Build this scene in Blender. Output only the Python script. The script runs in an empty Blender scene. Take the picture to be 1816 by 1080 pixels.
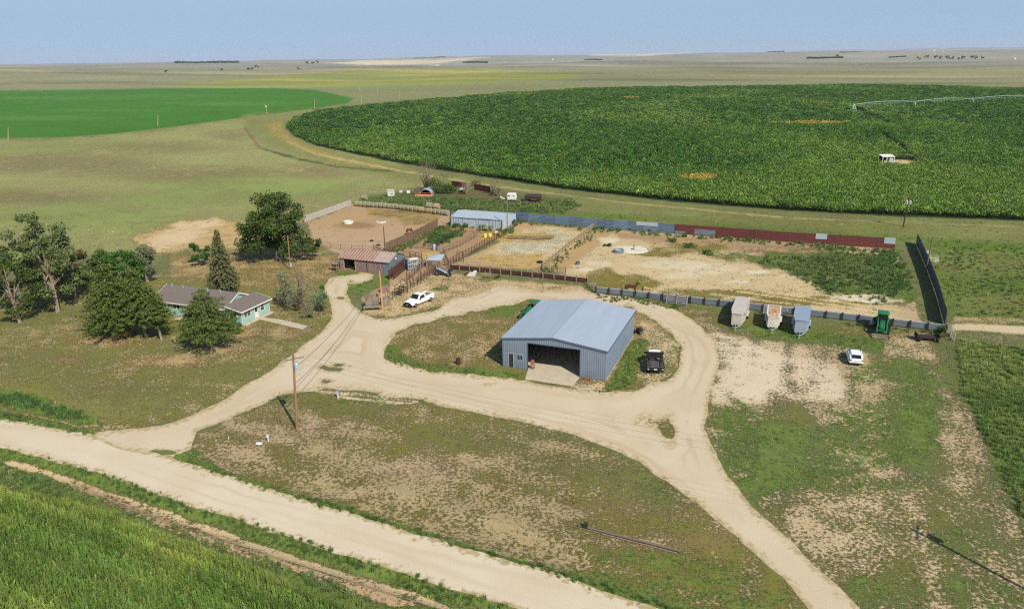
import bpy, math, random
import numpy as np
from mathutils import Vector, Matrix
R = math.radians
rng = np.random.default_rng(7)
random.seed(7)
scn = bpy.context.scene
COL = scn.collection

# ------------------------------------------------------------------ camera
CAM_H, FPX, ROLL, VH0, CX, CY = 40.0, 1300.0, 0.0165, 98.0, 908.0, 540.0
PITCH = math.atan((CY - VH0) * math.cos(ROLL) / FPX)
cr, sr, cp, sp = math.cos(ROLL), math.sin(ROLL), math.cos(PITCH), math.sin(PITCH)

def P(u, v, z=0.0):
    """site survey: where the sight line of the photo's pixel meets height z"""
    x = (u - CX) / FPX; y = -(v - CY) / FPX
    X = cr * x + sr * y; Y = -sr * x + cr * y
    d = (X, cp + Y * sp, -sp + Y * cp)
    t = (z - CAM_H) / d[2]
    return Vector((d[0] * t, d[1] * t, z))

def pix(x, y, z=0.0):
    """numpy: world -> photo pixel"""
    zz = z - CAM_H
    f = y * cp - zz * sp
    X = x / f; Y = (y * sp + zz * cp) / f
    xi = cr * X - sr * Y; yi = sr * X + cr * Y
    return CX + FPX * xi, CY - FPX * yi

cam_d = bpy.data.cameras.new('camera'); cam = bpy.data.objects.new('camera', cam_d); COL.objects.link(cam)
cam_d.sensor_width = 36; cam_d.lens = FPX / 1816 * 36; cam_d.clip_start = 1; cam_d.clip_end = 60000
right = Vector((1, 0, 0)); fwd = Vector((0, cp, -sp)); up = Vector((0, sp, cp))
r2 = cr * right - sr * up; u2 = sr * right + cr * up
cam.matrix_world = Matrix((( r2.x, u2.x, -fwd.x, 0), (r2.y, u2.y, -fwd.y, 0), (r2.z, u2.z, -fwd.z, CAM_H), (0, 0, 0, 1)))
scn.camera = cam

# ------------------------------------------------------------------ light
SUN_EL, SHADOW_AZ = 42.0, 121.5          # shadows run toward this azimuth (ccw from +X)
sun_az = R(SHADOW_AZ + 180)
sd = Vector((math.cos(sun_az) * math.cos(R(SUN_EL)), math.sin(sun_az) * math.cos(R(SUN_EL)), math.sin(R(SUN_EL))))
sl = bpy.data.lights.new('sun', 'SUN'); sl.energy = 4.8; sl.angle = R(0.5); sl.color = (1, 0.935, 0.82)
so = bpy.data.objects.new('sun', sl); COL.objects.link(so)
so.rotation_euler = sd.to_track_quat('Z', 'Y').to_euler(); so.location = sd * 300
w = bpy.data.worlds.new('World'); scn.world = w; w.use_nodes = True
nt = w.node_tree; nt.nodes.clear()
sky = nt.nodes.new('ShaderNodeTexSky'); sky.sky_type = 'NISHITA'; sky.sun_disc = False
sky.sun_elevation = R(SUN_EL); sky.sun_rotation = math.pi / 2 - sun_az
sky.altitude = 900; sky.air_density = 1.0; sky.dust_density = 0.6; sky.ozone_density = 1.5
bg = nt.nodes.new('ShaderNodeBackground'); bg.inputs[1].default_value = 0.11
out = nt.nodes.new('ShaderNodeOutputWorld')
wg = nt.nodes.new('ShaderNodeNewGeometry'); wz = nt.nodes.new('ShaderNodeSeparateXYZ'); wr = nt.nodes.new('ShaderNodeMapRange')
nt.links.new(wg.outputs['Incoming'], wz.inputs[0]); wr.inputs[1].default_value = -0.75; wr.inputs[2].default_value = -0.05; wr.inputs[3].default_value = 0.0; wr.inputs[4].default_value = 0.94
nt.links.new(wz.outputs[2], wr.inputs[0]); wm = nt.nodes.new('ShaderNodeMix'); wm.data_type = 'RGBA'; nt.links.new(wr.outputs[0], wm.inputs[0]); nt.links.new(sky.outputs[0], wm.inputs[6])
wm.inputs[7].default_value = (.315 / .125, .460 / .125, .650 / .125, 1)      # dry summer haze low in the sky
nt.links.new(wm.outputs[2], bg.inputs[0]); nt.links.new(bg.outputs[0], out.inputs[0])
scn.view_settings.view_transform = 'Standard'; scn.view_settings.look = 'None'
scn.view_settings.exposure = 0.27; scn.view_settings.gamma = 1
scn.cycles.max_bounces = 6; scn.cycles.diffuse_bounces = 3; scn.cycles.glossy_bounces = 2
scn.cycles.transparent_max_bounces = 8; scn.cycles.volume_bounces = 0; scn.cycles.use_denoising = False; scn.cycles.filter_width = 1.25; scn.cycles.sample_clamp_indirect = 4

# ------------------------------------------------------------------ helpers
KALB = 0.80
def lin(c):
    c = c / 255.0
    return c / 12.92 if c <= 0.04045 else ((c + 0.055) / 1.055) ** 2.4
def C(r, g, b, k=KALB):
    return (lin(r) * k, lin(g) * k, lin(b) * k)

def tag(o, label=None, cat=None, group=None, kind=None):
    if label: o['label'] = label
    if cat: o['category'] = cat
    if group: o['group'] = group
    if kind: o['kind'] = kind
    return o

def new_mat(name):
    m = bpy.data.materials.new(name); m.use_nodes = True
    n = m.node_tree.nodes; return m, n, m.node_tree.links, n['Principled BSDF']

def mat(name, col, rough=0.8, metal=0.0, col2=None, scale=2.0, amt=0.5, bump=0.0, stretch=None, detail=4, spec=0.3):
    """procedural: two tones mixed by noise, slight bump"""
    m, n, l, b = new_mat(name)
    b.inputs['Roughness'].default_value = rough; b.inputs['Metallic'].default_value = metal
    b.inputs['Specular IOR Level'].default_value = spec
    if col2 is None: col2 = tuple(c * 0.72 for c in col)
    tc = n.new('ShaderNodeTexCoord'); mp = n.new('ShaderNodeMapping')
    if stretch: mp.inputs['Scale'].default_value = stretch
    nz = n.new('ShaderNodeTexNoise'); nz.inputs['Scale'].default_value = scale; nz.inputs['Detail'].default_value = detail
    mr = n.new('ShaderNodeMapRange'); mr.inputs[1].default_value = 0.5 - 0.25 / max(amt, .01) * .5; mr.inputs[2].default_value = 0.5 + 0.25 / max(amt, .01) * .5
    mx = n.new('ShaderNodeMix'); mx.data_type = 'RGBA'
    mx.inputs[6].default_value = (*col, 1); mx.inputs[7].default_value = (*col2, 1)
    l.new(tc.outputs['Object'], mp.inputs[0]); l.new(mp.outputs[0], nz.inputs[0]); l.new(nz.outputs[0], mr.inputs[0])
    l.new(mr.outputs[0], mx.inputs[0]); l.new(mx.outputs[2], b.inputs['Base Color'])
    if bump:
        bp = n.new('ShaderNodeBump'); bp.inputs['Distance'].default_value = bump; bp.inputs['Strength'].default_value = 1
        l.new(nz.outputs[0], bp.inputs['Height']); l.new(bp.outputs[0], b.inputs['Normal'])
    return m

class MB:
    def __init__(s): s.v = []; s.f = []; s.m = []; s.mi = 0
    def add(s, vs, fs):
        b = len(s.v); s.v += [tuple(q) for q in vs]; s.f += [tuple(i + b for i in f) for f in fs]; s.m += [s.mi] * len(fs); return s
    def box(s, x0, x1, y0, y1, z0, z1, M=None):
        vs = [Vector((x, y, z)) for z in (z0, z1) for y in (y0, y1) for x in (x0, x1)]
        if M: vs = [M @ q for q in vs]
        return s.add(vs, [(0, 2, 3, 1), (4, 5, 7, 6), (0, 1, 5, 4), (2, 6, 7, 3), (0, 4, 6, 2), (1, 3, 7, 5)])
    def tube(s, p0, p1, r0, r1=None, n=6, caps=True):
        p0 = Vector(p0); p1 = Vector(p1); r1 = r0 if r1 is None else r1
        d = p1 - p0
        if d.length < 1e-6: return s
        d.normalize(); a = d.orthogonal().normalized(); b = d.cross(a)
        vs = [p0 + (a * math.cos(t) + b * math.sin(t)) * r0 for t in [2 * math.pi * k / n for k in range(n)]]
        vs += [p1 + (a * math.cos(t) + b * math.sin(t)) * r1 for t in [2 * math.pi * k / n for k in range(n)]]
        fs = [(k, (k + 1) % n, n + (k + 1) % n, n + k) for k in range(n)]
        if caps: fs += [tuple(range(n - 1, -1, -1)), tuple(range(n, 2 * n))]
        return s.add(vs, fs)
    def path(s, pts, radii, n=6):
        for k in range(len(pts) - 1): s.tube(pts[k], pts[k + 1], radii[k], radii[k + 1], n, caps=True)
        return s
    def prism(s, prof, x0, x1, axis='x'):
        """closed profile (a,b) swept: axis x -> (x,a,b); axis y -> (a,y,b); axis z -> (a,b,z)"""
        n = len(prof)
        def q(t, p): return (t, p[0], p[1]) if axis == 'x' else ((p[0], t, p[1]) if axis == 'y' else (p[0], p[1], t))
        vs = [q(x0, p) for p in prof] + [q(x1, p) for p in prof]
        return s.add(vs, [(k, (k + 1) % n, n + (k + 1) % n, n + k) for k in range(n)] + [tuple(range(n - 1, -1, -1)), tuple(range(n, 2 * n))])
    def quad(s, a, b, c, d): return s.add([a, b, c, d], [(0, 1, 2, 3)])
    def loft(s, rings, closed=True):
        n = len(rings[0]); vs = [p for r in rings for p in r]; fs = []
        for k in range(len(rings) - 1):
            for i in range(n):
                j = (i + 1) % n; fs.append((k * n + i, k * n + j, (k + 1) * n + j, (k + 1) * n + i))
        if closed: fs += [tuple(range(n - 1, -1, -1)), tuple(range((len(rings) - 1) * n, len(rings) * n))]
        return s.add(vs, fs)
    def build(s, name, mats, parent=None, bevel=0.0, smooth=False, label=None):
        me = bpy.data.meshes.new(name); me.from_pydata(s.v, [], s.f); me.validate()
        for m_ in (mats if isinstance(mats, (list, tuple)) else [mats]): me.materials.append(m_)
        if len(s.m) == len(me.polygons) and any(s.m): me.polygons.foreach_set('material_index', s.m)
        if smooth: me.polygons.foreach_set('use_smooth', [True] * len(me.polygons))
        import bmesh
        if len(s.f) < 6000:
            bm = bmesh.new(); bm.from_mesh(me); bmesh.ops.recalc_face_normals(bm, faces=bm.faces); bm.to_mesh(me); bm.free()
        o = bpy.data.objects.new(name, me); COL.objects.link(o)
        if parent: o.parent = parent
        if bevel:
            md = o.modifiers.new('Bevel', 'BEVEL'); md.width = bevel; md.segments = 2; md.limit_method = 'ANGLE'
        if label: o['label'] = label
        return o

def thing(name, label, cat, loc=(0, 0, 0), rz=0.0, group=None):
    o = bpy.data.objects.new(name, None); COL.objects.link(o); o.empty_display_size = 0.3
    o.location = loc; o.rotation_euler = (0, 0, rz); return tag(o, label, cat, group)

def kids(o): return [c for c in COL.objects if c.parent == o]
def copy_tree(o, parent=None):
    c = o.copy(); COL.objects.link(c)
    if parent is not None: c.parent = parent
    for ch in kids(o): copy_tree(ch, c)
    return c
def mesh_np(name, V, F, mats, attrs=None):
    """V (n,3), F (m,k) uniform"""
    me = bpy.data.meshes.new(name); k = F.shape[1]
    me.vertices.add(len(V)); me.vertices.foreach_set('co', V.astype(np.float32).ravel())
    me.loops.add(F.size); me.loops.foreach_set('vertex_index', F.astype(np.int32).ravel())
    me.polygons.add(len(F)); me.polygons.foreach_set('loop_start', np.arange(0, F.size, k, dtype=np.int32))
    me.update(calc_edges=True)
    for m_ in mats: me.materials.append(m_)
    for nm, (tp, arr) in (attrs or {}).items():
        a = me.attributes.new(nm, tp, 'POINT')
        if tp == 'FLOAT': a.data.foreach_set('value', arr.astype(np.float32).ravel())
        elif tp == 'FLOAT_VECTOR': a.data.foreach_set('vector', arr.astype(np.float32).ravel())
        elif tp == 'INT': a.data.foreach_set('value', arr.astype(np.int32).ravel())
    return me

def hashn(ix, iy, seed):
    h = (ix.astype(np.int64) * 374761393 + iy.astype(np.int64) * 668265263 + seed * 1442695041) & 0xffffffff
    h = ((h ^ (h >> 13)) * 1274126177) & 0xffffffff
    h = (h ^ (h >> 16)) & 0xffffffff
    return h / 4294967295.0
def vnoise(x, y, seed=0):
    ix = np.floor(x); iy = np.floor(y); fx = x - ix; fy = y - iy
    fx = fx * fx * (3 - 2 * fx); fy = fy * fy * (3 - 2 * fy)
    a = hashn(ix, iy, seed); b = hashn(ix + 1, iy, seed); c = hashn(ix, iy + 1, seed); d = hashn(ix + 1, iy + 1, seed)
    return (a + (b - a) * fx) * (1 - fy) + (c + (d - c) * fx) * fy
def fbm(x, y, wl, oct=4, seed=0):
    """-1..1"""
    s = 0; a = 1; t = 0
    for o in range(oct):
        k = 2 ** o / wl
        s = s + a * (vnoise(x * k + 17.3 * o, y * k - 9.1 * o, seed + o) * 2 - 1); t += a; a *= 0.55
    return s / t
def sstep(a, b, x):
    t = np.clip((x - a) / (b - a), 0, 1); return t * t * (3 - 2 * t)
def sdf(poly, U, V):
    """signed distance in survey pixels, + inside"""
    p = np.array(poly, float); n = len(p)
    shp = U.shape; U = U.ravel(); V = V.ravel()
    d = np.full(U.shape, 1e9); ins = np.zeros(U.shape, bool)
    for i in range(n):
        ax, ay = p[i]; bx, by = p[(i + 1) % n]
        ex, ey = bx - ax, by - ay
        t = np.clip(((U - ax) * ex + (V - ay) * ey) / (ex * ex + ey * ey + 1e-9), 0, 1)
        d = np.minimum(d, (U - ax - t * ex) ** 2 + (V - ay - t * ey) ** 2)
        if ay != by:
            c = ((ay > V) != (by > V)) & (U < ex * (V - ay) / ey + ax)
            ins ^= c
    return (np.where(ins, 1, -1) * np.sqrt(d)).reshape(shp)
# ------------------------------------------------------------------ traced outlines (survey pixels)
ROAD = [(-700, 640), (-200, 708), (0, 741), (60, 752), (120, 766), (175, 774), (260, 795), (347, 826), (422, 849), (495, 872), (600, 902), (800, 962), (1000, 1022), (1090, 1052), (1166, 1077), (1300, 1122), (1700, 1250),
        (1500, 1290), (1100, 1150), (915, 1080), (760, 1032), (600, 981), (495, 948), (429, 925), (363, 905), (274, 876), (185, 842), (115, 822), (0, 792), (-200, 742), (-700, 690)]
DRIVE = [(150, 771), (200, 763), (285, 752), (340, 735), (400, 710), (440, 682), (480, 656), (520, 627), (553, 600), (585, 572), (590, 552), (583, 530), (575, 512), (585, 497), (610, 490), (640, 482), (668, 487), (652, 496), (618, 503), (612, 520), (622, 540), (640, 555),
         (665, 566), (700, 563), (770, 553), (805, 530), (850, 520), (885, 508), (950, 515), (1030, 512), (1052, 520), (1120, 530), (1180, 543), (1230, 570), (1268, 605), (1278, 640), (1262, 690), (1255, 720), (1250, 760), (1265, 800), (1290, 845), (1340, 900), (1400, 955), (1450, 1005), (1500, 1050), (1540, 1090),
         (1620, 1160), (1520, 1160), (1440, 1090), (1390, 1030), (1340, 985), (1290, 940), (1230, 890), (1180, 850), (1130, 820), (1080, 797), (1020, 775), (950, 757), (870, 738), (800, 722), (740, 708), (640, 694), (575, 692), (500, 702), (450, 724), (400, 747), (352, 767), (338, 795), (300, 812), (220, 800)]
ISLAND = [(905, 541), (940, 532), (1000, 535), (1120, 545), (1150, 560), (1190, 590), (1208, 615), (1205, 645), (1190, 668), (1150, 683), (1120, 694), (1080, 697), (1030, 694), (985, 684), (935, 672), (880, 668), (800, 661), (745, 654), (700, 644), (682, 632), (686, 612), (702, 592), (735, 577), (800, 562), (860, 551)]
ISL2 = [(1122, 738), (1192, 730), (1200, 745), (1203, 795), (1192, 802), (1165, 768)]

# ------------------------------------------------------------------ terrain sheet
rows = []
v = 1190.0
while v > 420: rows.append(v); v -= 2.0
while v > 118: rows.append(v); v -= 1.1
while v > 101.2: rows.append(v); v -= 0.55
Yr = np.array([CAM_H / math.tan(PITCH + math.atan((q - CY) / FPX)) for q in rows])
Yr = np.concatenate([[-400, -60, 0, 12, 24], Yr[Yr > 25], [21000]])
tanc = np.arange(-0.86, 0.861, 0.0023)
tanc = np.concatenate([[-9, -4, -2.2, -1.5, -1.15, -0.95], tanc, [0.95, 1.15, 1.5, 2.2, 4, 9]])
XX = tanc[None, :] * np.maximum(Yr, 60)[:, None]; YY = np.repeat(Yr[:, None], len(tanc), 1)

def height(x, y):
    d = np.sqrt(x * x + y * y)
    z = sstep(900, 1700, d) * 9 * fbm(x, y, 420, 3, 5)
    z = z + sstep(1500, 5000, d) * 34 * (fbm(x, y, 2100, 4, 11) + .15)
    z = z + sstep(6000, 15000, d) * 25 * (fbm(x, y, 5200, 3, 21) + .3)
    return z
ZZ = height(XX, YY)
near = (YY > 20) & (YY < 420)
U, V = pix(XX, np.maximum(YY, 5)); V = np.where(YY < 20, 2000, V)
# the shallow ditches beside the gravel road
def ditch(U, V, x, y):
    s = -sdf(ROAD, U, V)           # px outside the road
    lower = V > (792 + (U) * 0.315)
    k = np.clip(s / 42, 0, 1)
    return np.where(lower & (s > 0), -0.55 * np.sin(k * math.pi) * (s < 42), np.where(s > 0, -0.25 * np.sin(np.clip(s / 60, 0, 1) * math.pi), 0)) * (U < 1420)
m_ = (YY > 20) & (YY < 110)
dz = np.zeros_like(ZZ); dz[m_] = ditch(U[m_], V[m_], XX[m_], YY[m_]); 
sd_dr = np.full(ZZ.shape, -99.0); sd_dr[m_] = sdf(DRIVE, U[m_], V[m_]); dz *= np.clip(-sd_dr / 25, 0, 1)
ZZ = ZZ + dz

def srgb(c):
    r, g, b_ = c
    if g > r and g > 60:                    # summer greens are duller than they look
        m_g = .3 * r + .6 * g + .1 * b_; r, g, b_ = r + (m_g - r) * .3, g + (m_g - g) * .22, b_ + (m_g - b_) * .22
    elif r > 130 and g < r * .90:           # dusty, not pink
        g = min(g + (r * .885 - g) * .45, r)
    return np.array([lin(q) * KALB for q in (r, g, b_)])
shape = XX.shape
A = np.zeros(shape + (3,)); B = np.zeros(shape + (3,)); K = np.zeros(shape); LU = np.zeros(shape)
A[:] = srgb((168, 152, 108)); B[:] = srgb((118, 128, 62)); K[:] = 0.62
DIST = np.sqrt(XX ** 2 + YY ** 2)
FINE = [fbm(XX, YY, wl, 3, s) for wl, s in ((2.6, 31), (9, 41), (34, 51))]

def paint(poly, a=None, b=None, k=None, soft=4.0, nz=6.0, op=1.0, ell=None, sub=None):
    """lay a patch of soil tone a / plant tone b / plant cover k inside an outline with ragged edges"""
    if ell: cx, cy, rx, ry = ell; u0, u1, v0, v1 = cx - rx * 2, cx + rx * 2, cy - ry * 2 - 2, cy + ry * 2 + 2
    else:
        pp = np.array(poly, float); mg = soft + nz + 8; u0, v0 = pp.min(0) - mg; u1, v1 = pp.max(0) + mg
    m = (U > u0) & (U < u1) & (V > v0) & (V < v1) & (YY > 20)
    if not m.any(): return
    um, vm = U[m], V[m]
    if ell: s = (1 - np.sqrt(((um - cx) / rx) ** 2 + ((vm - cy) / ry) ** 2)) * min(rx, ry * 2.5)
    else: s = sdf(poly, um, vm)
    fz = np.where(YY[m] < 175, 1.5, 1.0) if (soft > 3 and ell) else 1.0; s = s + nz * fz * (0.7 * FINE[0][m] + 1.0 * FINE[1][m]); soft = soft * (1.3 if ell else 1.0)
    t = sstep(-soft, soft, s) * op
    if b is not None and ell is None or b is not None and op >= .6:
        near_ = DIST[m] < 175                  # green growth in the farmyard comes up tuft by tuft
        want = 1.0 if (b[1] > b[0] * 1.17) else 0.0
        lush_k = (k if k is not None else .6) * want
        LU[m] += np.where(near_, (lush_k - LU[m]) * t, 0)
        if want:
            tn_ = np.where(near_, t * .25, t); B[m] += (srgb(b) - B[m]) * tn_[:, None]
            if a is not None: A[m] += (srgb(a) - A[m]) * (np.where(near_, t * .35, t))[:, None]
            if k is not None: K[m] += (k - K[m]) * np.where(near_, t * .4, t)
            return
    for arr, val in ((A, a), (B, b)):
        if val is not None: arr[m] += (srgb(val) - arr[m]) * t[:, None]
    if k is not None: K[m] += (k - K[m]) * t

# far prairie
paint([(-600, 60), (2500, 60), (2500, 165), (1816, 160), (1100, 158), (700, 190), (620, 180), (270, 165), (0, 170), (-600, 175)], (170, 156, 116), (134, 138, 86), 0.55, 3, 2)
paint([(-600, 95), (2500, 60), (2500, 118), (900, 122), (-600, 132)], (160, 152, 134), (134, 136, 112), 0.5, 4, 2)
paint([(275, 153), (330, 146), (420, 139), (600, 130), (720, 126), (850, 122), (960, 128), (1040, 136), (1000, 143), (900, 146), (800, 152), (700, 158), (620, 168), (500, 158), (350, 156)], (186, 172, 84), (146, 156, 56), 0.7, 3, 2)
paint([(480, 156), (900, 150), (1100, 152), (900, 165), (640, 190), (560, 170)], (168, 155, 108), (125, 135, 75), 0.55, 3, 2)
paint([(530, 115), (640, 110), (760, 108), (880, 105), (760, 113), (640, 116)], (208, 192, 158), (200, 184, 150), .1, .8, .4)
paint([(1040, 99), (1180, 97), (1270, 98), (1150, 102), (1050, 102)], (208, 192, 158), (200, 184, 150), .1, .8, .4)
paint([(760, 114), (780, 113), (776, 117)], (215, 195, 150), None, .1, .7, .3)
for e in ((140, 144, 160, 3), (1450, 130, 200, 4), (1250, 120, 150, 3), (300, 150, 200, 2), (1600, 140, 200, 2.5)):
    paint(None, (140, 128, 104), (118, 118, 84), .6, 2, 1, .5, ell=e)
for e in ((200, 133, 260, 1.3), (120, 150, 200, 1.6), (1300, 113, 300, 1.2), (1560, 121, 220, 1.4), (1180, 143, 180, 1.8), (1640, 148, 160, 1.8), (700, 121, 160, .9), (980, 133, 90, 1.4)):
    paint(None, (132, 128, 98), (104, 112, 70), .75, 2.5, 1.5, .75, ell=e)
for e in ((420, 131, 160, .9), (1080, 117, 200, .9), (1500, 136, 240, 1.1), (1750, 128, 120, 1.0)):
    paint(None, (186, 172, 130), (160, 154, 108), .4, 2, 1.5, .7, ell=e)
for e in ((50, 132, 100, 1.2), (840, 127, 240, 1.5), (700, 141, 260, 1.5), (820, 133, 120, 1.2)):
    paint(None, (205, 180, 110), (175, 165, 90), .4, 1.5, .6, .7, ell=e)
# pasture on the left
paint([(-400, 248), (120, 246), (300, 228), (430, 207), (600, 190), (650, 250), (720, 300), (800, 335), (640, 352), (545, 392), (430, 440), (300, 450), (-400, 470)], (192, 176, 122), (152, 154, 80), 0.6, 8, 8)
for e in ((90, 290, 170, 18), (260, 262, 120, 10), (330, 310, 150, 14), (560, 305, 60, 12), (60, 350, 140, 12), (410, 240, 30, 8)):
    paint(None, (164, 148, 108), (130, 124, 78), .5, 18, 16, .9, ell=e)
for e in ((430, 335, 150, 22), (150, 385, 180, 22), (540, 335, 110, 14), (300, 355, 120, 15), (60, 262, 120, 6)):
    paint(None, (166, 162, 96), (134, 150, 66), .72, 20, 18, .7, ell=e)
paint([(240, 420), (320, 392), (400, 388), (440, 400), (560, 420), (540, 445), (440, 450), (300, 448), (250, 440)], (196, 158, 112), (150, 130, 75), 0.25, 10, 12)
paint([(265, 425), (320, 398), (385, 388), (400, 396), (360, 415), (330, 432), (270, 438)], (212, 188, 146), (170, 150, 95), 0.2, 9, 12)
# emerald circle
paint([(-400, 158), (0, 163), (270, 157), (480, 156), (560, 160), (628, 175), (615, 184), (560, 193), (470, 204), (400, 213), (300, 226), (200, 238), (100, 244), (0, 246), (-400, 262)], (70, 134, 26), (60, 126, 20), 1.0, 1.2, 0.8)
for e in ((100, 175, 200, 3), (180, 196, 60, 1.2), (330, 170, 120, 2), (60, 210, 130, 4), (420, 185, 90, 3)):
    paint(None, (98, 152, 50), (84, 140, 40), 1, 5, 3, .6, ell=e)
# yellow-green headland around the corn circle
paint([(430, 207), (520, 200), (640, 186), (720, 178), (760, 180), (600, 270), (760, 305), (1000, 345), (1300, 375), (1600, 393), (2200, 408), (2200, 455), (1816, 440), (1600, 425), (1400, 405), (1200, 393), (1000, 378), (850, 352), (700, 318), (560, 285), (480, 264), (436, 235)], (168, 158, 98), (134, 138, 66), 0.62, 9, 6)
paint([(470, 222), (500, 212), (505, 235), (540, 258), (620, 282), (700, 300), (690, 304), (600, 288), (520, 262), (485, 240)], (180, 160, 96), (152, 142, 70), 0.45, 6, 5)
for poly in ([(505, 250), (560, 272), (700, 300), (860, 327), (1100, 358), (1400, 386), (1816, 402), (1816, 404), (1400, 388), (1100, 360), (860, 329.5), (700, 303), (560, 275)],
             ):
    paint(poly, (190, 176, 120), (160, 150, 90), 0.35, 1.6, 1.6)
paint([(432, 226), (438, 226), (462, 262), (456, 262)], (158, 124, 92), (120, 104, 70), .4, 2, 2, .7)
paint([(456, 262), (462, 262), (520, 278), (600, 295), (700, 303), (690, 305), (600, 298), (515, 281)], (110, 110, 60), (84, 92, 42), .8, 2, 2)
# soil under the corn circle
CORN = [(508, 226), (522, 212), (560, 198), (650, 188), (750, 179), (900, 166), (1000, 160), (1100, 156), (1240, 155), (1500, 151), (1600, 152), (1816, 158), (2300, 175), (2300, 395), (1816, 392), (1600, 384), (1400, 374), (1200, 358), (1000, 336), (860, 314), (780, 302), (700, 288), (620, 272), (560, 258), (520, 240)]
paint(CORN, (46, 66, 26), (40, 62, 24), 1.0, 1.5, 1.5)
CPATCH = [(1440, 221, 66, 3.2), (1240, 321, 32, 6), (1122, 175, 17, 1.3), (1592, 291, 38, 8)]
for e in CPATCH: paint(None, (196, 168, 84), (150, 146, 56), .45, 2, 2, 1, ell=e)
paint(None, (205, 180, 138), (170, 150, 100), .15, 1, 1, 1, ell=(1592, 288, 36, 3))
# pasture right
paint([(800, 352), (930, 368), (1200, 388), (1500, 412), (1816, 430), (2300, 450), (2300, 600), (1816, 582), (1685, 570), (1640, 430), (1590, 425), (1200, 400), (920, 382), (800, 378), (640, 356), (650, 345)], (146, 144, 70), (100, 128, 38), 0.85, 7, 6)
for e in ((1740, 470, 90, 22), (1560, 405, 120, 8), (1250, 395, 200, 5), (1780, 540, 70, 20)):
    paint(None, (165, 152, 84), (128, 134, 52), .65, 10, 8, .8, ell=e)
paint([(1640, 440), (1668, 450), (1664, 470), (1650, 462)], (215, 205, 175), None, .3, 3, 4)
paint([(1686, 574), (1720, 572), (1816, 578), (1950, 585), (1950, 605), (1816, 594), (1740, 588), (1690, 586)], (206, 186, 144), (150, 140, 85), 0.15, 3, 3)
paint([(1690, 560), (1816, 562), (1950, 566), (1950, 578), (1816, 574), (1690, 574)], (190, 168, 112), (132, 132, 62), 0.45, 5, 4)
# weedy junk strip
paint([(640, 352), (700, 340), (800, 330), (1010, 352), (1030, 366), (1000, 380), (920, 378), (800, 376), (690, 366)], (140, 128, 84), (86, 106, 42), 0.9, 4, 4)
paint([(780, 340), (880, 335), (960, 352), (1010, 358), (940, 362), (880, 358), (800, 350)], (150, 122, 96), (122, 110, 74), 0.6, 4, 5, .8)
# pens
paint([(545, 396), (625, 364), (800, 378), (796, 396), (686, 446), (655, 452), (600, 452), (560, 440)], (186, 150, 120), (146, 120, 92), 0.2, 4, 4)
paint([(650, 368), (790, 382), (766, 398), (720, 402), (700, 392), (650, 385)], (172, 140, 92), (112, 112, 56), 0.42, 4, 8)
paint([(560, 398), (620, 378), (680, 384), (610, 396)], (190, 150, 105), (140, 120, 75), .2, 5, 6, .7)
paint(None, (140, 96, 68), None, .05, 5, 3, .7, ell=(632, 400, 34, 6))
paint([(684, 446), (796, 396), (915, 400), (800, 470), (795, 490), (650, 548), (640, 530), (720, 478), (690, 470)], (170, 130, 98), (130, 108, 80), 0.14, 3, 3)
paint([(700, 440), (780, 402), (800, 400), (800, 410), (760, 425), (730, 440)], (158, 130, 84), (90, 104, 44), 0.6, 3, 4)
paint([(752, 432), (770, 415), (812, 408), (826, 412), (790, 430), (770, 438)], (84, 104, 40), (64, 98, 30), .95, 2, 3)
paint([(750, 448), (775, 446), (790, 456), (770, 462), (748, 458)], (200, 156, 90), (150, 140, 64), .3, 2, 3)
paint([(846, 412), (905, 404), (915, 412), (880, 420), (850, 424)], (190, 150, 80), (150, 130, 60), .35, 2, 3)
# straw pen
paint([(800, 470), (884, 432), (920, 396), (1052, 406), (960, 479), (880, 474)], (188, 146, 108), (152, 124, 84), .12, 2.5, 3)
paint([(866, 455), (905, 424), (965, 404), (1040, 410), (1010, 440), (960, 462), (900, 462)], (214, 188, 142), (200, 178, 130), .35, 7, 10)
paint([(888, 440), (920, 418), (970, 408), (1010, 416), (995, 432), (950, 448), (905, 450)], (218, 206, 168), (198, 186, 144), .4, 6, 10)
paint([(835, 456), (905, 452), (960, 452), (975, 468), (950, 478), (880, 472)], (204, 160, 98), (190, 156, 96), .4, 4, 6)
paint([(878, 424), (915, 414), (985, 418), (965, 426), (900, 430)], (210, 162, 84), (190, 150, 80), .4, 3, 4, .8)
# big pen
paint([(962, 480), (1056, 406), (1200, 414), (1590, 442), (1630, 560), (1636, 575), (1400, 548), (1056, 512), (1040, 500)], (206, 180, 132), (132, 126, 66), 0.28, 3, 4)
paint([(962, 478), (1056, 406), (1090, 410), (1040, 450), (1000, 482)], (186, 142, 100), (140, 120, 70), 0.12, 4, 5)
paint([(1080, 410), (1300, 424), (1480, 440), (1500, 455), (1400, 458), (1240, 440), (1100, 425)], (176, 138, 102), (128, 112, 68), 0.28, 5, 5)
for e in ((1105, 500, 60, 14), (1225, 440, 60, 8), (1170, 450, 40, 7), (1290, 520, 80, 8), (1420, 535, 140, 8), (1070, 490, 30, 14)):
    paint(None, (192, 164, 100), (134, 124, 56), .6, 6, 7, .85, ell=e)
paint([(1330, 462), (1380, 452), (1480, 448), (1590, 446), (1612, 480), (1622, 520), (1600, 545), (1540, 530), (1450, 515), (1400, 490)], (140, 132, 80), (80, 112, 44), .8, 9, 14)
paint([(1240, 450), (1320, 452), (1400, 462), (1380, 472), (1280, 460)], (130, 120, 60), (78, 104, 38), .8, 4, 8, .8)
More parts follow.
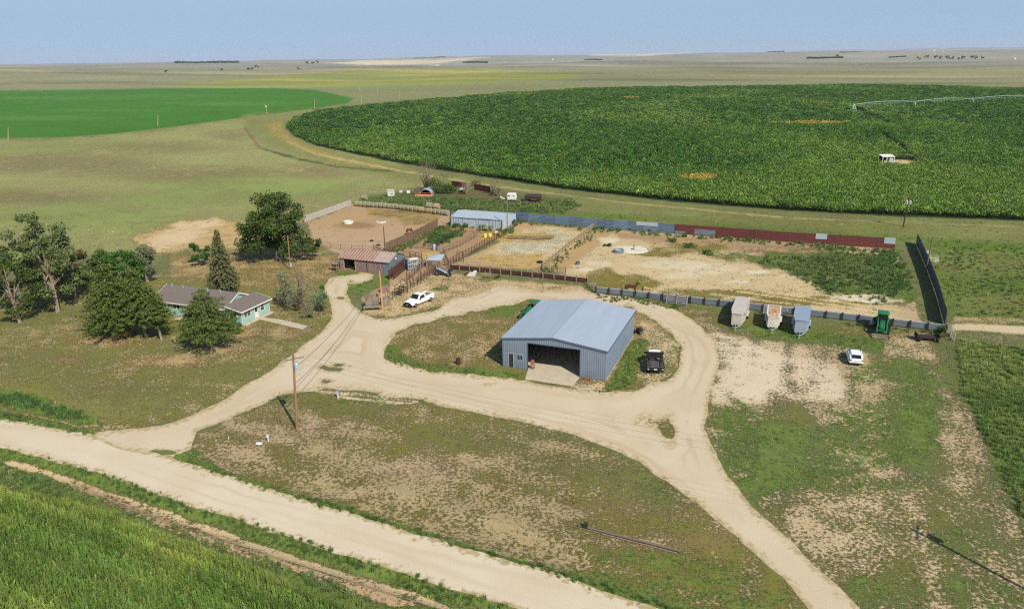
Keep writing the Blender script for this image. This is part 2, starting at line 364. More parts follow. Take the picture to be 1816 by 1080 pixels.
for e in ((1118, 443, 32, 5.5), (1345, 483, 22, 3), (1396, 490, 20, 2.8), (1322, 500, 40, 3.2), (1522, 529, 40, 6), (1560, 535, 22, 3), (1060, 468, 22, 6), (1040, 478, 18, 4), (1180, 470, 70, 9), (1250, 478, 60, 10), (1200, 490, 50, 6), (1085, 426, 20, 6)):
    paint(None, (222, 210, 176), (186, 172, 126), .22, 3, 10, .85 if e[2] < 45 and e[0] != 1060 else .45, ell=e)
paint([(1540, 545), (1620, 540), (1640, 575), (1600, 570)], (190, 164, 120), (130, 118, 70), .3, 4, 4)
for q in ((1300, 508, 1640, 556), (1200, 500, 1620, 560), (1260, 520, 1620, 566)):
    a0, b0, a1, b1 = q
    paint([(a0, b0), (a1, b1), (a1, b1 + 2.5), (a0, b0 + 2.5)], (214, 186, 132), None, .12, 1.2, 1.5, .7)
# yard
paint([(-300, 560), (0, 520), (150, 500), (300, 480), (330, 440), (430, 440), (560, 430), (600, 452), (655, 455), (640, 480), (600, 495), (600, 560), (553, 604), (440, 684), (340, 737), (230, 765), (100, 745), (-300, 700)], (184, 164, 112), (130, 128, 66), 0.54, 8, 8)
paint([(300, 452), (440, 448), (560, 446), (610, 462), (590, 500), (470, 510), (300, 490)], (186, 150, 102), (134, 122, 62), 0.42, 8, 9)
for e in ((90, 650, 110, 28), (230, 700, 120, 30), (60, 560, 90, 20), (380, 660, 60, 16), (330, 612, 40, 8), (470, 600, 50, 12)):
    paint(None, (166, 150, 100), (122, 124, 62), .62, 18, 14, .6, ell=e)
for e in ((190, 605, 60, 8), (300, 640, 80, 12), (430, 590, 40, 9), (500, 590, 40, 10), (120, 640, 30, 5), (225, 653, 22, 4), (400, 620, 60, 8)):
    paint(None, (184, 144, 104), (134, 112, 66), .4, 8, 8, .8, ell=e)
paint([(588, 478), (655, 488), (690, 492), (690, 505), (640, 522), (622, 518), (612, 500)], (110, 118, 52), (74, 112, 34), .92, 3, 4)
paint([(640, 556), (660, 530), (700, 500), (800, 486), (900, 494), (1030, 506), (1040, 520), (880, 512), (800, 535), (760, 550), (690, 565)], (202, 172, 124), (138, 122, 66), .35, 5, 6)
for e in ((780, 512, 16, 4), (780, 548, 30, 3), (840, 532, 30, 3), (700, 520, 14, 5), (870, 494, 20, 3)):
    paint(None, None, (90, 108, 46), .75, 4, 5, .9, ell=e)
# island round the shed
paint(ISLAND, (188, 158, 112), (126, 120, 60), .5, 3, 3)
paint([(684, 614), (700, 612), (720, 632), (760, 645), (830, 655), (900, 660), (930, 668), (860, 668), (780, 660), (720, 650), (690, 642)], (120, 118, 56), (74, 108, 34), .85, 4, 5)
paint([(860, 548), (905, 538), (935, 540), (900, 560), (860, 556)], (120, 120, 60), (80, 108, 38), .8, 4, 5)
paint([(1080, 680), (1120, 605), (1150, 600), (1140, 650), (1120, 690), (1060, 698)], (110, 112, 50), (72, 112, 32), .92, 4, 5)
paint([(1124, 560), (1160, 575), (1205, 610), (1200, 650), (1150, 690), (1130, 660), (1150, 610)], (204, 178, 130), (110, 120, 52), .42, 5, 8)
paint([(1018, 685), (1070, 678), (1080, 694), (1030, 694)], (206, 180, 138), (110, 116, 52), .35, 3, 5)
paint(ISL2, (196, 168, 118), (116, 114, 54), .6, 3, 4)
# north verge between drive and plank fence
paint([(1040, 518), (1200, 538), (1300, 560), (1450, 575), (1640, 590), (1690, 600), (1700, 640), (1500, 615), (1300, 590), (1260, 590), (1200, 552), (1130, 540)], (184, 152, 112), (116, 116, 56), .5, 5, 6)
# right lot
paint([(1240, 570), (1300, 585), (1450, 600), (1690, 600), (1712, 690), (1745, 790), (1800, 910), (1900, 1120), (1560, 1120), (1450, 1000), (1340, 895), (1265, 800), (1250, 740), (1280, 650)], (196, 168, 124), (104, 116, 52), .5, 5, 6)
paint([(1300, 578), (1400, 575), (1520, 590), (1580, 600), (1560, 625), (1450, 610), (1350, 605), (1290, 592)], (140, 130, 78), (76, 110, 38), .85, 6, 8)
paint([(1250, 590), (1310, 598), (1400, 610), (1480, 640), (1500, 680), (1490, 715), (1420, 720), (1280, 715), (1262, 690), (1278, 640)], (210, 188, 148), (118, 112, 64), .36, 16, 16)
paint([(1262, 600), (1330, 600), (1390, 640), (1400, 690), (1330, 720), (1262, 715), (1280, 650)], (214, 196, 160), (122, 114, 66), .24, 18, 16)
paint([(1400, 640), (1480, 650), (1500, 700), (1480, 716), (1420, 690)], (216, 198, 166), (140, 128, 88), .3, 14, 14, .5)
paint([(1290, 700), (1380, 730), (1480, 720), (1560, 700), (1600, 640), (1660, 660), (1680, 740), (1660, 800), (1520, 860), (1400, 880), (1330, 890), (1270, 800), (1255, 740)], (180, 162, 112), (96, 116, 48), .66, 18, 20)
for e in ((1340, 800, 70, 50), (1560, 660, 60, 24), (1400, 850, 90, 22), (1560, 860, 70, 16), (1640, 740, 40, 60)):
    paint(None, (150, 144, 90), (88, 114, 42), .78, 22, 22, .85, ell=e)
for e in ((1480, 930, 140, 50), (1640, 900, 60, 40), (1700, 800, 30, 90), (1560, 1000, 140, 50), (1420, 740, 60, 14)):
    paint(None, (196, 172, 128), (116, 116, 58), .46, 20, 18, .8, ell=e)
for e in ((1610, 1040, 120, 25), (1520, 1050, 60, 25), (1700, 960, 60, 25), (1760, 1060, 80, 25)):
    paint(None, (170, 150, 102), (92, 112, 46), .6, 12, 12, .7, ell=e)
# tall grass at the right
WEEDS = [(1692, 596), (1760, 606), (1830, 622), (2100, 680), (2100, 1100), (1850, 1000), (1806, 910), (1770, 830), (1738, 765), (1706, 690)]
paint(WEEDS, (86, 104, 36), (76, 108, 32), .97, 3, 5)
for e in ((1770, 720, 18, 60), (1740, 640, 30, 12), (1800, 700, 30, 50)):
    paint(None, (110, 116, 44), (112, 128, 42), .9, 10, 12, .7, ell=e)
# front lawn
paint([(338, 797), (352, 768), (450, 725), (560, 696), (640, 696), (800, 724), (950, 760), (1080, 800), (1180, 852), (1290, 942), (1390, 1032), (1450, 1100), (1300, 1130), (1090, 1050), (800, 960), (495, 870), (347, 824)], (182, 160, 112), (128, 124, 62), .56, 5, 5)
for e in ((520, 760, 120, 22), (420, 800, 70, 16), (760, 830, 100, 25), (1100, 900, 130, 14), (1200, 960, 90, 14), (660, 870, 80, 8)):
    paint(None, (184, 154, 120), (140, 120, 78), .42, 22, 18, .6, ell=e)
for e in ((900, 780, 160, 20), (640, 730, 90, 10), (1130, 860, 60, 26), (1000, 830, 120, 22), (560, 830, 60, 5), (640, 858, 60, 8), (1180, 890, 30, 20), (840, 900, 120, 14)):
    paint(None, (168, 150, 102), (120, 122, 60), .6, 20, 18, .6, ell=e)
for e in ((1180, 870, 34, 18), (570, 712, 40, 4), (700, 712, 60, 3.5), (640, 858, 40, 5), (1250, 1020, 90, 22), (1130, 990, 80, 12), (1340, 1062, 60, 18)):
    paint(None, (140, 130, 76), (80, 112, 40), .62, 12, 12, .75, ell=e)
paint([(556, 690), (640, 696), (745, 710), (745, 715), (640, 703), (556, 697)], (210, 190, 150), (110, 118, 56), .4, 1.5, 2)
paint([(600, 703), (700, 712), (745, 716), (700, 715), (620, 708)], (214, 196, 158), None, .1, 1, 1)
# green verges of the road
paint([(300, 803), (345, 812), (420, 842), (600, 894), (800, 954), (1000, 1013), (1180, 1068), (1300, 1110), (1280, 1130), (1150, 1080), (1000, 1026), (800, 966), (600, 906), (420, 852), (345, 828)], (112, 116, 52), (72, 112, 34), .92, 3, 6)
paint([(300, 803), (330, 792), (360, 800), (380, 826), (345, 822)], (120, 120, 60), (76, 112, 38), .8, 4, 6)
paint([(900, 975), (1100, 1020), (1350, 1080), (1330, 1130), (1100, 1052), (900, 992)], (130, 124, 66), (76, 108, 38), .66, 9, 12, .8)
paint([(-400, 640), (0, 692), (80, 706), (150, 738), (200, 756), (180, 775), (0, 738), (-400, 680)], (190, 164, 118), (122, 116, 62), .4, 4, 5)
paint([(-400, 632), (0, 688), (70, 702), (140, 730), (185, 750), (140, 752), (60, 728), (0, 716), (-400, 655)], (84, 104, 40), (62, 104, 32), .95, 3, 6)
paint([(-400, 660), (0, 726), (60, 738), (175, 764), (172, 777), (60, 756), (0, 744), (-400, 690)], (92, 112, 42), (66, 110, 32), .95, 2, 3)
# south verge, bank and headland of the near corn
paint([(-400, 712), (0, 788), (115, 818), (185, 838), (363, 901), (600, 977), (915, 1076), (1200, 1170), (700, 1170), (640, 1082), (480, 1018), (300, 948), (200, 908), (0, 862), (-400, 800)], (150, 132, 86), (76, 104, 38), .78, 3, 4)
paint([(0, 806), (60, 815), (155, 852), (300, 900), (480, 962), (700, 1032), (860, 1085), (820, 1090), (640, 1032), (480, 984), (360, 950), (260, 920), (160, 876), (80, 836), (0, 816)], (208, 178, 132), (110, 112, 54), .28, 3, 7)
paint([(120, 838), (200, 872), (300, 912), (400, 955), (600, 1020), (760, 1075), (700, 1075), (560, 1028), (420, 985), (280, 935), (190, 892), (140, 862)], (196, 156, 118), (96, 108, 46), .38, 4, 8)
paint([(-400, 715), (0, 790), (115, 820), (185, 840), (274, 874), (363, 902), (495, 944), (600, 977), (915, 1076), (895, 1085), (600, 989), (480, 952), (340, 910), (240, 876), (170, 850), (110, 834), (0, 804), (-400, 730)], (96, 112, 42), (66, 110, 32), .95, 2, 4)
NCORN = [(-500, 780), (0, 862), (100, 880), (200, 906), (300, 944), (400, 984), (480, 1014), (560, 1044), (640, 1076), (760, 1140), (400, 1500), (-500, 1500)]
paint(NCORN, (52, 66, 28), (48, 76, 26), .8, 2, 2)

# broad natural drift of tone
drift = 1 + 0.10 * FINE[2] + 0.07 * FINE[1] + 0.08 * fbm(XX, YY, 160, 2, 61)
A *= drift[..., None]; B *= (drift * (1 + 0.06 * FINE[0]))[..., None]
far_ = sstep(750, 1500, DIST); fv = 1 + far_ * (.22 * fbm(XX, YY * 1.6, 340, 4, 66) + .2 * fbm(XX, YY, 1500, 3, 67)); A *= fv[..., None]; B *= fv[..., None]
K += np.where((K > .12) & (K < .93), 0.16 * FINE[1] + .08 * FINE[2], 0)

ax_ = R(-21.4); s_ = XX * math.cos(ax_) + YY * math.sin(ax_); t_ = -XX * math.sin(ax_) + YY * math.cos(ax_)
lot_ = (U > 1270) & (U < 1720) & (V > 600) & (YY > 20); K += np.where(lot_, .16 * (vnoise(s_ / 1.5, t_ / 26, 88) - .5) * 2, 0) * (K > .15)
rd_ = XX * math.cos(ax_) * .0 + (YY * math.cos(R(-31)) - XX * math.sin(R(-31))); lw_ = (U < 1300) & (V > 700) & (YY > 20); K += np.where(lw_, .10 * (vnoise(rd_ / 1.1, s_ / 30, 89) - .5) * 2, 0) * ((K > .15) & (K < .9))
nearm = (1 - sstep(150, 190, YY))[..., None]; gA = A.mean(-1, keepdims=True); A += (gA - A) * .12 * nearm; A *= 1 + .05 * nearm; B *= 1 - .04 * nearm
nr, nc = shape
idx = np.arange(nr * nc).reshape(nr, nc)
Fq = np.stack([idx[:-1, :-1], idx[:-1, 1:], idx[1:, 1:], idx[1:, :-1]], -1).reshape(-1, 4)
Vg = np.stack([XX, YY, ZZ], -1).reshape(-1, 3)

LUSH = (tuple(srgb((84, 120, 36))), tuple(srgb((120, 138, 52))))
def ground_material():
    m, n, l, b = new_mat('ground_cover')
    b.inputs['Roughness'].default_value = 0.95; b.inputs['Specular IOR Level'].default_value = 0.1
    def att(nm):
        a = n.new('ShaderNodeAttribute'); a.attribute_name = nm; return a
    a, bb, k = att('soil'), att('plants'), att('cover')
    geo = n.new('ShaderNodeNewGeometry')
    def noise(scale, det, rough=.6):
        z = n.new('ShaderNodeTexNoise'); z.inputs['Scale'].default_value = scale; z.inputs['Detail'].default_value = det; z.inputs['Roughness'].default_value = rough
        l.new(geo.outputs['Position'], z.inputs['Vector']); return z.outputs[0]
    def math_(op, x, y, c=False):
        q = n.new('ShaderNodeMath'); q.operation = op; q.use_clamp = c
        for i, t in enumerate((x, y)):
            if isinstance(t, (int, float)): q.inputs[i].default_value = t
            else: l.new(t, q.inputs[i])
        return q.outputs[0]
    n1 = noise(2.9, 5, .7); n2 = noise(0.35, 3)
    s = math_('ADD', math_('MULTIPLY', n1, .72), math_('MULTIPLY', n2, .28))
    # cover 0..1 -> threshold
    th = math_('SUBTRACT', .5, math_('MULTIPLY', math_('SUBTRACT', k.outputs['Fac'], .5), .42))
    f = math_('ADD', math_('MULTIPLY', math_('SUBTRACT', s, th), 12.0), .5, True)
    mx = n.new('ShaderNodeMix'); mx.data_type = 'RGBA'; l.new(f, mx.inputs[0]); l.new(a.outputs['Color'], mx.inputs[6]); l.new(bb.outputs['Color'], mx.inputs[7])
    lu = att('lush'); n4 = noise(.9, 6, .72)
    th2 = math_('SUBTRACT', .56, math_('MULTIPLY', math_('SUBTRACT', lu.outputs['Fac'], .35), .27))
    f2 = math_('MULTIPLY', math_('ADD', math_('MULTIPLY', math_('SUBTRACT', n4, th2), 9.0), .5, True), math_('MULTIPLY', lu.outputs['Fac'], 5.0, True))
    lc = n.new('ShaderNodeMix'); lc.data_type = 'RGBA'; l.new(n2, lc.inputs[0]); lc.inputs[6].default_value = (*LUSH[0], 1); lc.inputs[7].default_value = (*LUSH[1], 1)
    mx2 = n.new('ShaderNodeMix'); mx2.data_type = 'RGBA'; l.new(f2, mx2.inputs[0]); l.new(mx.outputs[2], mx2.inputs[6]); l.new(lc.outputs[2], mx2.inputs[7]); mx = mx2
    n3 = noise(6.0, 4, .7)
    br = math_('ADD', math_('MULTIPLY', n3, 1.3), .38)
    hs = n.new('ShaderNodeVectorMath'); hs.operation = 'SCALE'; l.new(mx.outputs[2], hs.inputs[0]); l.new(br, hs.inputs['Scale'])
    l.new(hs.outputs[0], b.inputs['Base Color'])
    bp = n.new('ShaderNodeBump'); bp.inputs['Distance'].default_value = 0.16; bp.inputs['Strength'].default_value = 1.0
    l.new(math_('ADD', math_('MULTIPLY', f, .7), math_('MULTIPLY', n3, .55)), bp.inputs['Height']); l.new(bp.outputs[0], b.inputs['Normal'])
    return m
gm = ground_material()
gme = mesh_np('ground', Vg, Fq, [gm], {'soil': ('FLOAT_VECTOR', A.reshape(-1, 3)), 'plants': ('FLOAT_VECTOR', B.reshape(-1, 3)), 'cover': ('FLOAT', K.ravel()), 'lush': ('FLOAT', LU.ravel())})
go = bpy.data.objects.new('ground', gme); COL.objects.link(go); tag(go, kind='structure')

# ------------------------------------------------------------------ gravel sheets with ragged outlines (marching squares)
def sheet(name, sdfun, x0, x1, y0, y1, st, z, m):
    xs = np.arange(x0, x1, st); ys = np.arange(y0, y1, st); X, Y = np.meshgrid(xs, ys)
    u, v = pix(X, Y); S = sdfun(u, v, X, Y)
    Vv = []; Ff = []; cache = {}; Ed = []; SM = S / ((v - 98) * .0245)
    def vert(key, x, y):
        if key not in cache: cache[key] = len(Vv); Vv.append((x, y, z)); Ed.append(float(SM[key]) if not isinstance(key[0], tuple) else 0.0)
        return cache[key]
    ny, nx = S.shape
    pos = S > 0
    cnt = pos[:-1, :-1].astype(int) + pos[:-1, 1:] + pos[1:, 1:] + pos[1:, :-1]
    for j, i in zip(*np.nonzero(cnt)):
        c = [(j, i), (j, i + 1), (j + 1, i + 1), (j + 1, i)]
        poly = []
        for q in range(4):
            p0, p1 = c[q], c[(q + 1) % 4]; s0, s1 = S[p0], S[p1]
            if s0 > 0: poly.append(vert(p0, xs[p0[1]], ys[p0[0]]))
            if (s0 > 0) != (s1 > 0):
                t = s0 / (s0 - s1); key = (min(p0, p1), max(p0, p1))
                poly.append(vert(key, xs[p0[1]] + t * (xs[p1[1]] - xs[p0[1]]), ys[p0[0]] + t * (ys[p1[0]] - ys[p0[0]])))
        if len(poly) > 2: Ff.append(poly)
    me = bpy.data.meshes.new(name); me.from_pydata(Vv, [], Ff); me.materials.append(m); ea = me.attributes.new('edge', 'FLOAT', 'POINT'); ea.data.foreach_set('value', Ed)
    o = bpy.data.objects.new(name, me); COL.objects.link(o); return tag(o, kind='structure')

def gravel_material(nm, c1, c2, c3):
    m, n, l, b = new_mat(nm); b.inputs['Roughness'].default_value = .95; b.inputs['Specular IOR Level'].default_value = .15
    tc = n.new('ShaderNodeTexCoord')
    def nz(sc, det, st=None):
        z = n.new('ShaderNodeTexNoise'); z.inputs['Scale'].default_value = sc; z.inputs['Detail'].default_value = det
        if st:
            mp = n.new('ShaderNodeMapping'); mp.inputs['Scale'].default_value = st; mp.inputs['Rotation'].default_value = (0, 0, R(26)); l.new(tc.outputs['Object'], mp.inputs[0]); l.new(mp.outputs[0], z.inputs[0])
        else: l.new(tc.outputs['Object'], z.inputs[0])
        return z.outputs[0]
    def mix(f, a, c):
        q = n.new('ShaderNodeMix'); q.data_type = 'RGBA'; l.new(f, q.inputs[0])
        for i, t in ((6, a), (7, c)):
            if isinstance(t, tuple): q.inputs[i].default_value = (*t, 1)
            else: l.new(t, q.inputs[i])
        return q.outputs[2]
    def rng_(x, a, c):
        q = n.new('ShaderNodeMapRange'); q.inputs[1].default_value = a; q.inputs[2].default_value = c; l.new(x, q.inputs[0]); return q.outputs[0]
    f1 = rng_(nz(.16, 5), .38, .64); f2 = rng_(nz(1.0, 4, (.05, .5, 1)), .5, .85); f3 = rng_(nz(9, 3), .35, .7)
    c = mix(f1, c1, c2)
    ea = n.new('ShaderNodeAttribute'); ea.attribute_name = 'edge'; cx = n.new('ShaderNodeCombineXYZ'); l.new(ea.outputs['Fac'], cx.inputs[0])
    sp = n.new('ShaderNodeVectorMath'); sp.operation = 'SCALE'; sp.inputs['Scale'].default_value = .035; l.new(tc.outputs['Object'], sp.inputs[0])
    va = n.new('ShaderNodeVectorMath'); va.operation = 'ADD'; l.new(cx.outputs[0], va.inputs[0]); l.new(sp.outputs[0], va.inputs[1])
    tz = n.new('ShaderNodeTexNoise'); tz.inputs['Scale'].default_value = 1.3; tz.inputs['Detail'].default_value = 3; l.new(va.outputs[0], tz.inputs[0])
    c = mix(rng_(tz.outputs[0], .50, .68), c, c3)
    # dusty grown-in margin
    ez = n.new('ShaderNodeMath'); ez.operation = 'MULTIPLY_ADD'; l.new(nz(1.6, 5), ez.inputs[0]); ez.inputs[1].default_value = -2.6; l.new(ea.outputs['Fac'], ez.inputs[2])
    er = n.new('ShaderNodeMapRange'); er.inputs[1].default_value = -.9; er.inputs[2].default_value = -1.25; l.new(ez.outputs[0], er.inputs[0])
    c = mix(er.outputs[0], c, tuple(srgb((186, 166, 122))))
    f4 = rng_(nz(.5, 6), .60, .74); c = mix(f4, c, c2)
    sc = n.new('ShaderNodeMix'); sc.data_type = 'RGBA'; sc.blend_type = 'MULTIPLY'; sc.inputs[0].default_value = .13
    l.new(c, sc.inputs[6]); l.new(f3, sc.inputs[7]); l.new(sc.outputs[2], b.inputs['Base Color'])
    bp = n.new('ShaderNodeBump'); bp.inputs['Distance'].default_value = .012; l.new(f3, bp.inputs['Height']); l.new(bp.outputs[0], b.inputs['Normal'])
    return m
gv = gravel_material('gravel', C(224, 210, 182), C(218, 202, 172), C(210, 192, 160))
gv2 = gravel_material('driveway_gravel', C(218, 202, 172), C(212, 193, 160), C(204, 183, 148))
def f_road(u, v, X, Y): return sdf(ROAD, u, v) + 5.0 * fbm(X, Y, 2.2, 4, 71) + 3 * fbm(X, Y, 9, 2, 72)
def f_drive(u, v, X, Y):
    s = sdf(DRIVE, u, v); i = sdf(ISLAND, u, v); i2 = sdf(ISL2, u, v)
    nz = fbm(X, Y, 2.2, 4, 75); nz2 = fbm(X, Y, 7, 2, 76)
    s = s + 4 * nz + 4 * nz2
    s = np.minimum(s, -i + 5 * nz + 3 * nz2); s = np.minimum(s, -i2 + 20 * nz + 6 * nz2 + 8)
    # stray weed patches standing in the gravel
    for (cx, cy, rx, ry) in ((590, 655, 14, 4), (575, 652, 7, 2.5), (600, 648, 8, 2.5), (577, 676, 6, 2), (290, 803, 26, 4), (1040, 545, 50, 4), (632, 543, 6, 3), (606, 530, 6, 2), (870, 681, 5, 1.5)):
        s = np.minimum(s, (np.sqrt(((u - cx) / rx) ** 2 + ((v - cy) / ry) ** 2) - 1) * ry * 2 + 7 * nz)
    return s
sheet('gravel_road', f_road, -120, 45, 40, 112, .3, .006, gv)
sheet('driveway', f_drive, -62, 45, 40, 143, .3, .012, gv2)
# ------------------------------------------------------------------ haze: one even volume round the whole scene
hz = MB().box(-19000, 19000, -900, 16000, -60, 140)
hm = bpy.data.materials.new('haze'); hm.use_nodes = True; hn = hm.node_tree; hn.nodes.clear()
pv = hn.nodes.new('ShaderNodeVolumePrincipled'); pv.inputs['Color'].default_value = (0.78, 0.86, 1.0, 1); pv.inputs['Density'].default_value = 4.2e-5
pv.inputs['Anisotropy'].default_value = 0.0
ho = hn.nodes.new('ShaderNodeOutputMaterial'); hn.links.new(pv.outputs[0], ho.inputs['Volume'])
tag(hz.build('haze', hm), kind='stuff')

# ------------------------------------------------------------------ vegetation by instancing (stuff)
def tint_mat(name, rough=.8, var=.25, trans=.25, base=None, scale=.05, c2=None):
    """leaf material: per-instance tone carried in 'tint'"""
    m, n, l, b = new_mat(name); b.inputs['Roughness'].default_value = rough; b.inputs['Specular IOR Level'].default_value = .2
    a = n.new('ShaderNodeAttribute'); a.attribute_type = 'INSTANCER'; a.attribute_name = 'tint'
    l.new(a.outputs['Color'], b.inputs['Base Color'])
    if trans:
        tr = n.new('ShaderNodeBsdfTranslucent'); mx = n.new('ShaderNodeMixShader'); mx.inputs[0].default_value = trans
        l.new(a.outputs['Color'], tr.inputs[0]); o = n['Material Output']
        l.new(b.outputs[0], mx.inputs[1]); l.new(tr.outputs[0], mx.inputs[2]); l.new(mx.outputs[0], o.inputs[0])
    return m
leaf_inst = tint_mat('blade_leaf')

def source(name, meshes):
    c = bpy.data.collections.new(name)
    for i, me in enumerate(meshes):
        o = bpy.data.objects.new(name + '_piece', me); c.objects.link(o)
    return c
def blades(n, h, spread, wid, lean, seed, two=False, hvar=.4):
    g = np.random.default_rng(seed); V = []; F = []
    for i in range(n):
        a = g.uniform(0, 6.283); r = spread * math.sqrt(g.uniform()); x, y = r * math.cos(a), r * math.sin(a)
        hh = h * (1 - hvar * g.uniform()); d = g.uniform(0, 6.283); ln = lean * hh * g.uniform(.3, 1); w_ = wid * g.uniform(.6, 1.3)
        px, py = -math.sin(d) * w_ / 2, math.cos(d) * w_ / 2; dx, dy = math.cos(d) * ln, math.sin(d) * ln
        k = len(V)
        if two:
            V += [(x - px, y - py, 0), (x + px, y + py, 0), (x + dx * .4 + px, y + dy * .4 + py, hh * .75), (x + dx * .4 - px, y + dy * .4 - py, hh * .75), (x + dx * 1.3, y + dy * 1.3, hh * .8)]
            F += [(k, k + 1, k + 2, k + 3), (k + 3, k + 2, k + 4)]
        else:
            V += [(x - px, y - py, 0), (x + px, y + py, 0), (x + dx, y + dy, hh)]; F += [(k, k + 1, k + 2)]
    me = bpy.data.meshes.new('blades'); me.from_pydata(V, [], F); me.materials.append(leaf_inst); return me
def maize(seed, h=1.35, full=True):
    g = np.random.default_rng(seed); V = []; F = []
    ph = g.uniform(0, 3.14)
    for i in range(9 if full else 6):
        a = ph + (i % 2) * math.pi + g.uniform(-.5, .5); z0 = h * (.2 + .68 * i / 9); L = g.uniform(.2, .34); w_ = .055
        ca, sa = math.cos(a), math.sin(a); px, py = -sa * w_ / 2, ca * w_ / 2
        k = len(V); up_ = g.uniform(.25, .42)
        V += [(0 - px, -py, z0), (px, py, z0), (ca * L * .5 + px, sa * L * .5 + py, z0 + up_), (ca * L * .5 - px, sa * L * .5 - py, z0 + up_), (ca * L, sa * L, z0 + up_ * .4)]
        F += [(k, k + 1, k + 2, k + 3), (k + 3, k + 2, k + 4)]
    for a in (0, 1.57):                      # stalk and tassel
        k = len(V); c, s_ = math.cos(a) * .012, math.sin(a) * .012
        V += [(-c, -s_, 0), (c, s_, 0), (c * 1.6, s_ * 1.6, h + .1), (-c * 1.6, -s_ * 1.6, h + .1)]; F += [(k, k + 1, k + 2, k + 3)]
    me = bpy.data.meshes.new('maize'); me.from_pydata(V, [], F); me.materials.append(leaf_inst); return me
def clump(seed, n, rx, h, lw):
    """bushy mass of leaf blades filling a low mound"""
    g = np.random.default_rng(seed); V = []; F = []
    for i in range(n):
        a = g.uniform(0, 6.283); r = rx * math.sqrt(g.uniform()); z = h * g.uniform(.45, 1) * (1 - .35 * (r / rx) ** 2)
        x, y = r * math.cos(a), r * math.sin(a); d = g.uniform(0, 6.283); e = g.uniform(.1, 1.2); L = lw * g.uniform(1.5, 3)
        dx, dy, dz = math.cos(d) * math.cos(e) * L, math.sin(d) * math.cos(e) * L, math.sin(e) * L
        px, py = -math.sin(d) * lw / 2, math.cos(d) * lw / 2; k = len(V)
        V += [(x - px, y - py, z), (x + px, y + py, z), (x + px * .6 + dx, y + py * .6 + dy, z + dz), (x - px * .6 + dx, y - py * .6 + dy, z + dz)]
        F += [(k, k + 1, k + 2, k + 3)]
    me = bpy.data.meshes.new('clump'); me.from_pydata(V, [], F); me.materials.append(leaf_inst); return me

def scatter(name, pts, scl, tint, coll, label=None, cat=None):
    n = len(pts); g = np.random.default_rng(len(pts))
    me = mesh_np(name, pts, np.zeros((0, 3), int), []) if False else bpy.data.meshes.new(name)
    me.vertices.add(n); me.vertices.foreach_set('co', pts.astype(np.float32).ravel())
    def at(nm, tp, arr, key):
        a = me.attributes.new(nm, tp, 'POINT'); a.data.foreach_set(key, arr.astype(np.float32).ravel() if tp != 'INT' else arr.astype(np.int32).ravel())
    at('tint', 'FLOAT_VECTOR', tint, 'vector'); 
    at('scl', 'FLOAT_VECTOR', scl, 'vector')
    rot = np.zeros((n, 3)); rot[:, 2] = g.uniform(0, 6.283, n); rot[:, 0] = g.normal(0, .08, n); rot[:, 1] = g.normal(0, .08, n); at('rot', 'FLOAT_VECTOR', rot, 'vector')
    at('pick', 'INT', g.integers(0, len(coll.objects), n), 'value')
    o = bpy.data.objects.new(name, me); COL.objects.link(o)
    ng = bpy.data.node_groups.new(name + '_nodes', 'GeometryNodeTree')
    ng.interface.new_socket('Geometry', in_out='INPUT', socket_type='NodeSocketGeometry'); ng.interface.new_socket('Geometry', in_out='OUTPUT', socket_type='NodeSocketGeometry')
    N = ng.nodes; L = ng.links; gi = N.new('NodeGroupInput'); go_ = N.new('NodeGroupOutput')
    iop = N.new('GeometryNodeInstanceOnPoints'); ci = N.new('GeometryNodeCollectionInfo'); ci.inputs[0].default_value = coll; ci.inputs[1].default_value = True; ci.inputs[2].default_value = True
    def na(nm, tp):
        q = N.new('GeometryNodeInputNamedAttribute'); q.data_type = tp; q.inputs[0].default_value = nm; return q.outputs[0]
    L.new(gi.outputs[0], iop.inputs['Points']); L.new(ci.outputs[0], iop.inputs['Instance']); iop.inputs['Pick Instance'].default_value = True
    L.new(na('pick', 'INT'), iop.inputs['Instance Index']); L.new(na('scl', 'FLOAT_VECTOR'), iop.inputs['Scale'])
    er = N.new('FunctionNodeEulerToRotation'); L.new(na('rot', 'FLOAT_VECTOR'), er.inputs[0]); L.new(er.outputs[0], iop.inputs['Rotation'])
    L.new(iop.outputs[0], go_.inputs[0])
    md = o.modifiers.new('scatter', 'NODES'); md.node_group = ng
    return tag(o, label, None, None, 'stuff')

def grid_jit(x0, x1, y0, y1, st, j=.5, rot=0, g=rng):
    X, Y = np.meshgrid(np.arange(x0, x1, st), np.arange(y0, y1, st)); X = X.ravel(); Y = Y.ravel()
    X = X + g.uniform(-j, j, X.size) * st; Y = Y + g.uniform(-j, j, Y.size) * st
    return X, Y
def inframe(u, v, mg=60): return (u > -mg) & (u < 1816 + mg) & (v < 1080 + mg)
def s3(a): return np.repeat(np.asarray(a)[:, None], 3, 1)
def tones(base, n, var, g=rng, hue=.08):
    t = np.asarray(base) * np.exp(g.normal(0, var, (n, 1))); t = t * (1 + g.normal(0, hue, (n, 3))); return np.clip(t, 0, 1)

# sample the painted ground tones (nearest vertex of the terrain sheet)
def sample(x, y):
    j = np.clip(np.searchsorted(Yr, y), 1, len(Yr) - 2); j = np.where(np.abs(Yr[j - 1] - y) < np.abs(Yr[j] - y), j - 1, j)
    t = x / np.maximum(Yr[j], 60); i = np.clip(np.searchsorted(tanc, t), 1, len(tanc) - 2)
    return A[j, i], B[j, i], K[j, i], ZZ[j, i], LU[j, i]

